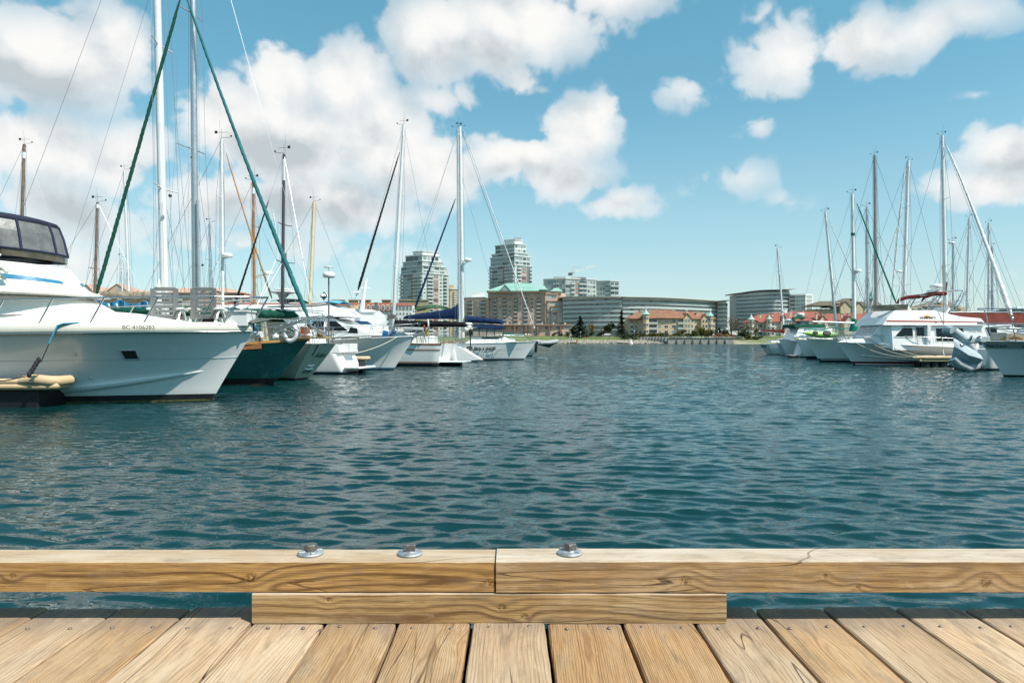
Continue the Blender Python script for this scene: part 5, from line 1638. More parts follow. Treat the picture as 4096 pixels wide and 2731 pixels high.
class Boat:
    def __init__(s, name, label, cat, px, d, psi=0, group=None, dyoff=0):
        s.k = d / F; s.px = px; s.d = d
        s.dir = 1 if abs(psi) < 1.57 else -1
        s.n = -1 if s.dir == 1 else 1       # local y sign of the side facing the camera
        s.r = thing(name, label, cat, (xx(px, d), d, 0), psi, group)
        s.c, s.s_ = math.cos(psi), math.sin(psi)

    def X(s, px, dy=0):
        k = (s.d + dy) / F
        return ((px - CX) * k - (s.px - CX) * s.k) * s.dir

    def Z(s, py, dy=0):
        return HC + (HY - py) * (s.d + dy) / F

    # hull ---------------------------------------------------------------
    def hull(s, L, B, zb, zs, over=1.0, srake=0.0, pd=2.4, pw=1.5, sw=.8, flare=1.0, mats=None, boot=.14, draft=.55, wl=.86, top=None, name='hull', sheer_p=1.6, trough=0, round_=False, deck=True, ns=30, chine=None, stripe=None, tm=2):
        s.L, s.B = L, B
        bw = .10
        levels = [(-draft, .25), (-draft * .55, .75), (-.02, 1.0), (boot * .5, 1.0), (boot, 1.0)]
        mats = mats or [antif, navyp, gel]
        def sheer(t):
            return zs + (zb - zs) * max(0, t) ** sheer_p - trough * math.sin(math.pi * min(1, max(0, t)))
        def hb(t, v):
            v = max(0, v)
            pmix = pw + (pd - pw) * v ** flare
            wm = B / 2 * (wl + (1 - wl) * v ** (.7 * flare))
            F_ = (sw + (1 - sw) * math.sin(min(1, t / .45) * math.pi / 2)) * (1 - max(0, (t - .45) / .55) ** pmix)
            if round_:
                F_ *= (1 if v > .55 else (.93 + .07 * v / .55))
            return wm * F_
        def pt(t, v):
            z = v * sheer(t)
            xs_ = over * max(0, v) ** 1.05
            xst = -L + srake * max(0, v)
            return xst + (xs_ - xst) * t, hb(t, v), z
        s.pt = pt; s.sheer = sheer
        nl = 12
        V = [i / nl for i in range(0, nl + 1)]
        m = MB()
        rows = []
        for i in range(ns + 1):
            t = (i / ns) ** .85 if i < ns else 1
            t = 1 - (1 - i / ns) ** 1.25
            row = []
            for (z, f) in levels[:2]:
                x, h, _ = pt(t, 0)
                x = -L + (x + L) * (1 - .05 * (-z / draft))
                row.append((x, h * f, z))
            x, h, _ = pt(t, 0); row.append((x, h, -.01))
            row.append((x, h * 1.0, boot * .45)); 
            x, h, _ = pt(t, boot / sheer(t)); row.append((x, h, boot))
            for v in V[1:]:
                vv = boot / sheer(t) + (1 - boot / sheer(t)) * v
                x, h, z = pt(t, vv)
                if chine and v == V[1] : pass
                row.append((x, h, z))
            rows.append(row)
        nr = len(rows[0])
        vs = []; 
        for row in rows:
            vs += [(x, -h, z) for x, h, z in row]
        off = len(vs)
        for row in rows:
            vs += [(x, h, z) for x, h, z in row]
        fs = []; mi = []
        for i in range(ns):
            for j in range(nr - 1):
                a = i * nr + j
                mt = 0 if j < 3 else (1 if j < 4 else 2)
                if stripe and stripe[0] <= j - 4 < stripe[1]: mt = 3
                fs.append((a, a + nr, a + nr + 1, a + 1)); mi.append(mt)
                b = off + a
                fs.append((b, b + 1, b + nr + 1, b + nr)); mi.append(mt)
        o = len(m.v); m.v += vs; m.f += fs; m.mi += mi; m.sm += [True] * len(fs)
        for j in range(nr - 1):            # transom
            m.f.append((j, j + 1, off + j + 1, off + j)); m.mi.append(0 if j < 3 else (1 if j < 4 else tm)); m.sm.append(False)
        ho = m.build(name, mats, s.r)
        if deck:
            m = MB()
            dv = []
            for i in range(ns + 1):
                t = 1 - (1 - i / ns) ** 1.25
                x, h, z = pt(t, 1)
                dv += [(x, -h * .985, z - .03), (x, 0, z + .02), (x, h * .985, z - .03)]
            m.v = dv
            for i in range(ns):
                for q in (0, 1):
                    a = i * 3 + q
                    m.f.append((a, a + 3, a + 4, a + 1)); m.mi.append(0); m.sm.append(True)
            m.build('deck', deckw, s.r)
        return ho

    def edge(s, t, off=0.0, v=1.0, side=None):
        x, h, z = s.pt(t, v)
        return Vector((x, (s.n if side is None else side) * (h + off), z))

    def gunwale(s, r=.035, mt=None, dz=0, t0=0, t1=1, name='rub_rail', v=1.0, sz=None):
        for sd in (-1, 1):
            m = MB()
            pts = [s.edge(t0 + (t1 - t0) * i / 24, .0, v, sd) + Vector((0, 0, dz)) for i in range(25)]
            m.path(pts, r, 6); m.build(name, mt or steel, s.r)

    def ribbon(s, v0, v1, mt, name, t0=0, t1=1, off=.012, side=None):
        for sd in ((-1, 1) if side is None else (side,)):
            m = MB(); n = 26
            for i in range(n + 1):
                t = t0 + (t1 - t0) * i / n
                for v in (v0, v1):
                    p = s.edge(t, off, v, sd); m.v.append(tuple(p))
            for i in range(n):
                f = (2 * i, 2 * i + 2, 2 * i + 3, 2 * i + 1)
                m.f.append(f if sd < 0 else f[::-1]); m.mi.append(0); m.sm.append(True)
            m.build(name, mt, s.r)

    def rail(s, t0, t1, h, n, r=.014, name='guard_rail', rake=0, mid=True, pul=True, mt=None, sides=(-1, 1), inset=.06, h0=None):
        mt = mt or steel
        h0 = h if h0 is None else h0
        allp = {}
        for sd in sides:
            P_ = []
            for i in range(n + 1):
                t = t0 + (t1 - t0) * i / n
                p = s.edge(t, -inset, 1, sd); hh = h0 + (h - h0) * i / n
                q = p + Vector((rake * hh, 0, hh))
                m = MB(); m.tube(p, q, r, n=6); m.build('stanchion', mt, s.r)
                P_.append((p, q))
            allp[sd] = P_
            m = MB(); m.path([q for p, q in P_], r * 1.05, 6); m.build(name, mt, s.r)
            if mid:
                m = MB(); m.path([p.lerp(q, .5) for p, q in P_], r * .6, 5); m.build(name, mt, s.r)
        if pul and len(sides) == 2:
            a, b = allp[-1][-1][1], allp[1][-1][1]
            xt = s.edge(1, 0, 1, 1); tip = Vector((xt.x + .15 + rake * .5, 0, max(a.z, b.z) + .03))
            m = MB(); m.path([a, a.lerp(tip, .6) + Vector((.05, -.05, 0)), tip, b.lerp(tip, .6) + Vector((.05, .05, 0)), b], r * 1.1, 6); m.build('pulpit', mt, s.r)
            m = MB(); m.tube(xt + Vector((-.15, 0, 0)), tip, r, n=6); m.build('stanchion', mt, s.r)

    # superstructure -------------------------------------------------------
    def cabin(s, prof, hw0, hw1, mt=None, name='cabin', bev=.05, mi_cap=None):
        zs_ = [p[1] for p in prof]
        m = MB(); m.tumble(prof, hw0, hw1, min(zs_), max(zs_), 0)
        o = m.build(name, mt or gel, s.r)
        if bev: bevel(o, bev, 3)
        s.cz = (min(zs_), max(zs_), hw0, hw1)
        return o

    def pane(s, poly, mt=None, name='cabin_window', cz=None, fr=None, th=.012, sides=None):
        z0, z1, h0, h1 = cz or s.cz
        w = lambda z: h0 + (h1 - h0) * (z - z0) / (z1 - z0)
        for sd in (sides or (-1, 1)):
            n = len(poly)
            pl = poly
            a = sum((pl[i][0] * pl[(i + 1) % n][1] - pl[(i + 1) % n][0] * pl[i][1]) for i in range(n))
            if (a > 0) != (sd < 0): pl = pl[::-1]
            cx_ = sum(p[0] for p in pl) / n; cz_ = sum(p[1] for p in pl) / n
            m = MB()
            o1 = [(x, sd * (w(z) + th), z) for x, z in pl]; o0 = [(x, sd * (w(z) - .01), z) for x, z in pl]
            m.add(o1 + o0, [tuple(range(n))] + [(i, i + n, (i + 1) % n + n, (i + 1) % n) for i in range(n)])
            m.build(name, mt or smoked, s.r)
            if fr:
                m = MB()
                pts = [Vector((x, sd * (w(z) + th), z)) for x, z in pl]
                for i in range(n): m.tube(pts[i], pts[(i + 1) % n], .022, n=5)
                m.build('window_frame', fr, s.r)

    # rig ------------------------------------------------------------------
    def mast(s, x, zb, zt, r, mt=None, lean=0, spread=(), taper=.75, cap=None, name='mast', y=0, fore=None, back=None, shr=None, wire=.006, vane=True, n=12, wid=None, side=0):
        s.mx = x; s.mz = zt
        top = Vector((x + lean, y + side, zt)); bot = Vector((x, y, zb))
        m = MB(); k = 6
        pts = [bot.lerp(top, i / k) for i in range(k + 1)]
        m.path(pts, [r * (1 - (1 - taper) * (i / k) ** 1.5) for i in range(k + 1)], n)
        mo = m.build(name, mt or mastw, s.r)
        if cap:
            m = MB(); p0 = bot.lerp(top, cap[0]); m.path([p0, top], [r * .86, r * .8 * taper + .012], n); m.build('mast_head', cap[1], s.r)
        tips = {-1: [], 1: []}
        for (z, hw) in spread:
            f = (z - zb) / (zt - zb); p = bot.lerp(top, f)
            sp_ = MB()
            for sd in (-1, 1):
                e = p + Vector((-hw * .18 , sd * hw, .05 * hw))
                sp_.tube(p, e, .028, .02, 6); tips[sd].append(e)
            sp_.build('spreader', mt or mastw, s.r)
        m = MB()
        wl_ = []
        for sd in (-1, 1):
            ch = Vector((x - .25, sd * (shr or s.B / 2 * .92), s.sheer(.55) if hasattr(s, 'sheer') else .8))
            pts = [ch] + sorted(tips[sd], key=lambda q: q.z) + [top]
            m.path(pts, wire, 4, cap=False)
            if tips[sd]:
                q = sorted(tips[sd], key=lambda q: q.z)
                m.tube(ch + Vector((.3, 0, 0)), bot.lerp(top, (q[0].z - zb) / (zt - zb)), wire, n=4, cap=False)
                m.tube(ch + Vector((-.4, 0, 0)), bot.lerp(top, (q[0].z - zb) / (zt - zb)), wire, n=4, cap=False)
        if fore is not None:
            m.tube(fore, top, wire, n=4, cap=False)
        if back is not None:
            m.tube(back, top, wire, n=4, cap=False)
        # halyards
        m.tube(bot + Vector((r * 1.6, .05, .3)), top + Vector((r * 1.4, 0, -.1)), wire * .8, n=4, cap=False)
        m.tube(bot + Vector((-r * 2.0, -.08, .3)), top + Vector((-r * 1.2, 0, -.1)), wire * .8, n=4, cap=False)
        m.build('rigging', wirem, s.r)
        if vane:
            m = MB(); m.tube(top, top + Vector((0, 0, .5)), .008, n=4); m.tube(top + Vector((-.25, 0, .32)), top + Vector((.3, .0, .32)), .008, n=4)
            m.box(top.x - .34, top.x - .2, top.y - .004, top.y + .004, top.z + .26, top.z + .4)
            m.tube(top + Vector((.0, 0, .05)), top + Vector((.45, .05, .1)), .01, n=4); m.ball((top.x + .45, top.y + .05, top.z + .16), .05, 6, 4)
            m.build('wind_vane', blackm, s.r)
            m = MB(); m.tube(top + Vector((-.1, .03, 0)), top + Vector((-.1, .03, .9)), .006, n=4); m.build('antenna', wirem, s.r)
        s.top = top; s.bot = bot
        return mo

    def furl(s, p0, p1, r0, r1, mt, sag=0.0, name='furled_sail', turns=26, drum=True, sagdir=(0, 0, -1), amp=.12):
        """sail rolled round its stay, from the foot p0 to the head p1"""
        p0, p1 = Vector(p0), Vector(p1)
        m = MB(); n = 110; k = 8
        t = (p1 - p0).normalized(); u = t.cross(Vector((0, 1, 0))).normalized(); v = t.cross(u)
        rings = []
        for i in range(n + 1):
            f = i / n
            c = p0.lerp(p1, f) + Vector(sagdir) * (sag * 4 * f * (1 - f))
            e = min(1, f * 22, (1 - f) * 14)
            r = (r0 + (r1 - r0) * f ** .8) * (.45 + .55 * e)
            ring = []
            for j in range(k):
                a = 2 * math.pi * j / k
                b = 1 + amp * math.cos(a - f * turns * 2 * math.pi) + amp * .4 * math.sin(f * 63 + j)
                ring.append(tuple(c + (u * math.cos(a) + v * math.sin(a)) * r * b))
            rings += ring
        m.v = rings
        for i in range(n):
            for j in range(k):
                j2 = (j + 1) % k
                m.f.append((i * k + j, i * k + j2, (i + 1) * k + j2, (i + 1) * k + j)); m.mi.append(0); m.sm.append(True)
        o = m.build(name, mt, s.r)
        if drum:
            m = MB(); m.path([p0 - t * .42, p0 - t * .30], [.035, .035], 8); m.path([p0 - t * .3, p0 - t * .27, p0 - t * .15, p0 - t * .12], [.11, .11, .11, .04], 12); m.build('furling_drum', steel, s.r)
        return o

    def boom(s, x0, x1, z0, z1, mt, r0=.22, r1=.12, boommt=None, y=0, h=1.0, stack=True, collar=None, ripple=.12, drop=0, seed=3):
        rg = random.Random(seed)
        b0, b1 = Vector((x0, y, z0)), Vector((x1, y, z1))
        m = MB(); m.tube(b0, b1, .07, n=8); m.build('boom', boommt or mastw, s.r)
        if not mt: return
        m = MB(); n = 44; k = 12
        for i in range(n + 1):
            f = i / n; c = b0.lerp(b1, f)
            hh = (r0 + (r1 - r0) * f) * h
            if collar: hh += collar * math.exp(-(f / .07) ** 2) 
            w = hh * .42 * (1 + .15 * math.sin(f * 40))
            w = min(w, .22)
            e = min(1, (1 - f) * 12 + .25)
            for j in range(k):
                a = 2 * math.pi * j / k
                z = math.cos(a); yy = math.sin(a)
                rr = 1 + rg.uniform(-ripple, ripple)
                m.v.append((c.x, c.y + yy * w * rr * e * (1.15 - .5 * (z + 1) / 2), c.z + (z * .5 + .34) * hh * rr * e - drop * (1 if z < -.5 else 0) * abs(math.sin(f * 9))))
        for i in range(n):
            for j in range(k):
                j2 = (j + 1) % k
                m.f.append((i * k + j, (i + 1) * k + j, (i + 1) * k + j2, i * k + j2)); m.mi.append(0); m.sm.append(True)
        m.f.append(tuple(range(k))); m.mi.append(0); m.sm.append(False)
        m.f.append(tuple(range(n * k, n * k + k))[::-1]); m.mi.append(0); m.sm.append(False)
        m.build('sail_cover', mt, s.r)
        ms = MB()
        for q in range(1, 8):
            c = b0.lerp(b1, q / 8.2); hh = (r0 + (r1 - r0) * q / 8.2) * h
            ms.lathe([(.018, 0), (.018, .02)], (c.x, c.y, c.z - hh * .2), 6)
        return

    def dome(s, x, y, z, r=.3, h=.24, post=None, name='radar', mt=None):
        m = MB(); m.lathe([(r * .82, 0), (r, .04), (r * 1.0, h * .62), (r * .86, h * .95), (r * .3, h * 1.03), (0, h * 1.04)], (x, y, z), 18)
        o = m.build(name, mt or gel, s.r)
        if post is not None:
            m = MB(); m.tube(post, (x, y, z), .035, n=8); m.build('radar_post', steel, s.r)
        return o

    def lines(s, pts, r=.02, mt=None, name='mooring_line', sag=0.0):
        m = MB()
        P_ = [Vector(p) for p in pts]
        if sag and len(P_) == 2:
            a, b = P_; P_ = [a.lerp(b, i / 14) - Vector((0, 0, sag * 4 * (i / 14) * (1 - i / 14))) for i in range(15)]
        m.path(P_, r, 6); return m.build(name, mt or ropew, s.r)


def ring_mesh(R_, r_, n=24, k=8, squash=1.0):
    m = MB()
    for i in range(n):
        a = 2 * math.pi * i / n
        for j in range(k):
            b = 2 * math.pi * j / k
            m.v.append(((R_ + r_ * math.cos(b)) * math.cos(a), r_ * math.sin(b) * .8, (R_ + r_ * math.cos(b)) * math.sin(a) * squash))
    for i in range(n):
        for j in range(k):
            i2, j2 = (i + 1) % n, (j + 1) % k
            m.f.append((i * k + j, i * k + j2, i2 * k + j2, i2 * k + j)); m.mi.append(0); m.sm.append(True)
    return m


# ------------------------------------------------------------------ 1. big white motor yacht at the left
b = Boat('motor_yacht', 'large white motor yacht at the left edge with a canvas bridge cover', 'motor yacht', 850, 20.0, 0)
b.hull(12.0, 4.2, 2.03, 1.84, over=1.2, pd=3.0, pw=1.55, sw=.92, flare=1.8, wl=.60, boot=.20, draft=.6, sheer_p=1.3, mats=[antif, antif, gel], ns=44)
# spray chine
for sd in (-1, 1):
    m = MB(); n = 24
    for i in range(n + 1):
        t = .42 + .53 * i / n
        v = .12 + .32 * (i / n) ** 1.5
        p = b.edge(t, 0, v, sd)
        w = .12 * max(0, math.sin(math.pi * i / n)) ** .6
        m.v += [(p.x, p.y - sd * .01, p.z + .01), (p.x, p.y + sd * w, p.z - .3 * w), (p.x, p.y - sd * .01, p.z - 1.2 * w - .01)]
    for i in range(n):
        for q in (0, 1):
            a = i * 3 + q; f = (a, a + 3, a + 4, a + 1)
            m.f.append(f if sd > 0 else f[::-1]); m.mi.append(0); m.sm.append(True)
    m.build('spray_rail', gel, b.r)
b.ribbon(.0, .022, mat('weedy_scum', (.10, .10, .03), .9, 0, .5, 9, dirt=((.3, .27, .12), .5)), 'weed_line', .5, .995, .008)
# heavy gunwale moulding with a rub rail under it
for sd in (-1, 1):
    m = MB(); n = 40
    for i in range(n + 1):
        t = i / n; p = b.edge(t, 0, 1, sd); hgt = .20 + .03 * t
        m.v += [(p.x, p.y + sd * .05, p.z - .02), (p.x, p.y + sd * .075, p.z + .04), (p.x, p.y + sd * .06, p.z + hgt), (p.x, p.y + sd * .02, p.z + hgt + .03), (p.x, p.y - sd * .30, p.z + hgt + .03)]
    for i in range(n):
        for q in range(4):
            a = i * 5 + q; f = (a, a + 5, a + 6, a + 1)
            m.f.append(f if sd < 0 else f[::-1]); m.mi.append(0); m.sm.append(q > 0)
    m.build('gunwale', gelc, b.r)
    m = MB(); m.path([b.edge(i / 30, .07, 1, sd) + Vector((0, 0, -.01)) for i in range(31)], .02, 6); m.build('rub_rail', steel, b.r)
    m = MB()
    for i in range(34):
        p = b.edge(.25 + .74 * i / 34, .082, 1, sd); m.ball((p.x, p.y, p.z + .03), .008, 5, 4)
    m.build('rivets', steel, b.r)
m = MB()
for i in range(41):
    p = b.edge(i / 40, 0, 1, 1); w0 = max(0, p.y - .28); w1 = max(0, p.y - .50); w2 = max(0, p.y - .66); u_ = (p.x + 4.7) / 4.4
    c_ = .44 * max(0, 1 - max(0, u_) ** 2.2) if u_ < 1 else 0
    z_ = p.z + .23
    m.v += [(p.x, -w0, z_), (p.x, -w1, z_ + c_ * .12), (p.x, -w2, z_ + c_ * .9), (p.x, 0, z_ + .03 + c_), (p.x, w2, z_ + c_ * .9), (p.x, w1, z_ + c_ * .12), (p.x, w0, z_)]
for i in range(40):
    for q in range(6):
        a = i * 7 + q; m.f.append((a, a + 7, a + 8, a + 1)); m.mi.append(0); m.sm.append(True)
m.build('foredeck', gel, b.r)
X, Z = b.X, b.Z
dyn = -1.9     # near side of the superstructure
def XN(px): return b.X(px, dyn + .1)
def ZN(py): return b.Z(py, dyn + .1)
gz = b.sheer(.6) + .22
# trunk, deck house, bridge
b.cabin([(X(-250), gz - .1), (X(330), gz - .1), (X(330), gz + .46), (X(-250), gz + .46)], 1.5, 1.36, gel, 'trunk_cabin', .0)
def shell(b, name, mt, bot, top, xb, nl=5):
    """superstructure with a front that is round in plan: bot/top = (z aft, z at the front, x of the nose, half width, length of the rounding)"""
    def pt(f, u, sd=1, off=0.0):
        q = [a_ + (c_ - a_) * f for a_, c_ in zip(bot, top)]
        za, zf, xe, w, r_ = q
        if u < .55:
            x, y, nx_, ny_ = xb + (xe - r_ - xb) * u / .55, w, 0, 1
        else:
            a = (u - .55) / .45 * math.pi / 2
            x, y = xe - r_ + r_ * math.sin(a), w * max(0, math.cos(a)) ** .75
            nx_, ny_ = math.sin(a), math.cos(a)
        return (x + nx_ * off, sd * (y + ny_ * off), za + (zf - za) * max(0, (x - xb) / (xe - xb)) ** 1.3)
    m = MB(); nu = 26; cols = [(u / nu, -1) for u in range(nu + 1)] + [(1 - u / nu, 1) for u in range(1, nu + 1)]
    N_ = len(cols)
    for l in range(nl + 1):
        for u, sd in cols: m.v.append(pt(l / nl, u, sd))
    for l in range(nl):
        for i in range(N_ - 1):
            a = l * N_ + i; m.f.append((a, a + 1, a + 1 + N_, a + N_)); m.mi.append(0); m.sm.append(True)
    for i in range(nu):
        o_ = nl * N_; m.f.append((o_ + i, o_ + i + 1, o_ + N_ - 2 - i, o_ + N_ - 1 - i)); m.mi.append(0); m.sm.append(False)
        m.f.append((N_ - 1 - i, N_ - 2 - i, i + 1, i)); m.mi.append(0); m.sm.append(False)
    so = m.build(name, mt, b.r)
    return pt


def band(b, pt, name, mt, f0, f1, u0, u1, off=.012, n=24):
    for sd in (-1, 1):
        m = MB()
        for i in range(n + 1):
            u = u0 + (u1 - u0) * i / n
            m.v += [pt(f0(u), u, sd, off), pt(f1(u), u, sd, off)]
        for i in range(n):
            f = (2 * i, 2 * i + 2, 2 * i + 3, 2 * i + 1); m.f.append(f if sd < 0 else f[::-1]); m.mi.append(0); m.sm.append(True)
        m.build(name, mt, b.r)


gz5 = gz + .3
hp = shell(b, 'deck_house', gel, (gz5, gz5, X(470), 1.60, 3.0), (ZN(1176), ZN(1176), X(338), 1.42, 2.2), X(-250))
band(b, hp, 'window_cover', mat('covered_window', (.55, .55, .53), .5, 0, .1, 3), lambda u: .12, lambda u: .72, 0, .40, .012)
shell(b, 'bridge_brow', gelc, (ZN(1166), ZN(1176), X(372), 1.72, 2.0), (ZN(1156), ZN(1172), X(396), 1.92, 2.3), X(-250), 2)
shell(b, 'bridge_deck', gelc, (ZN(1156), ZN(1172), X(396), 1.92, 2.3), (ZN(1136), ZN(1140), X(318), 1.66, 2.0), X(-250), 3)
fp = shell(b, 'flybridge', gel, (ZN(1138), ZN(1142), X(312), 1.62, 1.9), (ZN(1008), ZN(1042), X(238), 1.36, 1.6), X(-250))
band(b, fp, 'blue_stripe', bluep, lambda u: .42 - .22 * u * u, lambda u: .66 - .33 * u * u, 0, .95)
# canvas enclosure
zc0, zc1 = ZN(985), ZN(800)
cx_ = X(120)
def encl(zf, o=0.0):
    """plan outline of the canvas enclosure at height fraction zf"""
    xf = X(232) - .30 + .38 * (1 - abs(zf - .25)) * 0 + .22 * (1 - zf) * 1.0
    hw = 1.36 - .10 * zf + o
    pts = [(X(-250), -hw)]
    for i in range(9):
        a = -math.pi / 2 + math.pi * i / 8
        pts.append((xf - 1.0 + (1.0 + o) * math.cos(a), hw * math.sin(a)))
    pts.append((X(-250), hw))
    return pts
m = MB(); lev = [(0, zc0 - .12, .02), (.12, zc0 + .10, .05), (.55, (zc0 + zc1) / 2, .03), (1, zc1 - .25, 0)]
for zf, z, o in lev:
    m.v += [(x, y, z - .06 * max(0, (x - X(40))) ) for x, y in encl(zf, o)]
np_ = 11
for l in range(3):
    for i in range(np_ - 1):
        a = l * np_ + i; m.f.append((a, a + 1, a + 1 + np_, a + np_)); m.mi.append(0 if l == 0 else 1); m.sm.append(False)
m.build('canvas_screen', [mat('brown_tinted_vinyl', (.10, .085, .06), .15, 0, .4, 3), mat('smoky_vinyl', (.17, .17, .165), .25, 0, .3, 2.5)], b.r)
m = MB()      # roof canvas
for z, o in ((zc1 - .26, .035), (zc1 - .19, .05), (zc1 - .13, .0), (zc1 - .08, -.25)):
    m.v += [(x, y, z - .10 * max(0, (x - X(0)))) for x, y in encl(1, o)]
for l in range(3):
    for i in range(np_ - 1):
        a = l * np_ + i; m.f.append((a, a + 1, a + 1 + np_, a + np_)); m.mi.append(0); m.sm.append(True)
m.f.append(tuple(range(3 * np_, 4 * np_))); m.mi.append(0); m.sm.append(True)
m.build('canvas_roof', mat('dark_navy_canvas', (.012, .016, .035), .85, 0, .2, 2), b.r)
navyb = mat('navy_binding', (.012, .018, .06), .8, 0, .1)
for i in (1, 3, 5, 7, 9):
    m = MB()
    pts = []
    for zf, z, o in lev[1:]:
        x, y = encl(zf, o + .015)[i]; pts.append((x, y, z - .06 * max(0, (x - X(40)))))
    m.path(pts, .035, 6); m.build('canvas_seam', navyb, b.r)
for li in (1, 3):
    zf, z, o = lev[li]
    m = MB(); m.path([(x, y, z - .06 * max(0, (x - X(40)))) for x, y in encl(zf, o + .012)], .03, 6); m.build('canvas_seam', navyb, b.r)
# inner panel of grey canvas between two seams on the near side
zf, z_, o = 0, 0, 0
p1, p2 = encl(.2, .05)[1], encl(.2, .05)[2]
m = MB(); yn = -1.40
m.add([(X(15), yn, zc0 + .30), (X(118), yn, zc0 + .12), (X(104), yn + .06, zc1 - .42), (X(5), yn + .06, zc1 - .33)], [(0, 1, 2, 3)])
m.build('canvas_panel', mat('grey_canvas', (.29, .285, .26), .85, 0, .25, 3, wave=.03), b.r)
# lights on the bridge front
for (lx, ly, s_) in ((132, 1020, 1.0), (172, 1091, .8)):
    m = MB(); c = Vector((X(lx) , -1.52 if s_ == 1 else -1.62, ZN(ly)))
    m.path([c + Vector((-.12, 0, .1)), c + Vector((.05, 0, .16)), c + Vector((.16, -.02, .03))], [.05, .075, .06], 8)
    m.path([c + Vector((-.1, 0, .05)), c + Vector((.0, .05, -.12)), c + Vector((.1, .08, -.2))], [.04, .05, .02], 6)
    m.build('spotlight', steel if s_ == 1 else gelc, b.r)
m = MB(); c = Vector((X(132), -1.5, ZN(1020))); m.path([c, c + Vector((.02, -.02, .25)), c + Vector((.12, 0, .4))], .02, 6); m.build('light_bracket', steel, b.r)
# bow rail
b.rail(.52, .90, .98, 4, .023, rake=.55, mid=False, inset=.10, h0=.90)
m = MB()
for t in (): pass
for sd in (-1, 1):
    p = b.edge(.52, -.10, 1, sd); q = p + Vector((.5, 0, .90))
    m.path([q, Vector((X(0), sd * 1.95, ZN(1222))), Vector((X(-250), sd * 1.95, ZN(1250)))], .019, 6)
    for xx_ in (X(-10), X(-100)):
        m.tube((xx_ - .4, sd * 1.95, gz), (xx_ + .05, sd * 1.95, ZN(1228)), .018, n=6)
m.build('guard_rail', steel, b.r)
# hull window
m = MB(); p = b.edge(.695, .0, .68)
tlc = X(478)
def onhull(px, v, off=.01):
    x = X(px, -1.6)
    lo, hi = 0, 1
    for _ in range(30):
        mid = (lo + hi) / 2
        if b.pt(mid, v)[0] < x: lo = mid
        else: hi = mid
    return b.edge(lo, off, v)
q = [onhull(455, .75), onhull(510, .75), onhull(508, .62), onhull(458, .62)]
m = MB(); m.add(q, [(0, 1, 2, 3), (3, 2, 1, 0)]); m.build('hull_port', blk, b.r)
m = MB(); m.path(q + [q[0]], .022, 6); m.build('port_frame', gelg, b.r)
for (px, v) in ((312, .36), (352, .22), (295, .70)):
    c = onhull(px, v); m = MB(); m.ball(tuple(c), .035, 8, 6); m.build('through_hull', steel, b.r)
m = MB(); m.path([onhull(x_, .62, .002) for x_ in range(0, 985, 40)], .008, 5); m.build('hull_seam', gelg, b.r)
# registration
pt_ = b.edge(.775, .085, 1)
tx = text('BC 4106283', b.r, mat('lettering_black', (.02, .02, .02), .6, 0, 0), .155, (X(559, -1.55), onhull(559, 1, .086).y, b.sheer(.8) + .105), (R(86), 0, 0), ext=.001)
xa, xb_ = X(505, -1.7), X(612, -1.7)
pa, pb_ = onhull(505, 1, .17), onhull(612, 1, .17)
tx.rotation_euler = (R(84), 0, math.atan2(pb_.y - pa.y, pb_.x - pa.x))
tx.location = ((pa.x + pb_.x) / 2, (pa.y + pb_.y) / 2 - .004, (pa.z + pb_.z) / 2 + .115)
# deck locker near the bow and windlass
m = MB(); m.box(X(918), X(1005), -.35, .35, gz + .02, gz + .42); m.build('deck_locker', gel, b.r)
m = MB(); m.box(X(914), X(1009), -.39, .39, gz + .422, gz + .47); m.build('locker_lid', gel, b.r)
m = MB(); m.ball((X(905), -.5, gz + .08), .07, 8, 6); m.ball((X(912), -.6, gz + .06), .05, 8, 6); m.build('windlass', steel, b.r)
m = MB(); m.tumble([(X(940), gz + .0), (X(1075), gz + .17), (X(1090), gz + .22), (X(1020), gz + .20), (X(950), gz + .12)], .16, .10, gz, gz + .3); m.build('anchor_platform', mat('anchor_grey', (.25, .25, .23), .5, .4, .2, 4), b.r)
m = MB(); m.path([(X(925), -.55, gz), (X(945), -.5, gz + .5), (X(1000), -.3, gz + .72), (X(1010), 0, gz + .72), (X(1000), .3, gz + .72), (X(945), .5, gz + .5), (X(925), .55, gz)], .018, 6); m.build('anchor_rail', steel, b.r)
# mooring line: blue strap, black rope with snubber
A0 = onhull(295, 1, .09) + Vector((0, 0, .24)); A1 = onhull(250, 1, .13) + Vector((0, -.02, -.28))
b.lines([onhull(345, 1, .02) + Vector((0, 0, .26)), A0, A0 + Vector((-.12, -.03, -.05)), A1], .028, cloth('blue_strap', (.10, .38, .52)), 'chafe_strap')
A2 = Vector((X(178, -2.0), -2.6, Z(1500, -2.2)))
mid = A1.lerp(A2, .5) + Vector((.06, 0, -.05))
b.lines([A1, mid, A1.lerp(A2, .62)], .014, ropeb)
m = MB()
for i in range(9):
    f = .52 + .44 * i / 8; c = A1.lerp(A2, f)
    m.ball(tuple(c), .042 if i % 2 else .055, 8, 6, sz=1.6)
m.path([A1.lerp(A2, .5), A2], .03, 6); m.build('mooring_snubber', ropeb, b.r)
b.lines([A2, Vector((X(90, -2), -2.65, Z(1519, -2.2))), Vector((X(-20, -2), -2.65, Z(1522, -2.2)))], .015, ropeb)

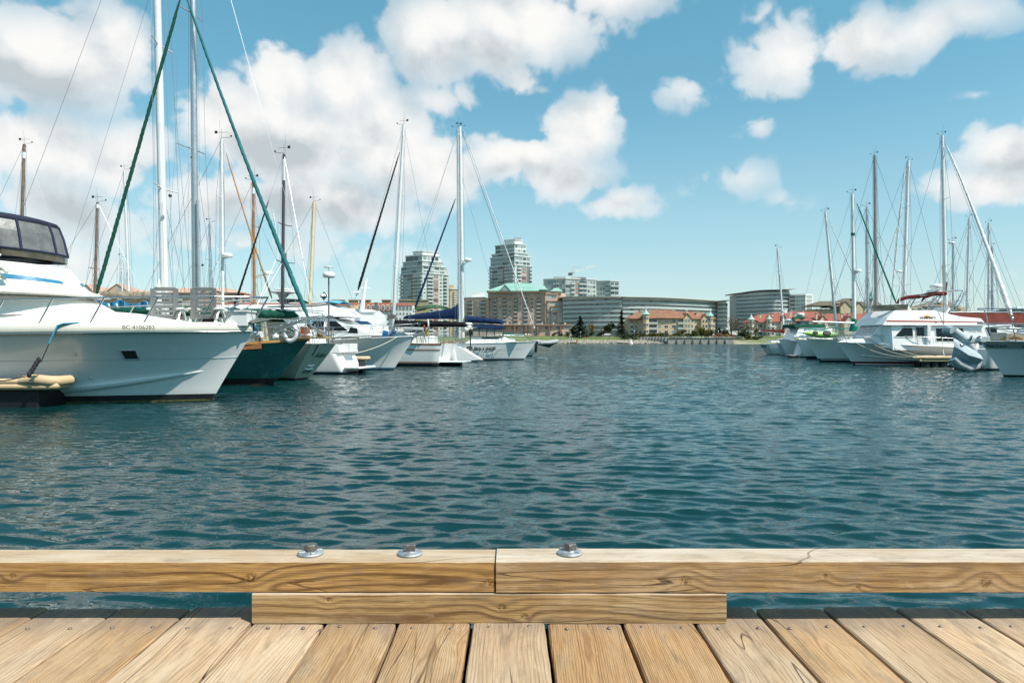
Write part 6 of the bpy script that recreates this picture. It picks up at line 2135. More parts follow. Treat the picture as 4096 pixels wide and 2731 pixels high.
# two plastic recliner chairs on the foredeck
chw = mat('chair_white_plastic', (.72, .71, .66), .5, 0, .08, 3)
chg = mat('chair_grey_plastic', (.22, .22, .21), .5, 0, .08, 3)
gzf = gz + .04
def recliner():
    r = thing('recliner_chair', 'left of two plastic recliner chairs on the yacht foredeck', 'chair', (0, 0, 0))
    m = MB()      # back rest: frame + slats, seen from behind; leaning slightly
    W_, H_ = .50, .80
    z0 = .36
    m.path([(-W_ / 2, 0, z0), (-W_ / 2 * .97, .05, z0 + H_ * .9), (-W_ / 2 * .8, .055, z0 + H_), (W_ / 2 * .8, .055, z0 + H_), (W_ / 2 * .97, .05, z0 + H_ * .9), (W_ / 2, 0, z0), (-W_ / 2, 0, z0)], .028, 6)
    m.build('back_frame', chg, r)
    for sx_ in (-1, 1):
        m = MB(); m.box(sx_ * .225 - .05, sx_ * .225 + .05, -.004, .02, z0 + .02, z0 + H_ - .02); m.build('back_side', chg, r)
    for k in range(7):
        zc = z0 + .05 + k * .115
        m = MB(); m.box(-.176, .176, -.004 + k * .006, .016 + k * .006, zc - .02, zc + .055); m.build('slat', chg, r)
    m = MB(); m.box(-W_ / 2, W_ / 2, .02, .52, .36, .39); m.build('seat', chg, r)
    for sx_ in (-1, 1):
        m = MB(); m.path([(sx_ * .29, -.16, 0), (sx_ * .27, .03, .36), (sx_ * .27, .12, .56), (sx_ * .27, .45, .58)], [.035, .035, .035, .035], 6); m.build('leg', chw, r)
        m = MB(); m.path([(sx_ * .29, .5, 0), (sx_ * .27, .35, .5), (sx_ * .27, .2, .58)], .033, 6); m.build('leg', chw, r)
        m = MB(); m.path([(sx_ * .29, -.1, .60), (sx_ * .29, .2, .62), (sx_ * .29, .5, .58)], [.03, .045, .03], 6); m.build('armrest', chw, r)
    m = MB(); m.box(-.3, .3, -.18, -.13, .02, .07); m.build('foot_bar', chw, r)
    return r
ch = recliner()
ch2 = link('recliner_chair', None)
for k_ in ch.keys(): ch2[k_] = ch[k_]
for c_ in list(ch.children):
    e = c_.copy(); COL.objects.link(e); e.parent = ch2
ch['group'] = ch2['group'] = 'recliner chairs on the foredeck'
ch2['label'] = 'right of two plastic recliner chairs, nearer the bow, with a dark bag beside it'
for o_, px, rz in ((ch, 656, R(4)), (ch2, 812, R(-5))):
    o_.location = (xx(px, 19.6), 19.6, zz(1338, 19.3) + .09); o_.rotation_euler = (0, 0, rz); o_.scale = (1.4, 1.2, 1.08)
bag = thing('cloth_bag', 'grey cloth bag lying on the foredeck beyond the right chair', 'bag', (xx(845, 20.3), 20.3, gz + .08))
m = MB(); m.ball((0, 0, .1), .22, 10, 7, sx=1.3, sy=.8, sz=.7); m.ball((-.2, .05, .12), .16, 9, 6); m.build('cloth', cloth('grey_cloth', (.16, .17, .20)), bag)

# finger dock with the number 3
fdm = mat('tan_fender_edge', (.62, .44, .26), .6, 0, .12, 2, dirt=((.3, .25, .18), .3))
fd = thing('finger_dock', 'floating finger dock with tan rubber edge and number 3, under the big yacht', 'dock', (xx(150, 17.9), 17.9, 0))
fx1 = xx(222, 17.9) - fd.location.x
def D3(px, py, d=17.9): return (xx(px, d) - fd.location.x, zz(py, d))
zt = zz(1524, 17.9)
m = MB(); m.path([(-8, 0, zt - .02), (D3(85, 0)[0], 0, zt - .02)], .09, 10); m.path([(-8, 0, zt - .16), (fx1 - .3, 0, zt - .14), (fx1 - .05, .05, zt - .13), (fx1 - .05, .5, zt - .13)], .10, 10)
m.build('fender_edge', fdm, fd)
m = MB(); m.path([(D3(83, 0)[0], 0, zt), (D3(120, 0)[0], 0, zt + .03), (D3(160, 0)[0], 0, zt + .02), (fx1 - .15, .02, zt), (fx1 - .02, .15, zt - .01), (fx1 - .02, .6, zt - .01)], [.11, .15, .15, .14, .14, .14], 12)
m.build('corner_bumper', fdm, fd)
m = MB(); m.box(-8, fx1 - .1, .05, 1.3, zt - .05, zt + .03); m.build('deck_board', mat('dock_board_grey', (.30, .28, .25), .85, 0, .2, 3), fd)
for k in range(4):
    x1 = D3(145, 0)[0] - k * 2.1
    m = MB(); m.box(x1 - 1.9, x1, .06, 1.25, -.4, zt - .23); fo = m.build('float', mat('float_black', (.012, .012, .014), .5, 0, .1, 2), fd); bevel(fo, .04, 2)
m = MB(); m.lathe([(.052, -.005), (.052, .004)], n=20); pl = m.build('number_badge', mat('badge_navy', (.02, .03, .08), .5, 0, 0), fd, (D3(135, 0)[0], -.128, zt + .0), (R(90), 0, 0)); pl.scale = (1.9, 1, 1)
text('3', fd, mat('badge_white', (.8, .8, .8), .5, 0, 0), .10, (D3(137, 0)[0], -.138, zt + .0), (R(90), 0, 0), ext=.002, bold=.004, sx=1.5)
m = MB(); x0 = D3(55, 0)[0]; zc = zt + .03
m.path([(x0 - .16, .25, zc + .2), (x0 + .16, .25, zc + .2)], .022, 8); m.tube((x0 - .05, .25, zc), (x0 - .06, .25, zc + .2), .018, n=6); m.tube((x0 + .05, .25, zc), (x0 + .06, .25, zc + .2), .018, n=6); m.build('cleat', steel, fd)

# ------------------------------------------------------------------ 2. green ketch WINDHORSE
b = Boat('sailing_yacht', 'green hulled sailing yacht with wooden name board, bow anchors and a white horseshoe lifebuoy', 'sailboat', 1095, 26.6, R(-14))
greenh = mat('green_hull_paint', (.028, .15, .14), .28, 0, .25, 1.2, coat=.3, streak=.5, dirt=((.10, .16, .14), .35))
rust = mat('rusty_waterline', (.06, .03, .018), .8, 0, .5, 5, dirt=((.28, .25, .08), .6))
b.hull(11.5, 3.5, 1.78, 1.35, over=1.5, pd=2.1, pw=1.3, sw=.7, flare=1.2, wl=.72, mats=[antif, antif, greenh], boot=.28, draft=.7, trough=.12)
b.ribbon(.0, .045, rust, 'weed_line', .0, .98)
for sd in (-1, 1):
    m = MB(); n = 24
    for i in range(n + 1):
        p = b.edge(i / n, 0, 1, sd); m.v += [(p.x, p.y + sd * .03, p.z - .02), (p.x, p.y + sd * .03, p.z + .07), (p.x, p.y - sd * .04, p.z + .07)]
    for i in range(n):
        for q_ in (0, 1):
            a = i * 3 + q_; f = (a, a + 3, a + 4, a + 1); m.f.append(f if sd < 0 else f[::-1]); m.mi.append(0); m.sm.append(False)
    m.build('toe_rail', mat('varnished_toe_rail', (.55, .30, .10), .4, 0, .2, 3, coat=.3), b.r)
# name board
pa, pb_ = b.edge(.66, .045, .95), b.edge(.885, .045, .95)
t = (pb_ - pa); L_ = t.length; rz = math.atan2(t.y, t.x)
m = MB(); m.box(0, L_, -.04, .01, -.14, .15); nb_ = m.build('name_board', teak, b.r, pa, (0, -math.atan2(t.z, math.hypot(t.x, t.y)), rz)); bevel(nb_, .012, 2)
text('WINDHORSE', nb_, mat('carved_gold', (.55, .36, .14), .5, 0, 0), .20, (L_ * .47, -.046, .0), (R(90), 0, 0), ext=.003)
# bowsprit platform and anchors
bz = b.sheer(1) + .06
m = MB(); m.box(.7, 2.35, -.28, .28, bz - .02, bz + .06); m.build('bowsprit', mat('bowsprit_teak', (.40, .28, .14), .7, 0, .2, 4), b.r)
ancm = mat('galvanised_anchor', (.36, .38, .37), .5, .6, .2, 5)
for (ax, ay, tilt) in ((1.0, -.35, .35), (2.0, -.1, .2)):
    m = MB()
    m.path([(ax - .5, ay, bz + .5), (ax + .25, ay, bz + .2)], .04, 6)
    m.add([(ax + .35, ay, bz + .05), (ax - .35, ay - .28, bz + .38), (ax - .15, ay, bz + .28), (ax - .35, ay + .28, bz + .38)], [(0, 1, 2), (0, 2, 3), (2, 1, 0), (3, 2, 0)])
    m.build('anchor', ancm, b.r)
m = MB(); m.add([(.2, -.9, bz + .05), (1.55, -.55, bz + .6), (1.75, -.5, bz + .75), (.9, -.75, bz + .5)], [(0, 1, 2, 3), (3, 2, 1, 0)]); m.build('anchor_fluke', ancm, b.r)
b.rail(.30, .93, .72, 8, .013, mid=True, inset=.08)
m = MB()
m.path([(1.0, -.5, bz + .05), (1.1, -.5, bz + .75), (2.3, -.25, bz + .85), (2.55, 0, bz + .85), (2.3, .25, bz + .85), (1.1, .5, bz + .75), (1.0, .5, bz + .05)], .018, 6)
for x_ in (1.5, 2.0): m.tube((x_, -.27, bz), (x_ + .2, -.36, bz + .8), .014, n=5); m.tube((x_, .27, bz), (x_ + .2, .36, bz + .8), .014, n=5)
m.build('pulpit', steel, b.r)
# deck gear
m = MB(); m.path([(-.5, -.7, bz + .12), (-.05, -.7, bz + .14)], [.13, .13], 10); m.build('fender', mat('fender_white', (.62, .61, .58), .5, 0, .1, 3), b.r)
m = MB(); m.path([(-1.2, -1.0, bz + .1), (-.7, -.95, bz + .12)], [.12, .12], 10); m.build('fender', mat('fender_navy', (.02, .04, .10), .5), b.r)
m = MB(); m.lathe([(.12, 0), (.12, .12), (.05, .16), (.05, .25), (.12, .3)], (.15, -.1, bz), 12); m.build('windlass', gel, b.r)
m = ring_mesh(.12, .03); m.build('rope_coil', mat('blue_rope', (.04, .15, .3), .9), b.r, (-.2, -.9, bz + .3))
b.cabin([(-8.5, 1.35), (-2.6, 1.55), (-3.1, 1.95), (-8.5, 2.0)], 1.15, 1.0, gel, 'coach_roof', .06)
for k in range(4): b.pane([(-3.6 - k * 1.2, 1.62), (-4.3 - k * 1.2, 1.62), (-4.3 - k * 1.2, 1.84), (-3.6 - k * 1.2, 1.84)], smoked, 'port_light')
# green spray hood and cover
def hood(b, x0, x1, z0, z1, hw, mt, name='spray_hood', open_=True):
    m = MB(); n = 10; ns_ = 8
    for i in range(ns_ + 1):
        f = i / ns_
        x = x0 + (x1 - x0) * f; h = (z1 - z0) * (1 - (1 - f) ** 2.2) + .02
        for j in range(n + 1):
            a = math.pi * j / n
            m.v.append((x, hw * math.cos(a) * (1.0), z0 + h * math.sin(a) ** .6))
    for i in range(ns_):
        for j in range(n):
            a = i * (n + 1) + j; m.f.append((a, a + 1, a + n + 2, a + n + 1)); m.mi.append(0); m.sm.append(True)
    return m.build(name, mt, b.r)
hood(b, -4.2, -6.8, 1.95, 2.7, 1.15, greenc)
m = MB()
for i in range(9):
    f = i / 8
    for j in range(7):
        g = j / 6; m.v.append((-1.6 - 2.9 * f, -1.0 + 2.0 * g, 2.28 + .28 * math.sin(math.pi * g) - .06 * math.sin(f * 9)))
for i in range(8):
    for j in range(6):
        a = i * 7 + j; m.f.append((a, a + 1, a + 8, a + 7)); m.mi.append(0); m.sm.append(True)
m.build('foredeck_awning', greenc, b.r)
# life buoy on the pulpit
lb = thing('lifebuoy', 'white horseshoe lifebuoy hanging on the bow rail of the green yacht', 'lifebuoy', (xx(1162, 25.9), 25.9, zz(1332, 25.9)), R(-10))
m = ring_mesh(.24, .075, squash=1.25); m.build('ring', mat('buoy_white', (.74, .73, .74), .55, 0, .1, 6), lb)
m = MB(); m.tube((-.1, 0, .3), (-.05, 0, .5), .008, n=4); m.tube((.1, 0, .3), (.05, 0, .5), .008, n=4); m.build('strap', ropew, lb)
# rig: mast, furled headsail running down to the bowsprit
def local(b, px, py, d):
    w = P(px, py, d)
    return b.r.matrix_basis.inverted() @ w
bpy.context.view_layer.update()
mb_ = local(b, 783, 1270, 27.5); topm = local(b, 768, -560, 27.4)
b.mast(mb_.x, mb_.z - .8, topm.z, .135, alum, lean=topm.x - mb_.x, side=topm.y - mb_.y, y=mb_.y, spread=((local(b, 778, 600, 27.5).z, .85), (local(b, 775, 60, 27.5).z, .7)), fore=(2.2, 0, bz), back=(-11.3, 0, 1.5), taper=.82, wire=.007)
m = MB(); q0 = local(b, 797, 1240, 27.3); q1 = local(b, 790, 800, 27.3); m.tube(q0, q1, .05, n=8); m.build('spinnaker_pole', alum, b.r)
m = MB(); c = local(b, 810, 1060, 27.4); m.ball(tuple(c), .05, 8, 6); c = local(b, 768, 630, 27.4); m.ball(tuple(c), .06, 8, 6); m.build('deck_light', blackm, b.r)
f0 = local(b, 1232, 1268, 26.0); f1 = local(b, 745, -20, 27.3) + (local(b, 745, -20, 27.3) - local(b, 870, 280, 27.1)) * .6
b.furl(f0, local(b, 738, -30, 27.3), .10, .045, bgreen, .22, sagdir=(0, 0, 1) if False else (-.3, 0, -.5), turns=40)
c0 = local(b, 822, 1225, 27.5)
b.boom(mb_.x - .15, mb_.x - 5.2, local(b, 850, 1258, 27.5).z, local(b, 850, 1258, 27.5).z + .1, greenc, .40, .25, y=mb_.y)
b.boom(mb_.x + .25, local(b, 1160, 1262, 27.5).x + 1.0, local(b, 900, 1265, 27.5).z, local(b, 1160, 1275, 27.5).z, greenc, .44, .30, y=mb_.y, ripple=.2, seed=9)
hb_ = local(b, 1105, 1155, 27)
# dark solar panel arch over its cockpit-side neighbour is built with that boat

# ------------------------------------------------------------------ M1: white masted yacht hidden behind the big yacht
b = Boat('sailing_yacht', 'yacht with the thickest white mast and a tan crumpled sail, behind the lounge chairs', 'sailboat', -60, 23.9, math.pi)
b.hull(7.4, 2.6, 1.5, 1.2, over=.9, mats=[antif, navyp, gel])
bpy.context.view_layer.update()
b.cabin([(-6.3, 1.2), (-2.2, 1.3), (-2.7, 1.75), (-6.3, 1.8)], .95, .85, gel, 'coach_roof', .05)
mb_ = local(b, 664, 1230, 24.0); topm = local(b, 615, -560, 24.0)
b.mast(mb_.x, 1.3, topm.z, .142, mastw, lean=topm.x - mb_.x, y=mb_.y, spread=((local(b, 655, 755, 24).z, .85), (local(b, 638, 180, 24).z, .72)), fore=(.5, 0, 1.5), back=(-7.4, 0, 1.4), wire=.007)
f0 = local(b, 383, 1185, 23.4); b.furl(f0, local(b, 722, -10, 23.9) , .068, .05, greenc, .05, sagdir=(0, 0, -1), turns=46)
z_ = local(b, 500, 1200, 23.9).z
b.boom(mb_.x - .2 + .0, local(b, 395, 1205, 23.9).x, z_, z_ + .1, tanc, .30, .24, y=0, ripple=.32, drop=.14, boommt=alum, seed=5)
m = MB(); c = local(b, 680, 783, 23.6); m.ball(tuple(c), .06, 8, 6); m.build('deck_light', blackm, b.r)
m = MB(); q = local(b, 636, 1150, 23.9); m.path([(q.x, 0, q.z - .6), (q.x, 0, q.z + .3)], [.22, .02], 6); m.build('furled_trysail', whitec, b.r)
b.rail(.1, .9, .62, 8, .012)

# ------------------------------------------------------------------ 3. stern facing yacht, VICTORIA
b = Boat('sailing_yacht', 'cream sailing yacht showing its rounded raked transom lettered VICTORIA', 'sailboat', 560, 31.6, R(180 - 14))
b.r.location = (xx(1205, 30.6), 30.6, 0); b.px = 1205; b.d = 30.6; b.k = 30.6 / F
Lh = 10.5
b.r.location = b.r.location - Vector((math.cos(R(180 - 14)) * Lh * -1, math.sin(R(180 - 14)) * Lh * -1, 0)) * 1.0
bpy.context.view_layer.update()
beige = mat('beige_hull', (.50, .46, .37), .3, 0, .08, 1, coat=.3, dirt=((.30, .28, .22), .4))
b.hull(Lh, 3.4, 1.75, 1.62, over=1.0, srake=-1.15, pd=2.3, pw=1.5, sw=.62, wl=.55, flare=.8, mats=[antif, antif, beige, mat('cream_transom', (.60, .56, .46), .3, 0, .06, 1, coat=.3)], boot=.08, draft=.5, round_=True, tm=3)
# transom details: local frame, transom plane leans aft
A_ = Vector((-Lh - 0.0, 0, 0)); 
sl_ = math.atan2(1.62, 1.15)
def tr(y, v, off=.015): 
    nrm = Vector((-math.sin(sl_), 0, -math.cos(sl_)))
    return Vector((-Lh - 1.15 * v, y, 1.62 * v)) + nrm * off
trot = Euler((R(90) , 0, R(-90))).to_matrix()
# text plane: x axis = local -y.. (reading from astern), up = along the transom
ux = Vector((0, -1, 0)); uy = Vector((-1.15, 0, 1.62)).normalized(); uz = ux.cross(uy)
Mt = Matrix((ux, uy, uz)).transposed().to_euler()
ltg = mat('lettering_green', (.03, .13, .12), .5, 0, 0)
t_ = text('Adam', b.r, ltg, .40, tr(-.30, .68), Mt, shear=.35, ext=.002)
t_ = text('VICTORIA', b.r, ltg, .17, tr(.0, .22), Mt, shear=.2, ext=.002, bold=.003)
m = MB(); m.path([tr(.3, .40), tr(0, .385), tr(-.3, .40)], [.03, .05, .03], 6); m.path([tr(.34, .31), tr(0, .29), tr(-.34, .31)], [.03, .055, .03], 6); m.build('transom_step', gel, b.r)
m = MB(); m.path([tr(.5, .98), tr(.45, .80), tr(.42, .66)], .02, 5); m.build('stern_chain', blackm, b.r)
b.cabin([(-8.8, 1.6), (-2.5, 1.7), (-3.2, 2.1), (-8.8, 2.15)], 1.1, .95, gel, 'coach_roof', .05)
b.rail(.02, .8, .68, 8, .014, pul=False)
m = MB()
for zc in (2.0, 2.35): m.path([(-9.6, -1.25, zc), (-11.6, -1.05, zc), (-11.75, 0, zc), (-11.6, 1.05, zc), (-9.6, 1.25, zc)], .017, 6)
for (x_, y_) in ((-10.4, -1.15), (-11.5, -1.05), (-11.75, 0), (-11.5, 1.05), (-10.4, 1.15)): m.tube((x_, y_, 1.6), (x_, y_, 2.36), .017, n=6)
m.build('pushpit', steel, b.r)
# stern arch with solar panel and dome radar pole
m = MB()
for sd in (-1, 1):
    m.path([(-11.2, sd * 1.1, 1.7), (-10.9, sd * 1.15, 3.0), (-9.9, sd * 1.1, 3.12), (-8.4, sd * 1.05, 3.15)], .022, 6)
    m.path([(-9.4, sd * 1.1, 1.8), (-9.3, sd * 1.1, 3.1)], .018, 6)
for x_ in (-11.0, -10.2, -9.2): m.tube((x_, -1.1, 3.1), (x_, 1.1, 3.1), .018, n=6)
m.build('stern_arch', steel, b.r)
m = MB(); m.box(-11.6, -9.4, -1.2, .6, 3.28, 3.32); so_ = m.build('solar_panel', mat('solar_cells', (.012, .014, .022), .15, 0, .2, 6), b.r, rot=(R(-6), 0, 0))
pz = 3.1
m = MB(); m.path([(-11.75, -.2, 1.6), (-11.75, -.2, 4.55)], .035, 8); m.build('radar_pole', mat('grey_pole', (.2, .22, .23), .5, .5, 0), b.r)
b.dome(-11.75, -.2, 4.55, .27, .26)
m = MB(); m.tube((-11.75, -.2, 4.8), (-11.75, -.2, 4.98), .02, n=6); m.lathe([(.1, 0), (.22, .03), (.22, .06), (.0, .09)], (-11.75, -.2, 4.98), 14); m.build('satellite_dish', gel, b.r)
m = MB(); c = (-11.45, -.3, 3.75); m.add([(c[0] - .2, c[1], c[2]), (c[0], c[1], c[2] + .2), (c[0] + .2, c[1], c[2]), (c[0], c[1], c[2] - .2), (c[0], c[1] - .2, c[2]), (c[0], c[1] + .2, c[2])], [(0, 1, 4), (1, 2, 4), (2, 3, 4), (3, 0, 4), (1, 0, 5), (2, 1, 5), (3, 2, 5), (0, 3, 5)]); m.build('radar_reflector', alum, b.r)
m = MB(); m.lathe([(.17, -.08), (.2, 0), (.17, .08), (.0, .10)], n=16); m.build('stern_barbecue', teak, b.r, (-11.95, .9, 2.05), (0, R(-80), 0))
m = MB(); m.box(-11.3, -11.0, .6, .9, 1.7, 2.35); m.build('lifejacket', mat('orange_vinyl', (.6, .12, .02), .7, 0, .1), b.r)
for k in range(7):
    m = MB(); m.path([(-11.5 + k * .12, -1.0 + k * .05, 1.65), (-11.4 + k * .14, -.95 + k * .05, 2.5 + .2 * math.sin(k * 2))], .013, 5); m.build('stern_line', [ropeb, ropew, wirem][k % 3], b.r)
hood(b, -6.2, -9.2, 2.0, 2.75, 1.15, greenc)
m = MB(); m.box(-9.25, -9.2, -1.1, 1.1, 1.7, 2.6); m.build('screen', cloth('beige_canvas', (.45, .40, .27)), b.r)
mb_ = local(b, 1128, 1235, 33); topm = local(b, 1137, 618, 33)
b.mast(mb_.x, 1.7, topm.z, .088, mat('dark_grey_mast', (.09, .09, .095), .4, .3, .1, 2), lean=topm.x - mb_.x, y=mb_.y, spread=((local(b, 1130, 900, 33).z, .6), (local(b, 1130, 1050, 33).z, .8)), cap=(.86, mastw), fore=local(b, 925, 1245, 32), back=(-11.3, 0, 1.8))
b.furl(local(b, 937, 1225, 32), local(b, 1075, 800, 32.5), .055, .03, blackc, turns=20)
b.furl(local(b, 1120, 1010, 33), local(b, 1090, 840, 33), .035, .025, whitec, turns=10, drum=False)
fl = MB(); c = local(b, 1146, 1010, 32.9); fl.add([c, c + Vector((.28, .0, -.15)), c + Vector((.22, 0, -.6)), c + Vector((-.02, 0, -.4))], [(0, 1, 2, 3), (3, 2, 1, 0)]); fl.build('flag', mat('flag_cloth', (.45, .12, .1), .8), b.r)

# ------------------------------------------------------------------ 4. small white cabin cruiser, stern out
b = Boat('cabin_cruiser', 'small white cabin cruiser with a swim platform, stern towards the channel', 'motorboat', 1000, 36.6, R(180 - 10))
Lc = 7.5
b.r.location = P(1418, 1362, 36.2); b.r.location.z = 0
b.r.location = b.r.location + Vector((math.cos(R(170)) * Lc, math.sin(R(170)) * Lc, 0))
bpy.context.view_layer.update()
b.hull(Lc, 2.6, 1.45, 1.15, over=.8, srake=.55, sw=.93, pd=2.6, pw=1.5, wl=.86, mats=[antif, navyp, gel], boot=.12)
m = MB(); m.box(-Lc - .75, -Lc + .1, -1.15, 1.15, .28, .40); so_ = m.build('swim_platform', gel, b.r); bevel(so_, .04, 2)
b.cabin([(-7.2, 1.12), (-.8, 1.3), (-2.4, 1.75), (-3.5, 2.3), (-5.2, 2.35), (-5.4, 1.6), (-7.1, 1.5)], 1.22, 1.02, gel, 'cabin', .06)
b.pane([(-2.7, 1.75), (-3.6, 2.2), (-5.0, 2.22), (-5.05, 1.75)])
m = MB(); m.box(-Lc - .55, -Lc - .3, -.2, .2, -.4, .6); m.build('outdrive', blk, b.r)
m = MB(); m.box(-Lc + .05, -Lc + .45, -.5, .5, 1.15, 1.6); m.build('engine_cover', gel, b.r)
b.rail(.5, .95, .5, 5, .011, mid=False)
fd2 = thing('finger_dock', 'tan edge of the finger dock between the small cruiser and the anchored bow', 'dock', (xx(1445, 38.6), 38.6, 0))
m = MB(); m.path([(-5, 0, .74), (-.1, 0, .74), (.25, .1, .74), (.3, .5, .74)], .13, 10); m.build('fender_edge', fdm, fd2)
m = MB(); m.box(-5, .1, .06, .9, .55, .82); m.build('deck_board', MATS['dock_board_grey'], fd2)
m = MB(); m.box(-5, -.3, .1, .85, -.4, .54); m.build('float', MATS['float_black'], fd2)

# ------------------------------------------------------------------ 5. white motor yacht, bow out, with flybridge
def XZ(b, dy):
    return (lambda px: b.X(px, dy)), (lambda py: b.Z(py, dy))
b = Boat('motor_yacht', 'white motor yacht with raked flybridge mast, bow out beside the small cruiser', 'motor yacht', 1575, 41.2, R(-6))
b.hull(12.5, 3.9, 2.02, 1.45, over=1.35, pd=2.7, pw=1.5, sw=.9, flare=1.6, wl=.66, mats=[antif, bluep, gel], boot=.12, draft=.5, sheer_p=1.4)
b.gunwale(.035, gelg)
X_, Z_ = XZ(b, -1.4)
b.cabin([(-11.5, 1.45), (X_(1500), Z_(1340)), (X_(1430), Z_(1312)), (X_(1340), Z_(1272)), (X_(1240), Z_(1262)), (-11.5, Z_(1262))], 1.62, 1.45, gel, 'deck_house', .07)
b.pane([(X_(1405), Z_(1325)), (X_(1350), Z_(1283)), (X_(1310), Z_(1283)), (X_(1310), Z_(1325))], fr=gel)
b.pane([(X_(1300), Z_(1325)), (X_(1300), Z_(1283)), (X_(1230), Z_(1283)), (X_(1230), Z_(1325))], fr=gel)
b.cabin([(-11, Z_(1268)), (X_(1418), Z_(1266)), (X_(1395), Z_(1256)), (X_(1350), Z_(1228)), (X_(1310), Z_(1215)), (-11, Z_(1215))], 1.6, 1.35, gel, 'flybridge', .06)
b.pane([(X_(1400), Z_(1330)), (X_(1410), Z_(1310)), (X_(1438), Z_(1312)), (X_(1442), Z_(1332))], smoked, cz=(1.4, 3.4, 1.6, 1.5))
m = MB(); m.path([(X_(1422), 0, Z_(1240)), (X_(1437), 0, Z_(1130)), (X_(1443), 0, Z_(1105))], [.15, .11, .05], 8); m.tube((X_(1388), 0, Z_(1162)), (X_(1432), 0, Z_(1162)), .06, n=6); m.tube((X_(1425), -.4, Z_(1145)), (X_(1450), .4, Z_(1143)), .03, n=6); m.build('signal_mast', gel, b.r)
m = MB(); c0_, c1_ = X_(1255), X_(1395)
m.v = []
for i in range(9):
    for j in range(7):
        f, g = i / 8, j / 6; m.v.append((c0_ + (X_(1355) - c0_) * f, -1.2 + 2.4 * g, Z_(1213) + .18 * math.sin(math.pi * g) + .10 * math.sin(math.pi * f)))
for i in range(8):
    for j in range(6):
        a = i * 7 + j; m.f.append((a, a + 7, a + 8, a + 1)); m.mi.append(0); m.sm.append(True)
m.build('blue_cover', skyb, b.r)
# second cabin block further right (aft neighbour's bridge)
b.rail(.35, .97, .75, 8, .015, rake=.3, inset=.08)
m = MB(); e = b.edge(1, 0, 1, 1); m.tumble([(e.x - .6, e.z + .02), (e.x + .5, e.z + .28), (e.x + .55, e.z + .15), (e.x - .1, e.z - .12)], .12, .12, e.z - .2, e.z + .4); m.build('anchor', ancm, b.r)
b.lines([b.edge(.93, .03, 1.0), (b.X(1432, -2.6), -2.9, b.Z(1414, -2.6))], .025, ropew, sag=.15)
m = MB(); m.path([(X_(1528), -.5, Z_(1348)), (X_(1535), -.5, Z_(1322))], .16, 8); m.build('blue_bag', cloth('blue_bag_cloth', (.03, .16, .42)), b.r)
m = MB(); m.path([(X_(1558), -.3, Z_(1346)), (X_(1568), -.3, Z_(1318))], [.18, .12], 8); m.build('blue_cushion', cloth('navy_cushion', (.03, .09, .2)), b.r)
# white bridge of a second cruiser behind it
b2 = Boat('motor_yacht', 'white flybridge cruiser with a navy stripe behind the raked mast yacht', 'motor yacht', 1600, 50.5, 0)
b2.hull(12, 3.6, 1.9, 1.5, over=1.0, mats=[antif, navyp, gel])
X_, Z_ = XZ(b2, -1.4)
b2.cabin([(X_(1200), 1.5), (X_(1545), 1.75), (X_(1520), Z_(1300)), (X_(1508), Z_(1250)), (X_(1400), Z_(1245)), (X_(1200), Z_(1245))], 1.55, 1.4, gel, 'deck_house', .06)
b2.pane([(X_(1490), Z_(1297)), (X_(1470), Z_(1285)), (X_(1400), Z_(1283)), (X_(1400), Z_(1297))], mat('navy_panel', (.02, .07, .14), .3, 0, 0))
b2.cabin([(X_(1300), Z_(1248)), (X_(1500), Z_(1248)), (X_(1490), Z_(1238)), (X_(1395), Z_(1234)), (X_(1300), Z_(1234))], 1.5, 1.4, gel, 'flybridge', .04)
m = MB(); m.box(X_(1388), X_(1410), -.5, .5, Z_(1236), Z_(1218)); m.build('bridge_seat', mat('tan_seat', (.5, .36, .2), .7), b2.r)
m = MB(); m.box(X_(1484), X_(1494), -.2, .2, Z_(1248), Z_(1205)); m.build('exhaust_stack', mat('dark_stack', (.12, .11, .10), .6), b2.r)
b2.rail(.5, .95, .7, 6, .013)

# ------------------------------------------------------------------ 6. white motor sailer with wooden stripes, stern out
b = Boat('motor_sailer', 'white motor sailer with varnished wood stripes and a bright white transom', 'sailboat', 1300, 46.6, R(180 - 12))
Ls = 11.5
b.r.location = P(1778, 1362, 46.2); b.r.location.z = 0
b.r.location = b.r.location + Vector((math.cos(R(168)) * Ls, math.sin(R(168)) * Ls, 0)) + Vector((-.2, 1.3, 0))
bpy.context.view_layer.update()
b.hull(Ls, 3.5, 1.75, 1.55, over=1.0, srake=-.35, sw=.86, wl=.9, pd=2.4, pw=1.6, mats=[antif, navyp, gel], boot=.22, draft=.6)
b.ribbon(.93, 1.0, teak, 'wood_stripe'); b.ribbon(.70, .745, teak, 'wood_stripe', off=.02); b.ribbon(.155, .20, teak, 'wood_stripe', off=.02)
m = MB(); z = 1.56; m.path([(-Ls - .3, -1.5, z), (-Ls - .3, 0, z + .14), (-Ls - .3, 1.5, z)], .05, 6); m.build('taffrail', teak, b.r)
m = MB(); m.box(-Ls - 1.7, -Ls + .0, -1.1, 1.1, .26, .33); so_ = m.build('swim_platform', gel, b.r); bevel(so_, .03, 2)
m = MB(); m.box(-Ls - 1.3, -Ls + .0, -.25, .25, -.4, .22); m.build('rudder', antif, b.r)
text('Gena', b.r, mat('lettering_grey', (.55, .55, .55), .5, 0, 0), .3, (-Ls - .26, .2, .95), (R(90), 0, R(-90)), shear=.3)
b.cabin([(-9.4, 1.6), (-3, 1.75), (-3.5, 2.3), (-9.0, 2.3), (-9.6, 2.0)], 1.3, 1.12, gel, 'cabin', .08)
for (a_, c_) in ((-4.4, -5.8), (-6.6, -8.6)):
    b.pane([(a_, 1.85), (c_, 1.85), (c_ + .1, 2.15), (a_ - .1, 2.15)], mat('curtained_window', (.14, .10, .09), .2, 0, .4, 5))
b.rail(.02, .85, .75, 10, .014, pul=False)
m = MB()
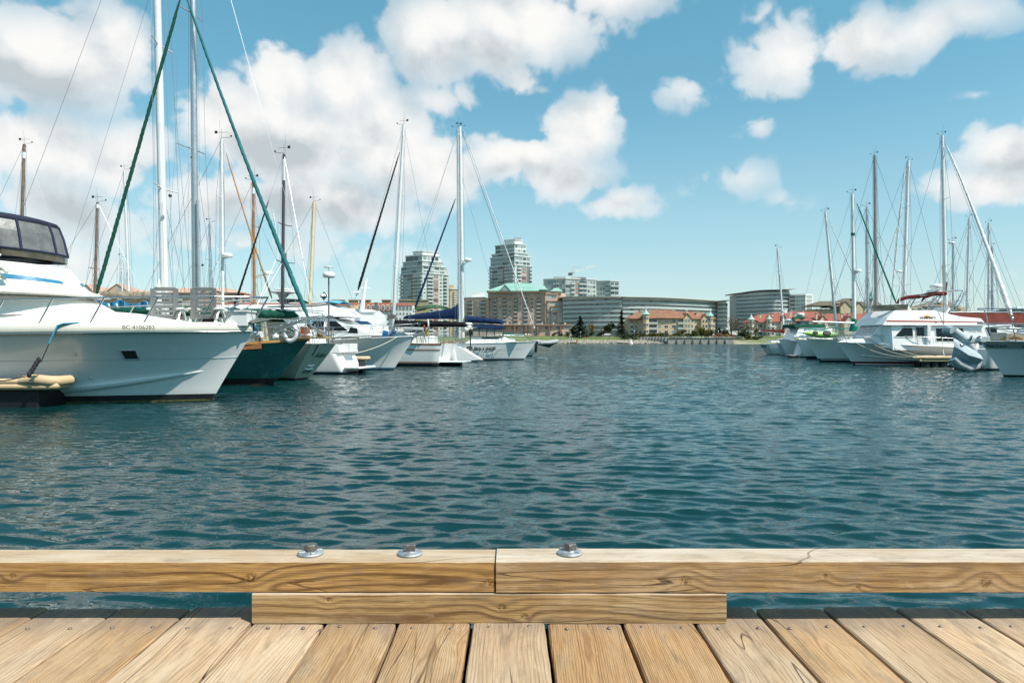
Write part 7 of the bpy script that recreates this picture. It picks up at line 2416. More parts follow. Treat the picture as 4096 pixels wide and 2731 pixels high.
for zc in (2.05, 2.4): m.path([(-10.2, -1.5, zc), (-11.7, -1.4, zc), (-11.75, 0, zc), (-11.7, 1.4, zc), (-10.2, 1.5, zc)], .016, 6)
for (x_, y_) in ((-10.9, -1.45), (-11.75, -.7), (-11.75, .7), (-10.9, 1.45)): m.tube((x_, y_, 1.5), (x_, y_, 2.42), .016, n=6)
m.build('pushpit', steel, b.r)
for k, c_ in enumerate((teak, ropeb, teak, steel, teak)):
    m = MB(); m.path([(-10.1 - k * .16, 1.45, 1.6), (-10.0 - k * .1, 1.4, 2.7)], .03 if c_ is teak else .016, 5); m.build('boat_hook', c_, b.r)
mb_ = local(b, 1570, 1250, 46.8); topm = local(b, 1618, 505, 46.8)
b.mast(mb_.x, 2.2, topm.z, .12, mastw, lean=topm.x - mb_.x, y=mb_.y, spread=((local(b, 1580, 1068, 46.8).z, .8), (local(b, 1600, 780, 46.8).z, .6)), fore=local(b, 1415, 1215, 45.9), back=(-11.6, 0, 1.6), wire=.009)
b.furl(local(b, 1432, 1160, 46), local(b, 1598, 610, 46.6), .10, .045, blackc, turns=30)
b.boom(mb_.x - .2, mb_.x - 5.4, 2.75, 2.7, blackc, .5, .34, y=mb_.y, seed=2)
lb2 = thing('lifebuoy', 'white lifebuoy with a yellow strap on the stern rail of the wood striped motor sailer', 'lifebuoy', P(1711, 1300, 46.0), R(-75))
m = ring_mesh(.30, .07, squash=1.1); m.build('ring', MATS['buoy_white'], lb2)
m = MB(); m.path([(0, -.05, -.3), (.04, -.05, -.6), (.0, -.05, -.75)], [.05, .08, .02], 6); m.build('strap', mat('yellow_strap', (.7, .55, .05), .7), lb2)
m = MB(); c = local(b, 1698, 1300, 46); m.path([c, c + Vector((0, 0, -.6))], [.07, .09], 8); m.build('danbuoy', mat('orange_float', (.65, .10, .02), .6), b.r)
# barbecue box on the rail
m = MB(); c = local(b, 1568, 1268, 45.6); m.tumble([(c.x - .28, c.z - .12), (c.x + .28, c.z - .12), (c.x + .24, c.z + .16), (c.x - .24, c.z + .16)], .2, .16, c.z - .12, c.z + .16); so_ = m.build('barbecue', mat('brown_steel', (.25, .2, .17), .3, .7, .1), b.r); so_.location.y = c.y; bevel(so_, .04, 2)
# liferaft / dinghy on the aft deck
m = MB(); c = local(b, 1655, 1320, 46); m.path([c + Vector((-.7, 0, 0)), c + Vector((.7, 0, .05))], .18, 10); m.build('rolled_dinghy', mat('grey_hypalon', (.36, .38, .38), .6, 0, .1, 3), b.r)

# ------------------------------------------------------------------ 7. counter sterned yacht with dinghy on davits
b = Boat('sailing_yacht', 'yacht with a long sloping white counter stern next to the wood striped motor sailer', 'sailboat', 1300, 55.8, R(180 - 8))
Ls = 11.0
b.r.location = P(1838, 1362, 55.5); b.r.location.z = 0
b.r.location = b.r.location + Vector((math.cos(R(172)) * Ls, math.sin(R(172)) * Ls, 0))
bpy.context.view_layer.update()
b.hull(Ls, 3.3, 1.75, 1.5, over=1.0, srake=.3, sw=.70, wl=.75, mats=[antif, antif, gel], boot=.1)
# sugar scoop running down to the water
m = MB(); hw = 1.0
m.add([(-Ls + .3, -hw, 1.5), (-Ls - 1.85, -.55, .22), (-Ls - 1.95, 0, .2), (-Ls - 1.85, .55, .22), (-Ls + .3, hw, 1.5), (-Ls + .1, -hw * .9, .1), (-Ls - 1.4, -.4, .02), (-Ls - 1.4, .4, .02), (-Ls + .1, hw * .9, .1), (-Ls + .3, 0, 1.52)],
      [(0, 5, 6, 1), (1, 6, 7, 3), (1, 3, 2), (3, 7, 8, 4), (0, 1, 2, 9), (9, 2, 3, 4)])
so_ = m.build('counter', gel, b.r)
b.cabin([(-9.0, 1.5), (-3, 1.6), (-3.4, 2.05), (-9.0, 2.1)], 1.05, .95, gel, 'coach_roof', .05)
for k in range(3): b.pane([(-4 - k * 1.5, 1.72), (-5.1 - k * 1.5, 1.72), (-5.1 - k * 1.5, 1.93), (-4 - k * 1.5, 1.93)], smoked, 'port_light')
b.rail(.02, .9, .7, 9, .014)
m = MB(); m.path([(-10.8, -.8, 1.5), (-11.0, -.8, 2.6), (-12.3, -.7, 2.85)], .03, 6); m.path([(-10.8, .8, 1.5), (-11.0, .8, 2.6), (-12.3, .7, 2.85)], .03, 6); m.build('davit', steel, b.r)
m = MB(); m.path([(-11.6, -1.2, 2.6), (-11.8, 0, 2.72), (-11.6, 1.2, 2.6)], [.22, .3, .2], 10); m.build('stern_raft', gelc, b.r)
m = MB(); c = local(b, 1887, 1330, 54.8); m.path([c + Vector((0, 0, .2)), c + Vector((.1, 0, .15)), c + Vector((.12, 0, -.3))], [.16, .18, .08], 8); m.tube(c + Vector((.1, 0, -.2)), c + Vector((.1, 0, -1.2)), .05, n=6); m.build('outboard_motor', blackm, b.r)
mb_ = local(b, 1838, 1240, 56); topm = local(b, 1830, 512, 56)
b.mast(mb_.x, 1.9, topm.z, .085, gelg, lean=topm.x - mb_.x, y=mb_.y, spread=((local(b, 1830, 1040, 56).z, .8),), fore=local(b, 1600, 1290, 55), back=None, wire=.009)
b.furl(local(b, 1660, 1232, 55), local(b, 1822, 795, 56), .11, .05, navyc, turns=26)
b.boom(mb_.x + .1, local(b, 1598, 1272, 56).x, local(b, 1800, 1268, 56).z, local(b, 1600, 1275, 56).z, navyc, .95, .28, y=mb_.y, collar=.35, ripple=.06)
m = MB(); c0_ = local(b, 1660, 1245, 57.2); c1_ = local(b, 1800, 1245, 57.2)
m.v = []
for i in range(9):
    for j in range(7):
        f, g = i / 8, j / 6; p = c0_.lerp(c1_, f); m.v.append((p.x, p.y - .7 + 1.4 * g, p.z + .28 * math.sin(math.pi * g) + .28 * math.sin(math.pi * f)))
for i in range(8):
    for j in range(6):
        a = i * 7 + j; m.f.append((a, a + 1, a + 8, a + 7)); m.mi.append(0); m.sm.append(True)
m.build('dinghy_cover', cloth('olive_green_canvas', (.05, .10, .05)), b.r)

# ------------------------------------------------------------------ 8. AQUESTAER
b = Boat('sailing_yacht', 'white sloop lettered AQUESTAER with navy boom cover, bow towards the channel', 'sailboat', 2095, 61.8, R(3))
b.hull(13.0, 4.0, 1.66, 1.35, over=1.15, pd=2.0, pw=1.5, sw=.75, wl=.92, mats=[antif, navyp, gel], boot=.13, draft=.5, ns=36)
b.gunwale(.03, gelg)
pa, pb_ = b.edge(.62, .012, .70), b.edge(.74, .012, .70)
t = pb_ - pa
text('AQUESTAER', b.r, MATS['lettering_black'], .50, pa.lerp(pb_, .25) + Vector((0, -.05, .02)), (R(80), 0, math.atan2(t.y, t.x)), ext=.003, bold=.012, sx=1.12)
for (a_, c_) in ((.30, .36), (.46, .50)):
    b.ribbon(.66, .70, smoked, 'port_light', a_, c_, .006)
b.ribbon(.60, .615, gelg, 'cove_stripe', .02, .93, .004)
X_, Z_ = XZ(b, -1.2)
b.cabin([(X_(1880), 1.4), (X_(2070), 1.65), (X_(2040), 1.85), (X_(2010), Z_(1345)), (X_(1880), Z_(1340))], 1.25, 1.05, gel, 'coach_roof', .06)
b.pane([(X_(2000), Z_(1356)), (X_(1990), Z_(1350)), (X_(1925), Z_(1348)), (X_(1925), Z_(1354))])
# cockpit enclosure
m = MB(); m.tumble([(X_(1882), Z_(1345)), (X_(2012), Z_(1345)), (X_(1998), Z_(1312)), (X_(1900), Z_(1306)), (X_(1886), Z_(1318))], 1.25, 1.1, Z_(1345), Z_(1305)); m.build('clear_screen', mat('tan_vinyl', (.34, .29, .22), .25, 0, .35, 1.5), b.r)
m = MB(); m.tumble([(X_(1884), Z_(1313)), (X_(2014), Z_(1316)), (X_(2010), Z_(1300)), (X_(1895), Z_(1297))], 1.32, 1.2, Z_(1316), Z_(1297)); so_ = m.build('bimini', navyc, b.r); bevel(so_, .08, 2)
for px in (1888, 1915, 1945, 1975, 2010):
    m = MB(); m.tube((X_(px), -1.27, Z_(1345)), (X_(px) * 1.0, -1.18, Z_(1312)), .03, n=5); m.build('screen_frame', navyb, b.r)
b.rail(.05, .93, .68, 10, .014)
mb_ = local(b, 1851, 1240, 62); topm = local(b, 1840, 508, 62)
b.mast(mb_.x, 2.0, topm.z, .175, mastw, lean=topm.x - mb_.x, y=mb_.y, spread=((local(b, 1845, 1040, 62).z, 1.1), (local(b, 1845, 780, 62).z, .9)), fore=(1.1, 0, 1.7), back=(-12.5, 0, 1.5), wire=.011)
b.furl(local(b, 2133, 1300, 61.6), local(b, 1852, 515, 62), .05, .03, whitec, turns=20)
b.lines([local(b, 2122, 1325, 61), local(b, 1843, 512, 62)], .016, wirem, 'forestay')
b.lines([local(b, 2010, 1300, 61), local(b, 1846, 700, 62)], .012, wirem, 'forestay')
b.boom(local(b, 1860, 1280, 62).x, local(b, 2018, 1290, 62).x, local(b, 1860, 1284, 62).z, local(b, 2018, 1294, 62).z, navyc, .62, .38, y=.3, ripple=.1, seed=8)
c = local(b, 1871, 1046, 61.8); b.dome(c.x, c.y, c.z, .34, .3, post=local(b, 1853, 1060, 62))
c = local(b, 1872, 1296, 60.8); b.dome(c.x, c.y, c.z - .1, .4, .22, name='deck_dome')
b.lines([b.edge(.78, .04, .72), local(b, 1915, 1412, 59.3)], .02, ropew, sag=.3)
m = MB(); e = b.edge(1, 0, 1, 1); m.path([(e.x - .4, 0, e.z + .1), (e.x + .35, 0, e.z + .05), (e.x + .5, 0, e.z - .25)], [.06, .09, .05], 6); m.build('anchor', ancm, b.r)

# ------------------------------------------------------------------ 9. far yacht with grey inflatable on the stern
b = Boat('sailing_yacht', 'small white yacht just beyond the AQUESTAER bow, stern out', 'sailboat', 1700, 77, R(180))
b.r.location = P(2128, 1362, 77); b.r.location.z = 0; b.r.location = b.r.location + Vector((-9.5, 0, 0)); bpy.context.view_layer.update()
b.hull(9.5, 3.1, 1.4, 1.35, over=.9, srake=-.7, sw=.68, wl=.62, mats=[antif, antif, gel], boot=.08, round_=True)
b.cabin([(-7.6, 1.35), (-2, 1.45), (-2.6, 1.9), (-7.6, 1.9)], .95, .85, gel, 'coach_roof', .05)
b.rail(.02, .9, .62, 7, .014)
m = MB(); c = local(b, 2120, 1322, 76.5); m.path([c + Vector((0, 0, .5)), c + Vector((-.3, 0, .4)), c + Vector((-.2, .0, -.2))], .05, 6); m.build('stern_gear', teak, b.r)
b.boom(-4.2, -8.6, 2.35, 2.3, emer, .3, .2)
inf = thing('inflatable_dinghy', 'grey inflatable dinghy hanging over the stern beyond the AQUESTAER bow', 'dinghy', P(2185, 1376, 73), R(8))
hyp = mat('grey_hypalon', (.36, .38, .38), .6, 0, .1, 3)
m = MB(); m.path([(-1.0, .6, .1), (.3, .6, .15), (1.0, .3, .28), (1.15, 0, .32), (1.0, -.3, .28), (.3, -.6, .15), (-1.0, -.6, .1)], [.2, .22, .22, .22, .22, .22, .2], 12); m.build('tube', hyp, inf)
m = MB(); m.tumble([(-.9, -.05), (.3, -.38), (.9, .05), (.9, .15), (-.9, .12)], .15, .55, -.38, .12); m.build('hull', mat('dinghy_dark_hull', (.06, .08, .09), .5), inf)
m = MB(); m.tumble([(-1.25, -.9), (-1.05, -.9), (-.95, .1), (-.9, .45), (-1.3, .45), (-1.3, .1)], .05, .14, -.9, .45); m.build('outboard_motor', blackm, inf)


# ================================================================== right hand row
# SILVER K... at the right edge
b = Boat('motor_yacht', 'white motor yacht at the right edge with SILVER on its bow', 'motor yacht', 4015, 33.0, math.pi)
b.hull(13, 4.4, 1.72, 1.5, over=1.15, pd=2.9, pw=1.5, sw=.9, flare=1.8, wl=.66, mats=[antif, antif, gel], boot=.10, draft=.6, sheer_p=1.2)
b.gunwale(.03, gelg)
silver = mat('silver_gunwale', (.46, .44, .40), .35, .3, .15, 3)
b.ribbon(.80, 1.0, silver, 'bow_band', 0, .995, .02)
for i in range(3):
    pass
def along(b, t0, t1, v, off): 
    p, q = b.edge(t0, off, v), b.edge(t1, off, v); return p, q
def onside(b, px, v, off, dy=-1.0):
    x = b.X(px, dy); lo, hi = 0, 1
    for _ in range(30):
        mid = (lo + hi) / 2
        if b.pt(mid, v)[0] < x: lo = mid
        else: hi = mid
    return b.edge(lo, off, v)
navyl = mat('lettering_navy', (.015, .02, .06), .5, 0, 0)
for (s_, pc, hw_) in (('SILVER', 4013, 38), ('KEY', 4106, 22)):
    p, q = onside(b, pc - hw_, .895, .03, -.8), onside(b, pc + hw_, .895, .03, -.8)
    t = q - p
    text(s_, b.r, navyl, .235, p.lerp(q, .5) + Vector((0, .012, 0)), (R(76), 0, math.atan2(t.y, t.x)), shear=.25, ext=.004, bold=.008, sx=1.2)
ez = b.sheer(1)
m = MB(); m.tumble([(1.0, ez - .05), (1.35, ez + .0), (1.9, ez - .05), (1.95, ez + .12), (1.0, ez + .14)], .16, .2, ez - .1, ez + .15); m.build('anchor_platform', gel, b.r)
m = MB(); m.path([(1.3, .05, ez - .05), (1.9, .05, ez - .12), (2.1, .05, ez - .22)], [.04, .05, .09], 6); m.path([(1.7, .05, ez - .08), (1.75, .3, ez + .25)], [.04, .06], 6); m.build('anchor', steel, b.r)
for zt_, in ((1.55,), (.85,)):
    m = MB(); m.path([(-3.2, 1.75, ez + zt_ - .10), (-.5, 1.25, ez + zt_ - .05), (.9, .55, ez + zt_), (1.25, 0, ez + zt_ + .03), (.9, -.55, ez + zt_), (-.5, -1.25, ez + zt_ - .05)], .025, 8); m.build('guard_rail', steel, b.r)
for (x_, y_) in ((.25, .8), (-.35, 1.12), (.25, -.8)):
    m = MB(); m.tube((x_ - .25, y_, ez + .0), (x_ + .1, y_ * 1.02, ez + 1.52), .025, n=8); m.build('stanchion', steel, b.r)
m = MB(); m.box(-1.1, .3, -.55, .55, ez + .02, ez + .42); so_ = m.build('anchor_locker', silver, b.r); bevel(so_, .06, 2)
m = MB(); m.path([(.4, .4, ez + .1), (-.1, .5, ez + .22), (-.5, .5, ez + .12)], [.08, .14, .08], 6); m.build('mooring_heap', mat('brown_rope', (.3, .19, .08), .9, 0, .3, 15), b.r)
m = MB(); m.tumble([(-1.3, ez + .05), (-4.6, ez + .05), (-4.6, ez + .7), (-2.2, ez + .75), (-1.5, ez + .55)], 1.35, 1.0, ez, ez + .8); so_ = m.build('foredeck_dinghy', mat('grey_cover', (.45, .47, .50), .6, 0, .1, 2), b.r); bevel(so_, .12, 3)
m = MB(); m.path([(.4, 1.0, ez + .72), (1.15, .4, ez + .62), (.6, .9, ez + .6), (-3.5, 1.5, ez + .55)], .05, 8); m.build('boarding_plank', gel, b.r)
b.cabin([(-3.5, 1.5), (-12, 1.5), (-12, 4.2), (-6.5, 4.2), (-4.6, 3.2)], 1.8, 1.6, gel, 'deck_house', .1)
b.lines([(.9, .6, ez + .6), (-1.2, 1.2, ez + .1)], .02, ropew)

# white transom boat carrying the tilted dinghy
b = Boat('motorboat', 'white stern with swim platform between the tilted dinghy and the silver bow', 'motorboat', 4300, 39.5, math.pi)
b.r.location = P(3905, 1362, 40.2); b.r.location.z = 0; b.r.rotation_euler = (0, 0, 0)
b.r.location = b.r.location + Vector((10.0, .6, 0))
b.hull(10, 3.2, 1.35, 1.25, over=.9, sw=.95, wl=.92, mats=[antif, navyp, gel], boot=.14)
m = MB(); m.box(-10.5, -9.9, -1.3, 1.3, .22, .36); so_ = m.build('swim_platform', gel, b.r); bevel(so_, .03, 2)
for k in range(5):
    m = MB(); m.box(-10.515, -10.505, -1.15 + k * .5, -.9 + k * .5, .24, .34); m.build('platform_marker', redp if k % 2 else blk, b.r)
b.cabin([(-8.5, 1.2), (-2, 1.3), (-3, 1.9), (-8.5, 2.0)], 1.35, 1.2, gel, 'cabin', .08)

# tilted inflatable dinghy
hy2 = mat('pale_grey_hypalon', (.46, .50, .52), .42, 0, .06, 2, coat=.2)
td = thing('inflatable_dinghy', 'pale blue grey inflatable dinghy tipped up on its side against the white stern', 'dinghy', P(3853, 1400, 39.0))
td.rotation_euler = (0, 0, 0)
k_ = 39.0 / F
def T3(px, py, y): return Vector(((px - 3853) * k_, y, (1400 - py) * k_))
m = MB()
m.path([T3(3812, 1322, 0), T3(3840, 1345, .02), T3(3870, 1375, .05), T3(3898, 1408, .05)], [.24, .30, .31, .22], 14)
m.path([T3(3812, 1322, 0), T3(3805, 1318, .3), T3(3812, 1325, .6)], [.24, .24, .24], 10); m.build('tube', hy2, td)
m = MB(); m.path([T3(3806, 1432, -.1), T3(3828, 1455, -.1), T3(3868, 1474, -.08), T3(3905, 1462, 0), T3(3915, 1432, 0)], [.22, .26, .27, .26, .2], 14); m.build('tube', hy2, td)
hullp = mat('dinghy_hull_blue_grey', (.45, .52, .55), .25, 0, .08, 1.5, coat=.3)
m = MB()
bows = [(3812, 1338), (3806, 1360), (3803, 1385), (3802, 1410), (3806, 1430)]
mids = [(3850, 1362), (3852, 1392), (3852, 1420), (3850, 1440), (3850, 1458)]
sts = [(3902, 1402), (3908, 1420), (3908, 1436), (3905, 1450), (3898, 1466)]
prof = [0.0, -.34, -.52, -.34, -.05]
rows_ = []
for a_, c_, e_, yy in zip(bows, mids, sts, prof):
    rows_.append([T3(*a_, yy * .55), T3((a_[0] + c_[0]) / 2, (a_[1] + c_[1]) / 2, yy * .9), T3(*c_, yy), T3((e_[0] + c_[0]) / 2, (e_[1] + c_[1]) / 2, yy * 1.02), T3(*e_, yy)])
for r_i in rows_: m.v += [tuple(p) for p in r_i]
for i in range(4):
    for j in range(4):
        a = i * 5 + j; m.f.append((a, a + 5, a + 6, a + 1)); m.mi.append(0); m.sm.append(i in ())
m.build('hull', hullp, td)
m = MB(); m.add([rows_[0][4], rows_[1][4], rows_[2][4], rows_[3][4], rows_[4][4], rows_[4][4] + Vector((0, .9, 0)), rows_[0][4] + Vector((0, .9, 0))], [(6, 5, 4, 3, 2, 1, 0), (0, 1, 2, 3, 4, 5, 6)]); m.build('transom', hy2, td)
m = MB(); m.path([T3(3906, 1363, .1), T3(3922, 1358, .1), T3(3934, 1366, .1), T3(3934, 1380, .1)], [.12, .22, .2, .12], 10); m.build('outboard_motor', mat('outboard_navy', (.03, .05, .08), .3), td)
m = MB(); m.path([T3(3888, 1405, -.1), T3(3902, 1365, -.1)], .05, 6); m.path([T3(3885, 1395, 0), T3(3905, 1352, .1)], .07, 6); m.build('seat_board', gelc, td)
for (px, py) in ((3905, 1434), (3867, 1352)):
    m = MB(); c = T3(px, py, -.28 if px < 3900 else -.45); m.ball(tuple(c), .045, 8, 6, sy=.5); m.build('lifting_ring', blackm, td)

# R2: white trawler yacht
b = Boat('motor_yacht', 'long white motor yacht with a red stripe and sun logo on its flybridge', 'motor yacht', 3413, 48.8, math.pi)
maroonp = mat('maroon_stripe', (.16, .02, .018), .35, 0, .1, 1)
b.hull(17.0, 4.9, 1.62, .98, over=1.15, pd=3.6, pw=1.5, sw=.92, flare=1.6, wl=.68, mats=[antif, maroonp, gel, gel], boot=.26, draft=.6, sheer_p=1.5, ns=40)
b.ribbon(.02, .075, gel, 'white_boot_line', 0, .99, .02)
b.gunwale(.045, gelg)
for sd in (-1, 1):
    m = MB(); m.path([b.edge(.55 + .40 * i / 16, .03, .16 + .28 * (i / 16) ** 1.4, sd) for i in range(17)], .035, 6); m.build('spray_rail', gel, b.r)
dyn = -2.0
X_, Z_ = XZ(b, dyn)
# raised bow dome
m = MB(); nn = 20
for i in range(nn + 1):
    t = .62 + .38 * i / nn
    x, h, z = b.pt(t, 1)
    cr_ = .42 * min(1, (1 - t) * 9) ** .5
    for q in range(-4, 5):
        g = q / 4; m.v.append((x, h * g * .99, z + cr_ * (1 - abs(g) ** 2.6)))
for i in range(nn):
    for q in range(8):
        a = i * 9 + q; m.f.append((a, a + 9, a + 10, a + 1)); m.mi.append(0); m.sm.append(True)
m.build('raised_foredeck', gel, b.r)
cz_prof = [(X_(3572), Z_(1298)), (X_(4060), Z_(1298)), (X_(4075), Z_(1320)), (X_(4100), Z_(1395)), (X_(4100), Z_(1400)), (X_(3572), Z_(1400))]
b.cabin(cz_prof, 1.98, 1.80, gel, 'deck_house', .06)
czh = b.cz
m = MB(); xa_ = X_(3572) - .01
m.add([(xa_, -1.975, Z_(1392)), (xa_, -1.80, Z_(1299)), (xa_, 1.80, Z_(1299)), (xa_, 1.975, Z_(1392)), (X_(3504), -1.30, Z_(1349)), (X_(3541), -1.38, Z_(1301)), (X_(3541), 1.38, Z_(1301)), (X_(3504), 1.30, Z_(1349)), (X_(3545), -1.5, Z_(1390)), (X_(3545), 1.5, Z_(1390))],
      [(0, 1, 5, 4, 8), (3, 9, 7, 6, 2), (4, 5, 6, 7), (1, 2, 6, 5), (8, 4, 7, 9)])
m.build('house_front', gel, b.r)
b.pane([(X_(3580), Z_(1347)), (X_(3617), Z_(1310)), (X_(3656), Z_(1310)), (X_(3656), Z_(1350))], fr=gel, cz=czh, th=.02)
b.pane([(X_(3668), Z_(1308)), (X_(3668), Z_(1346)), (X_(3702), Z_(1346)), (X_(3702), Z_(1308))], fr=gelg, cz=czh, th=.02, name='door_window')
m = MB(); yn = 2.02
b.pane([(X_(3664), Z_(1303)), (X_(3664), Z_(1390)), (X_(3706), Z_(1390)), (X_(3706), Z_(1303))], mat('door_white', (.70, .71, .70), .4, 0, .03), 'side_door', cz=czh, th=.008)
m = MB(); m.box(X_(3720), X_(3707), 1.80, 2.10, Z_(1396), Z_(1298)); m.build('door_fin', gel, b.r)
b.pane([(X_(3747), Z_(1312)), (X_(3747), Z_(1367)), (X_(3868), Z_(1367)), (X_(3858), Z_(1312))], fr=gel, cz=czh, th=.02)
b.pane([(X_(3949), Z_(1312)), (X_(3960), Z_(1348)), (X_(3998), Z_(1348)), (X_(3992), Z_(1312))], fr=gel, cz=czh, th=.02)
b.pane([(X_(3961), Z_(1353)), (X_(3965), Z_(1370)), (X_(4000), Z_(1370)), (X_(3998), Z_(1353))], fr=gel, cz=czh, th=.02)
# windscreen
m = MB(); hwz = lambda py: 2.02 + (1.86 - 2.02) * 0
for (ya, yb) in ((-1.24, -.46), (-.40, .40), (.46, 1.24)):
    a0, a1 = Vector((X_(3508) + .02, 0, Z_(1346))), Vector((X_(3541) + .02, 0, Z_(1302)))
    m = MB(); m.add([(a0.x, ya, a0.z), (a0.x, yb, a0.z), (a1.x + .02, yb, a1.z), (a1.x + .02, ya, a1.z)], [(0, 1, 2, 3), (3, 2, 1, 0)]); m.build('windscreen', mat('windscreen_grey', (.22, .27, .29), .1, 0, .05, spec=.8), b.r)
# flybridge
b.cabin([(X_(3532), Z_(1300)), (X_(3540), Z_(1290)), (X_(3556), Z_(1268)), (X_(3590), Z_(1240)), (X_(3625), Z_(1240)), (X_(3745), Z_(1240)), (X_(3790), Z_(1252)), (X_(3850), Z_(1266)), (X_(3930), Z_(1273)), (X_(3945), Z_(1298)), (X_(3940), Z_(1301))], 2.0, 1.72, gel, 'flybridge', .08)
czf = b.cz
b.pane([(X_(3546), Z_(1287)), (X_(3549), Z_(1280)), (X_(3932), Z_(1286)), (X_(3934), Z_(1290))], mat('red_brown_stripe', (.36, .07, .03), .4, 0, 0), 'side_stripe', cz=czf, th=.008)
m = MB(); m.v = []; n = 16    # smoked venturi screen
for i in range(n + 1):
    a = -math.pi / 2 + math.pi * i / n
    for (r_, z_) in ((1.0, Z_(1240)), (1.12, Z_(1217))):
        m.v.append((X_(3640) + 2.1 * .55 * math.cos(a) * (1.35 if r_ > 1.05 else 1.0), 1.65 * r_ * math.sin(a), z_))
for i in range(n): m.f.append((2 * i, 2 * i + 2, 2 * i + 3, 2 * i + 1)); m.mi.append(0); m.sm.append(True)
m.build('venturi_screen', mat('tan_tinted_acrylic', (.33, .28, .2), .12, 0, .15, 2), b.r)
m = MB(); m.path([(X_(3625), -.6, Z_(1238)), (X_(3625), 0, Z_(1230)), (X_(3625), .6, Z_(1238))], [.12, .16, .12], 8); m.path([(X_(3690), -.5, Z_(1240)), (X_(3693), 0, Z_(1224)), (X_(3690), .5, Z_(1240))], [.14, .2, .14], 8); m.build('bridge_seat', gelc, b.r)
# logo and writing
def side_text(b, s_, mt, size, px, py, cz, **k):
    z0, z1, h0, h1 = cz; z = Z_(py); y = b.n * (h0 + (h1 - h0) * (z - z0) / (z1 - z0) + .02)
    tilt = math.atan2(h0 - h1, z1 - z0)
    return text(s_, b.r, mt, size, (X_(px), y, z), (R(90) + tilt, 0, R(180)) if b.n > 0 else (R(90) - tilt, 0, 0), **k)
lbr = mat('lettering_brown', (.25, .07, .03), .5, 0, 0)
side_text(b, 'WHO', lbr, .30, 3705, 1273, czf, bold=.012, ext=.002)
side_text(b, 'CHO', lbr, .30, 3727, 1273, czf, bold=.012, ext=.002)
z = Z_(1267); y = czf[2] + (czf[3] - czf[2]) * (z - czf[0]) / (czf[1] - czf[0]) + .012
m = MB(); m.lathe([(.13, -.004), (.13, .004)], n=16); m.build('sun_logo', mat('logo_orange', (.75, .35, .03), .5, 0, 0), b.r, (X_(3715), y, z), (R(90), 0, 0))
m = MB()
for k in range(10):
    a = k * .628; m.box(-.012, .012, -.003, .003, .15, .21); 
    vs = m.v[-8:]; m.v[-8:] = [(v[0] * math.cos(a) + v[2] * math.sin(a), v[1], -v[0] * math.sin(a) + v[2] * math.cos(a)) for v in vs]
m.build('sun_rays', mat('logo_red', (.5, .08, .03), .5, 0, 0), b.r, (X_(3715), y, z))
side_text(b, '14K36957', MATS['lettering_black'], .20, 3640, 1302.5, czh, bold=.006, ext=.002, sx=1.15)
side_text(b, 'Corsair 4200', mat('lettering_warm_grey', (.25, .22, .2), .5, 0, 0), .17, 3907, 1326, czh, shear=.1, ext=.002)
# bridge arch, hard tops, bimini
m = MB()
for sd in (-1, 1):
    y_ = sd * 1.5
    def A(px, py, y=y_): return Vector((X_(px), y, Z_(py)))
    m.path([A(3748, 1242), A(3770, 1200), A(3790, 1170)], .05, 6)
    m.path([A(3822, 1240), A(3850, 1200), A(3870, 1160), A(3815, 1158)], .05, 6)
    m.path([A(3835, 1245), A(3862, 1205), A(3877, 1163)], .035, 6)
    m.path([A(3725, 1238), A(3760, 1190), A(3800, 1168)], .03, 6)
    for f in (.25, .5, .75):
        m.tube(A(3822, 1240).lerp(A(3870, 1160), f), A(3835, 1245).lerp(A(3877, 1163), f), .02, n=5)
    m.tube(A(3748, 1242), A(3850, 1200), .025, n=5); m.tube(A(3770, 1200), A(3830, 1235), .025, n=5)
for (px, py) in ((3870, 1160), (3850, 1200), (3790, 1170), (3822, 1160), (3770, 1200)):
    m.tube((X_(px), -1.5, Z_(py)), (X_(px), 1.5, Z_(py)), .03, n=6)
m.build('radar_arch', steel, b.r)
m = MB(); m.path([(X_(3700), 0, Z_(1208)), (X_(3715), 0, Z_(1190)), (X_(3745), 0, Z_(1178)), (X_(3775), 0, Z_(1170)), (X_(3800), 0, Z_(1170))], [.12, .2, .22, .22, .18], 8)
bm_ = MB(); bm_.path([(X_(3705), -1.5, Z_(1202)), (X_(3716), -1.52, Z_(1186)), (X_(3750), -1.55, Z_(1176)), (X_(3800), -1.5, Z_(1172))], [.08, .14, .13, .16], 8); bm_.path([(X_(3800), -1.5, Z_(1172)), (X_(3803), 0, Z_(1167)), (X_(3800), 1.5, Z_(1172))], .14, 8); bm_.build('folded_bimini', redc, b.r)
bm_ = MB(); bm_.path([(X_(3705), 1.5, Z_(1202)), (X_(3716), 1.52, Z_(1186)), (X_(3750), 1.55, Z_(1176)), (X_(3800), 1.5, Z_(1172))], [.06, .11, .10, .12], 8); bm_.build('folded_bimini', redc, b.r)
bm_ = MB(); bm_.path([(X_(3690), 1.5, Z_(1228)), (X_(3716), 1.52, Z_(1188)), (X_(3730), 1.5, Z_(1225))], .025, 6); bm_.build('bimini_frame', steel, b.r)
b.dome(X_(3807), .3, Z_(1146), .42, .30)
m = MB(); m.tumble([(X_(3795), Z_(1160)), (X_(3800), Z_(1150)), (X_(3838), Z_(1160)), (X_(3835), Z_(1163))], .6, .6, 0, 9); m.build('radar_shelf', gel, b.r)
b.dome(X_(3828), -.3, Z_(1200), .30, .26)
m = MB(); m.tube((X_(3840), .5, Z_(1160)), (X_(3843), .5, Z_(1120)), .05, n=6); m.build('antenna', mat('brown_antenna', (.15, .05, .03), .5, 0, 0), b.r)
m = MB(); m.tube((X_(3776), 2.0, Z_(1296)), (X_(3777), 1.8, Z_(1060)), .022, n=5); m.build('antenna', mat('copper_pole', (.45, .25, .1), .5, 0, 0), b.r)
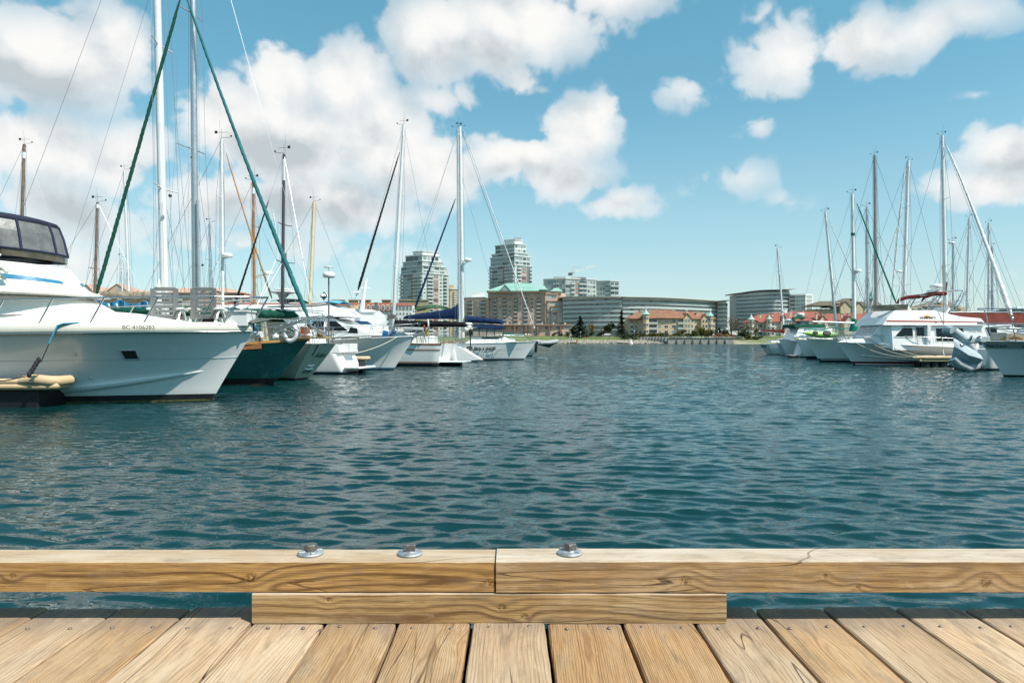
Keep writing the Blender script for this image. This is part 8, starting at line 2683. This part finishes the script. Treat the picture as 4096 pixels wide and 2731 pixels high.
m = MB(); m.tube((X_(3697), -1, Z_(1240)), (X_(3701), -1, Z_(1067)), .03, n=5); m.build('antenna', gel, b.r)
m = MB(); m.tumble([(X_(3815), Z_(1254)), (X_(3838), Z_(1222)), (X_(3843), Z_(1234)), (X_(3822), Z_(1258))], .9, .9, 0, 9); m.build('arch_foot', gel, b.r)
b.rail(.03, .86, .62, 15, .018, inset=.10, mid=False, rake=.15)
b.rail(.86, .97, .62, 2, .018, inset=.08, mid=False, rake=.5)
for pts, sg in (([b.edge(.90, .05, 1.02), (b.X(3680, -2.8), 2.9, b.Z(1424, -2.8))], .25), ([b.edge(.86, .05, 1.02), (b.X(3700, -2.8), 2.9, b.Z(1428, -2.8))], .1), ([b.edge(.95, .05, 1.04), (b.X(3660, -2.8), 2.9, b.Z(1426, -2.8))], .35)):
    b.lines(pts, .022, ropew, sag=sg)
b.lines([(X_(3758), 2.3, Z_(1347)), (X_(3759), 2.35, Z_(1405)), (X_(3748), 2.8, Z_(1420))], .028, ropew)
m = MB(); m.box(X_(3735), X_(3742), 2.11, 2.14, Z_(1292), Z_(1288)); m.build('vent_cowl', blackm, b.r)

fd3 = thing('finger_dock', 'finger dock with tan edge and black round floats beside the red striped yacht', 'dock', (xx(3780, 45.6), 45.6, 0))
o_ = fd3.location.x; x0 = xx(3662, 45.6) - o_
zt = zz(1432, 45.6)
m = MB(); m.path([(x0, .3, zt), (x0 + .5, .02, zt + .02), (6, 0, zt + .02)], [.10, .14, .14], 10); m.path([(x0 + .3, .05, zt - .17), (6, 0, zt - .17)], .10, 10); m.build('fender_edge', fdm, fd3)
m = MB(); m.box(x0 + .3, 6, .1, 1.3, zt - .05, zt + .07); m.build('deck_board', MATS['dock_board_grey'], fd3)
for k in range(10):
    xk = xx(3697, 45.6) - o_ + .28 + k * .58
    m = MB(); m.lathe([(.22, -.45), (.27, -.1), (.27, zt - .32), (.22, zt - .26)], (xk, .32, 0), 12); m.build('float', MATS['float_black'], fd3)
m = MB(); m.box(xx(3697, 45.6) - o_, 6, .5, 1.2, -.4, zt - .2); m.build('pontoon', MATS['float_black'], fd3)
for px in (3705, 3725, 3768):
    m = ring_mesh(.17, .035, 16, 6); so_ = m.build('rope_coil', ropew, fd3, (xx(px, 45.8) - o_, .4, zt + .14), (R(90), 0, 0)); so_.scale = (1.3, 1, 1)

# maroon canvas wall of a covered berth behind the yacht
mw = thing('canvas_windbreak', 'long maroon canvas screen behind the white yacht at the right edge', 'screen', (xx(3960, 56), 56, 0))
m = MB(); n = 30
for i in range(n + 1):
    px = 3800 + (4260 - 3800) * i / n
    for k_ in range(4):
        f = k_ / 3; m.v.append((xx(px, 56) - mw.location.x, .03 * math.sin(i * 1.7 + k_), zz(1300, 56) + (zz(1250, 56) - zz(1300, 56)) * f))
for i in range(n):
    for k_ in range(3):
        a = i * 4 + k_; m.f.append((a, a + 4, a + 5, a + 1)); m.mi.append(0); m.sm.append(True)
m.build('canvas', cloth('maroon_screen', (.26, .07, .055), .04), mw)
m = MB(); m.tube((xx(3800, 56) - mw.location.x, 0, zz(1249, 56)), (xx(4260, 56) - mw.location.x, 0, zz(1249, 56)), .03, n=6); m.build('top_rail', steel, mw)
for px in range(3810, 4260, 75):
    m = MB(); m.tube((xx(px, 56) - mw.location.x, .06, .2), (xx(px, 56) - mw.location.x, .06, zz(1249, 56)), .035, n=6); m.build('post', steel, mw)
m = MB(); m.box(xx(3800, 56) - mw.location.x, xx(4260, 56) - mw.location.x, -.4, 1.2, -.3, .5); m.build('pontoon', MATS['dock_board_grey'], mw)

# R3 and R4 bows, kayak
b = Boat('sailing_yacht', 'white sailing yacht with the lime green kayak on deck, bow pointing left', 'sailboat', 3278, 55.0, math.pi)
b.hull(12, 3.8, 1.92, 1.5, over=1.05, pd=2.0, pw=1.3, sw=.75, flare=1.2, wl=.70, mats=[antif, navyp, gel, gel], boot=.30, draft=.5)
b.ribbon(.10, .125, gel, 'white_boot_line', 0, .985, .015)
b.rail(.05, .93, .7, 10, .015)
b.cabin([(-10, 1.5), (-3.5, 1.7), (-4.2, 2.1), (-10, 2.15)], 1.3, 1.1, gel, 'coach_roof', .06)
bpy.context.view_layer.update()
kg = mat('lime_green_plastic', (.30, .58, .12), .35, 0, .08, 2, coat=.2)
ky = thing('green_kayak', 'lime green kayak lying on the foredeck of the white sailing yacht', 'kayak', P(3285, 1338, 54.0), R(0), rot=(0, R(3), 0))
m = MB(); n = 20
for i in range(n + 1):
    f = i / n; x_ = -1.45 + 2.95 * f; w_ = .36 * math.sin(math.pi * min(.98, max(.02, f))) ** .6; h_ = .24 * math.sin(math.pi * min(.97, max(.03, f))) ** .5
    for j in range(12):
        a = 2 * math.pi * j / 12; m.v.append((x_, w_ * math.cos(a) * .8, h_ * math.sin(a) + .10 * (2 * f - 1) ** 2))
for i in range(n):
    for j in range(12):
        j2 = (j + 1) % 12; m.f.append((i * 12 + j, i * 12 + j2, (i + 1) * 12 + j2, (i + 1) * 12 + j)); m.mi.append(0); m.sm.append(True)
ho_ = m.build('hull', kg, ky, rot=(R(50), 0, 0))
for (x_, r_) in ((-.55, .17), (.35, .27)):
    m = MB(); m.lathe([(r_, 0), (r_, .03), (r_ * .8, .04), (0, .04)], n=16); so_ = m.build('hatch' if r_ < .2 else 'cockpit', blk, ky, (x_, -.21, .13), (R(58), 0, 0)); so_.scale = (1.25, .8, 1)
m = MB(); m.path([(1.15 * 1.0, 1.1, 2.0), (.6, .9, 1.75), (.5, .5, 1.6)], .07, 6)
mb_ = local(b, 3419, 1300, 56); topm = local(b, 3409, 775, 56)
b.mast(mb_.x, 2.0, topm.z, .14, mastw, lean=topm.x - mb_.x, y=mb_.y, spread=((local(b, 3410, 1075, 56).z, .35), (local(b, 3410, 940, 56).z, .25)), fore=(1.0, 0, 1.95), back=local(b, 3590, 1330, 56), wire=.010)
m = MB(); p0, p1 = local(b, 3417, 1325, 56), local(b, 3417, 1275, 56); m.path([p0, (p0.x, p0.y, p0.z + .5), p1], [.42, .28, .16], 10); m.build('mast_boot', emer, b.r)
m = MB(); p0, p1 = local(b, 3412, 942, 56), local(b, 3412, 932, 56); m.tube(p0, p1, .155, n=10); m.build('mast_band', emer, b.r)
c = local(b, 3432, 1090, 55.7); b.dome(c.x, c.y, c.z, .28, .26, post=local(b, 3421, 1095, 56))
b.boom(mb_.x - .2, mb_.x - 5.0, local(b, 3420, 1300, 56).z, local(b, 3420, 1300, 56).z, emer, .3, .2, y=mb_.y)
b.boom(mb_.x + .3, local(b, 3240, 1290, 56).x, local(b, 3350, 1292, 56).z, local(b, 3240, 1287, 56).z, None, y=mb_.y + .5)
b.furl(local(b, 3586, 1215, 57), local(b, 3427, 812, 56.4), .075, .05, emer, turns=26, drum=False)

b = Boat('sailing_yacht', 'white sailing yacht whose bow shows left of the kayak yacht', 'sailboat', 3225, 64.0, math.pi)
b.hull(11, 3.4, 1.86, 1.5, over=1.0, pd=2.0, pw=1.3, sw=.75, flare=1.2, wl=.70, mats=[antif, navyp, gel], boot=.30)
b.rail(.1, .93, .65, 8, .015)
m = MB(); e = b.edge(1, 0, 1, 1); m.path([(e.x - 1.6, 0, e.z + .22), (e.x + .15, 0, e.z + .26)], [.13, .10], 8); m.build('bow_roller', gel, b.r)
bpy.context.view_layer.update()
mb_ = local(b, 3350, 1300, 65); topm = local(b, 3302, 848, 65)
b.mast(mb_.x, 1.9, topm.z, .12, mastw, lean=topm.x - mb_.x, y=mb_.y, spread=((local(b, 3336, 1118, 65).z, .6),), fore=(1.0, 0, 1.9), back=None, wire=.010)
b.furl(local(b, 3468, 1225, 65), local(b, 3311, 870, 65), .065, .03, whitec, turns=20, drum=False)
b.cabin([(-9, 1.5), (-3, 1.6), (-3.6, 2.1), (-9, 2.1)], 1.2, 1.0, gel, 'coach_roof', .05)
m = MB()
for i in range(12):
    for j in range(7):
        f, g = i / 11, j / 6; p = local(b, 3215 + 170 * f, 1322 - 8 * f, 63.5 + 1.4 * g); m.v.append((p.x, p.y, p.z + .12 * math.sin(math.pi * g) + .10 * math.sin(f * 12)))
for i in range(11):
    for j in range(6):
        a = i * 7 + j; m.f.append((a, a + 1, a + 8, a + 7)); m.mi.append(0); m.sm.append(True)
m.build('deck_awning', emer, b.r)

# green topped trawler behind them
b = Boat('motorboat', 'motorboat with dark green bridge canvas and two radar domes behind the kayak yacht', 'motorboat', 3150, 74, math.pi)
b.hull(12, 3.8, 1.9, 1.6, over=1.0, mats=[antif, navyp, gel])
X_, Z_ = XZ(b, -1.5)
b.cabin([(X_(3170), 1.7), (X_(3330), 1.7), (X_(3330), Z_(1308)), (X_(3200), Z_(1308))], 1.6, 1.4, gel, 'deck_house', .06)
b.cabin([(X_(3172), Z_(1310)), (X_(3305), Z_(1310)), (X_(3300), Z_(1296)), (X_(3176), Z_(1296))], 1.5, 1.4, greenc, 'bridge_canvas', .04)
b.cabin([(X_(3210), Z_(1297)), (X_(3260), Z_(1297)), (X_(3256), Z_(1282)), (X_(3214), Z_(1282))], 1.0, .9, vinyl, 'bridge_screen', .04)
m = MB(); m.v = []
for i in range(7):
    for j in range(7):
        f, g = i / 6, j / 6; m.v.append((X_(3188) + (X_(3252) - X_(3188)) * f, -1.2 + 2.4 * g, Z_(1277) + .22 * math.sin(math.pi * g) + .18 * math.sin(math.pi * f)))
for i in range(6):
    for j in range(6):
        a = i * 7 + j; m.f.append((a, a + 1, a + 8, a + 7)); m.mi.append(0); m.sm.append(True)
m.build('bimini', greenc, b.r)
b.dome(X_(3226), 0, Z_(1262), .42, .34, post=(X_(3226), 0, Z_(1297))); b.dome(X_(3189), -.4, Z_(1286), .55, .34, post=(X_(3189), -.4, 2.6))
m = MB(); m.tube((X_(3222), .8, Z_(1310)), (X_(3225), .8, Z_(1240)), .03, n=5); m.tube((X_(3175), .8, Z_(1310)), (X_(3178), .8, Z_(1230)), .02, n=5); m.build('antenna', gel, b.r)
m = MB(); c = (X_(3304), 1.2, Z_(1280)); m.tube((c[0], c[1], Z_(1310)), (c[0], c[1], Z_(1268)), .02, n=5); m.build('flagstaff', steel, b.r)
m = MB(); m.add([(c[0], c[1], Z_(1270)), (X_(3312), c[1] + .1, Z_(1287)), (X_(3302), c[1] + .1, Z_(1295)), (X_(3298), c[1], Z_(1292))], [(0, 1, 2, 3), (3, 2, 1, 0)]); m.build('flag', mat('flag_red', (.6, .05, .05), .8, 0, .4, 4), b.r)

# boat with ladder and black port seen stern on
b = Boat('sailing_yacht', 'small white yacht with a boarding ladder on its stern, left of the overlapping bows', 'sailboat', 3400, 70, 0)
b.r.location = P(3195, 1362, 70) + Vector((9.5, .8, 0)); b.r.location.z = 0; b.r.rotation_euler = (0, 0, 0)
b.hull(9.5, 3.0, 1.5, 1.45, over=.9, srake=.55, sw=.72, wl=.72, mats=[antif, antif, gelg], boot=.1, round_=True)
m = MB()
for sd in (-.18, .18): m.tube((-9.45, sd - .5, .1), (-9.0, sd - .5, 1.5), .02, n=5)
for k in range(5): m.tube((-9.42 + k * .09, -.68, .25 + k * .27), (-9.42 + k * .09, -.32, .25 + k * .27), .018, n=5)
m.build('ladder', steel, b.r)
m = MB(); m.box(-10.3, -9.3, -.6, .6, .2, .27); m.build('swim_platform', gelg, b.r)
m = MB(); m.path([(-9.05, .3, 1.55), (-9.0, .35, 2.0), (-8.9, .6, 1.6)], [.08, .14, .1], 7); m.build('horseshoe_buoy', mat('yellow_vinyl', (.65, .52, .08), .6), b.r)
b.rail(.02, .9, .62, 7, .014)

# R6 small yawl with red sail cover
b = Boat('sailing_yacht', 'small white yacht with a dark red sail cover and wind generator', 'sailboat', 3180, 86, 0)
b.r.location = P(3062, 1362, 86) + Vector((7.5, 0, 0)); b.r.location.z = 0; b.r.rotation_euler = (0, 0, R(8))
bpy.context.view_layer.update()
b.hull(7.5, 2.8, 1.5, 1.35, over=.8, srake=-.9, sw=.62, wl=.60, mats=[antif, antif, gel], boot=.08, round_=True)
m = MB(); m.box(-8.35, -8.28, -.5, .5, .95, 1.15); m.build('name_panel', mat('grey_panel', (.12, .12, .12), .6), b.r, (0, 0, 0), (0, 0, 0))
b.rail(.02, .9, .6, 7, .015)
b.cabin([(-6.2, 1.35), (-2, 1.4), (-2.4, 1.8), (-6.2, 1.85)], .9, .8, gel, 'coach_roof', .05)
m = MB(); m.tumble([(-7.6, 1.5), (-5.8, 1.5), (-5.9, 1.75), (-7.5, 1.75)], .6, .6, 1.4, 1.8); m.build('deck_dinghy', gel, b.r)
mb_ = local(b, 3139, 1395, 86); topm = local(b, 3108, 993, 86)
b.mast(mb_.x, 1.2, topm.z, .12, mastw, lean=topm.x - mb_.x, y=mb_.y, spread=((local(b, 3122, 1086, 86).z, .6),), fore=local(b, 3180, 1380, 86), back=local(b, 3055, 1360, 86), wire=.010)
b.boom(mb_.x - .1, local(b, 3028, 1326, 86).x, local(b, 3130, 1330, 86).z, local(b, 3030, 1324, 86).z, redc, .42, .22, collar=.6, y=mb_.y, ripple=.06)
m = MB(); c = local(b, 3133, 1245, 85.5); m.ball(tuple(c), .12, 8, 6); m.add([c, c + Vector((.6, 0, .35)), c + Vector((.55, 0, -.2)), c + Vector((.3, 0, -.25))], [(0, 1, 2, 3), (3, 2, 1, 0)]); m.tube(c, c + Vector((-.55, 0, .45)), .04, n=5); m.tube(c, c + Vector((-.25, 0, -.5)), .04, n=5); m.build('wind_generator', gel, b.r)
b = Boat('sailing_yacht', 'grey white bow tucked between the red sail cover yacht and the ladder yacht', 'sailboat', 3125, 79.5, math.pi)
b.hull(8, 2.7, 1.45, 1.2, over=.55, pd=1.9, pw=1.3, sw=.75, mats=[antif, antif, gelg], boot=.08)
b.cabin([(-7, 1.2), (-2.6, 1.25), (-2.9, 2.1), (-4.2, 2.2), (-7, 2.1)], 1.0, .9, vinyl, 'cockpit_screen', .04)
b.cabin([(-2.7, 1.2), (-7, 1.2), (-7, 1.5), (-2.7, 1.5)], 1.03, 1.0, emer, 'green_dodger', .03)
b.rail(.1, .9, .6, 6, .015)
m = MB(); m.path([(-.4, 0, 1.4), (-1.1, 0, 5.0)], .05, 6); m.tube((-1.4, 0.3, 1.3), (-.75, 0, 3.2), .04, n=5); m.build('steering_pole', gel, b.r)


# ------------------------------------------------------------------ yachts of which mainly the rig is seen
def rigged(label, px_b, py_b, px_t, py_t, d, wpx, mt, dirn, L=None, spr=(), cap=None, fl=None, boomc=None, radar=None, hullm=None, group=None, vane=True, boomdir=None):
    """a yacht berthed further back: whole boat, its mast placed where the photo shows it"""
    k = d / F
    h = zz(py_t, d)
    L = L or max(7.5, min(11, h * .72))
    psi = 0 if dirn > 0 else math.pi
    b = Boat('sailing_yacht', label, 'sailboat', px_b + dirn * (L * .42) / k, d, psi)
    b.hull(L, L * .29, 1.35 + L * .02, 1.15, over=L * .08, sw=.7, wl=.8, mats=[antif, navyp, hullm or gel], boot=.1, ns=18)
    zc = 1.2
    b.cabin([(-L * .8, zc), (-L * .25, zc + .1), (-L * .32, zc + .5), (-L * .8, zc + .55)], L * .10, L * .085, gel, 'coach_roof', .05)
    b.rail(.03, .92, .62, 7, .013)
    bx = b.X(px_b)
    tx_ = b.X(px_t)
    b.mast(bx, 1.5, h, wpx * k / 2, mt, lean=tx_ - bx, spread=[(zz(p, d), w) for p, w in spr], cap=cap, fore=(L * .06, 0, 1.5), back=(-L * .98, 0, 1.3), wire=max(.007, .0032 * d / 20 + .004), vane=vane, taper=.8)
    if fl:
        for (x0, y0, x1, y1, r0, r1, fm, *dr) in fl:
            b.furl((b.X(x0), 0, b.Z(y0)), (b.X(x1), 0, b.Z(y1)), r0, r1, fm, turns=24, drum=False, sag=dr[0] if dr else 0, sagdir=(0, 0, -1))
    if boomc:
        b.boom(bx - .15, bx - L * .38, 2.35, 2.3, boomc, .34, .22, seed=int(px_b) % 97)
    if radar:
        b.dome(b.X(radar[0]), -.1, b.Z(radar[1]), .26, .22, post=(bx + (tx_ - bx) * .4, 0, b.Z(radar[1]) - .1))
    return b


rigged('yacht with a brown wooden mast and white mast head, far left above the bridge canvas', 72, 830, 97, 578, 43, 14, woodg, 1, 10, cap=(.93, mastw), boomc=tanc)
rigged('yacht with a short brown wooden mast left of the dark green furled sail', 373, 1165, 390, 810, 39.5, 12, woodg, 1, 9, spr=((1075, .5),), cap=(.96, mastw), boomc=tanc)
rigged('yacht with a thin pale mast behind the dark green furled sail', 522, 1180, 497, 680, 58, 8, mastw, 1, 10, spr=((838, .8), (1075, .9)), boomc=navyc)
rigged('yacht with a short thin white mast above the blue tarpaulin', 491, 1190, 487, 1030, 70, 6, mastw, 1, 8, spr=((1072, .6),), boomc=bluet)
rigged('yacht with a white mast, radar and tan furled headsail between the green sails', 892, 1225, 886, 556, 33.6, 12, mastw, 1, 9.5, spr=((1055, .55), (790, .45)), fl=((1088, 1195, 904, 612, .05, .028, cloth('orange_tan_cloth', (.44, .24, .09)), .12),), boomc=greenc, radar=(912, 1032))
rigged('yacht with a varnished orange brown mast right of the tan furled sail', 1020, 1225, 1012, 723, 44, 13, woodm, -1, 10, spr=((1108, .8), (905, .6)), cap=(.92, mastw), boomc=greenc, radar=(1072, 1098))
rigged('yacht with a cream tapered mast right of the black mast', 1232, 1220, 1256, 806, 53, 12, creamm, 1, 10, boomc=whitec, spr=())
rigged('yacht with a thin mast and white rigging behind the grey mast', 842, 1200, 838, 890, 66, 6, alum, 1, 9, spr=((1040, .7),), boomc=navyc)
rigged('yacht with a slim grey mast and black base behind the kayak yacht', 3472, 1320, 3467, 828, 62, 10, alum, -1, 10, spr=((1093, .45), (973, .4)), boomc=blackc)
rigged('yacht with the tall thick bronze grey mast right of the kayak yacht mast', 3506, 1320, 3499, 622, 68, 14, mat('mast_bronze_grey', (.36, .34, .33), .4, .5, .1, 2), -1, 11.5, spr=((955, .6),), boomc=blackc)
rigged('yacht with a white mast, three pairs of spreaders and radar left of the flybridge', 3610, 1300, 3634, 642, 72, 14, mastw, 1, 11.5, spr=((1143, 1.6), (982, 1.5), (828, 1.0)), fl=((3556, 1290, 3620, 665, .09, .06, whitec), (3462, 1290, 3606, 860, .09, .05, whitec)), radar=(3594, 1090), boomc=whitec)
rigged('yacht with the white mast behind the red flybridge canopy', 3786, 1260, 3769, 543, 60, 15, mastw, -1, 11.5, spr=((1062, .9), (797, .7)), boomc=navyc)
b_ = [o for o in bpy.data.objects if o.get('label', '').startswith('yacht with the white mast behind the red')][0]
rig2 = Boat.__new__(Boat); rig2.r = b_; bpy.context.view_layer.update()
rig2.furl(local(rig2, 4045, 1262, 52), local(rig2, 3785, 580, 60), .20, .05, whitec, turns=30, drum=True, sag=.5, sagdir=(0, 0, 1))
rigged('yacht with a white mast just right of the radar arch', 3865, 1260, 3878, 870, 76, 9, mastw, -1, 10, spr=((1200, .8), (1045, .6)), fl=((3800, 1180, 3873, 895, .05, .03, whitec),), boomc=blackc)
rigged('yacht with a white mast above the middle of the maroon screen', 3956, 1250, 3956, 893, 80, 10, mastw, -1, 10, spr=((1143, 1.0),), fl=((3860, 1185, 3945, 910, .05, .03, whitec),), boomc=navyc)
rigged('yacht with a thin mast right behind the white mast over the maroon screen', 3970, 1250, 3968, 985, 88, 7, alum, -1, 9, spr=((1165, .8),), boomc=navyc)
rigged('yacht with a thin grey mast left of the flybridge antenna', 3812, 1240, 3812, 965, 66, 6, alum, -1, 9, boomc=navyc, radar=(3808, 975))

# blue tarpaulin shelter over a boat at the back left
bt = thing('tarpaulin_shelter', 'blue tarpaulin shelter with white wrapped roof behind the tan sail', 'shelter', (xx(480, 50), 50, 0))
m = MB(); n = 26
for i in range(n + 1):
    px = 372 + (602 - 372) * i / n
    for k_ in range(7):
        f = k_ / 6; m.v.append((xx(px, 50) - bt.location.x, .12 * math.sin(i * 1.3 + k_) , .6 + (zz(1192 + 4 * math.sin(i * .5), 50) - .6) * f))
for i in range(n):
    for k_ in range(6):
        a = i * 7 + k_; m.f.append((a, a + 7, a + 8, a + 1)); m.mi.append(0); m.sm.append(True)
m.build('tarpaulin', mat('bright_blue_tarpaulin', (.012, .23, .46), .45, 0, .35, .9, wave=.12), bt)
m = MB(); rg = random.Random(4)
for k_ in range(16):
    m.ball((xx(352 + k_ * 7.5, 50) - bt.location.x, rg.uniform(0, 1.5), zz(1188, 50) + rg.uniform(-.1, .2)), rg.uniform(.3, .5), 9, 6, sx=1.4, sz=.6)
m.build('wrapped_roof', mat('white_shrink_wrap', (.72, .73, .72), .4, 0, .1, 2, wave=.08), bt)
for px in range(385, 600, 30):
    m = MB(); m.tube((xx(px, 50) - bt.location.x, -.2, .5), (xx(px, 50) - bt.location.x, -.2, zz(1192, 50)), .03, n=5); m.build('pole', alum, bt)
m = MB(); m.box(xx(372, 50) - bt.location.x, xx(602, 50) - bt.location.x, -.2, 6, -.3, .6); m.build('float', MATS['dock_board_grey'], bt)
for k_ in range(3):
    m = MB(); x_ = xx(400 + k_ * 32, 49.5) - bt.location.x; m.tube((x_, -.5, zz(1215, 49.5)), (x_ + 1.4, -.5, 1.2), .07, n=6); m.build('striped_prop', whitec, bt)

# white motor boat behind the green yacht: bridge with black bimini
b = Boat('motor_yacht', 'white flybridge boat with black bimini and radar mast behind the green yacht', 'motor yacht', 1330, 57.5, 0)
b.hull(12, 3.8, 1.9, 1.6, over=1.0, mats=[antif, navyp, gel])
X_, Z_ = XZ(b, -1.5)
b.cabin([(X_(1080), 1.7), (X_(1300), 1.8), (X_(1270), Z_(1245)), (X_(1080), Z_(1245))], 1.6, 1.45, gel, 'deck_house', .06)
b.cabin([(X_(1090), Z_(1246)), (X_(1290), Z_(1246)), (X_(1250), Z_(1218)), (X_(1140), Z_(1215))], 1.5, 1.3, gel, 'flybridge', .06)
b.pane([(X_(1260), Z_(1270)), (X_(1250), Z_(1252)), (X_(1120), Z_(1252)), (X_(1120), Z_(1270))])
m = MB(); m.v = []
for i in range(7):
    for j in range(7):
        f, g = i / 6, j / 6; m.v.append((X_(1075) + (X_(1195) - X_(1075)) * f, -1.5 + 3.0 * g, Z_(1207) + .2 * math.sin(math.pi * g) + .14 * math.sin(math.pi * f)))
for i in range(6):
    for j in range(6):
        a = i * 7 + j; m.f.append((a, a + 7, a + 8, a + 1)); m.mi.append(0); m.sm.append(True)
m.build('bimini', blackc, b.r)
m = MB(); m.path([(X_(1135), 0, Z_(1240)), (X_(1105), 0, Z_(1190)), (X_(1088), 0, Z_(1165))], [.35, .3, .1], 8); m.build('signal_mast', gel, b.r)
m = MB(); m.lathe([(.2, -.5), (.5, -.15), (1.1, 0), (1.1, .1), (0, .1)], (X_(1108), 0, Z_(1165)), 16); m.build('mast_platform', gel, b.r)
b.dome(X_(1108), 0, Z_(1155), .75, .12)
b.rail(.5, .95, .7, 6, .013)

# main walkway pontoons that tie the berths together
for (lab, px0, d0, d1) in (('grey main pontoon hidden behind the left row of boats', -27.5, 12, 90), ('grey main pontoon behind the right row of boats', 44, 36, 95)):
    r = thing('main_pontoon', lab, 'dock', (px0, (d0 + d1) / 2, 0))
    L = d1 - d0
    m = MB(); m.box(-1.2, 1.2, -L / 2, L / 2, .38, .5); m.build('deck_board', MATS['dock_board_grey'], r)
    m = MB(); m.box(-1.1, 1.1, -L / 2, L / 2, -.4, .37); m.build('float', MATS['float_black'], r)
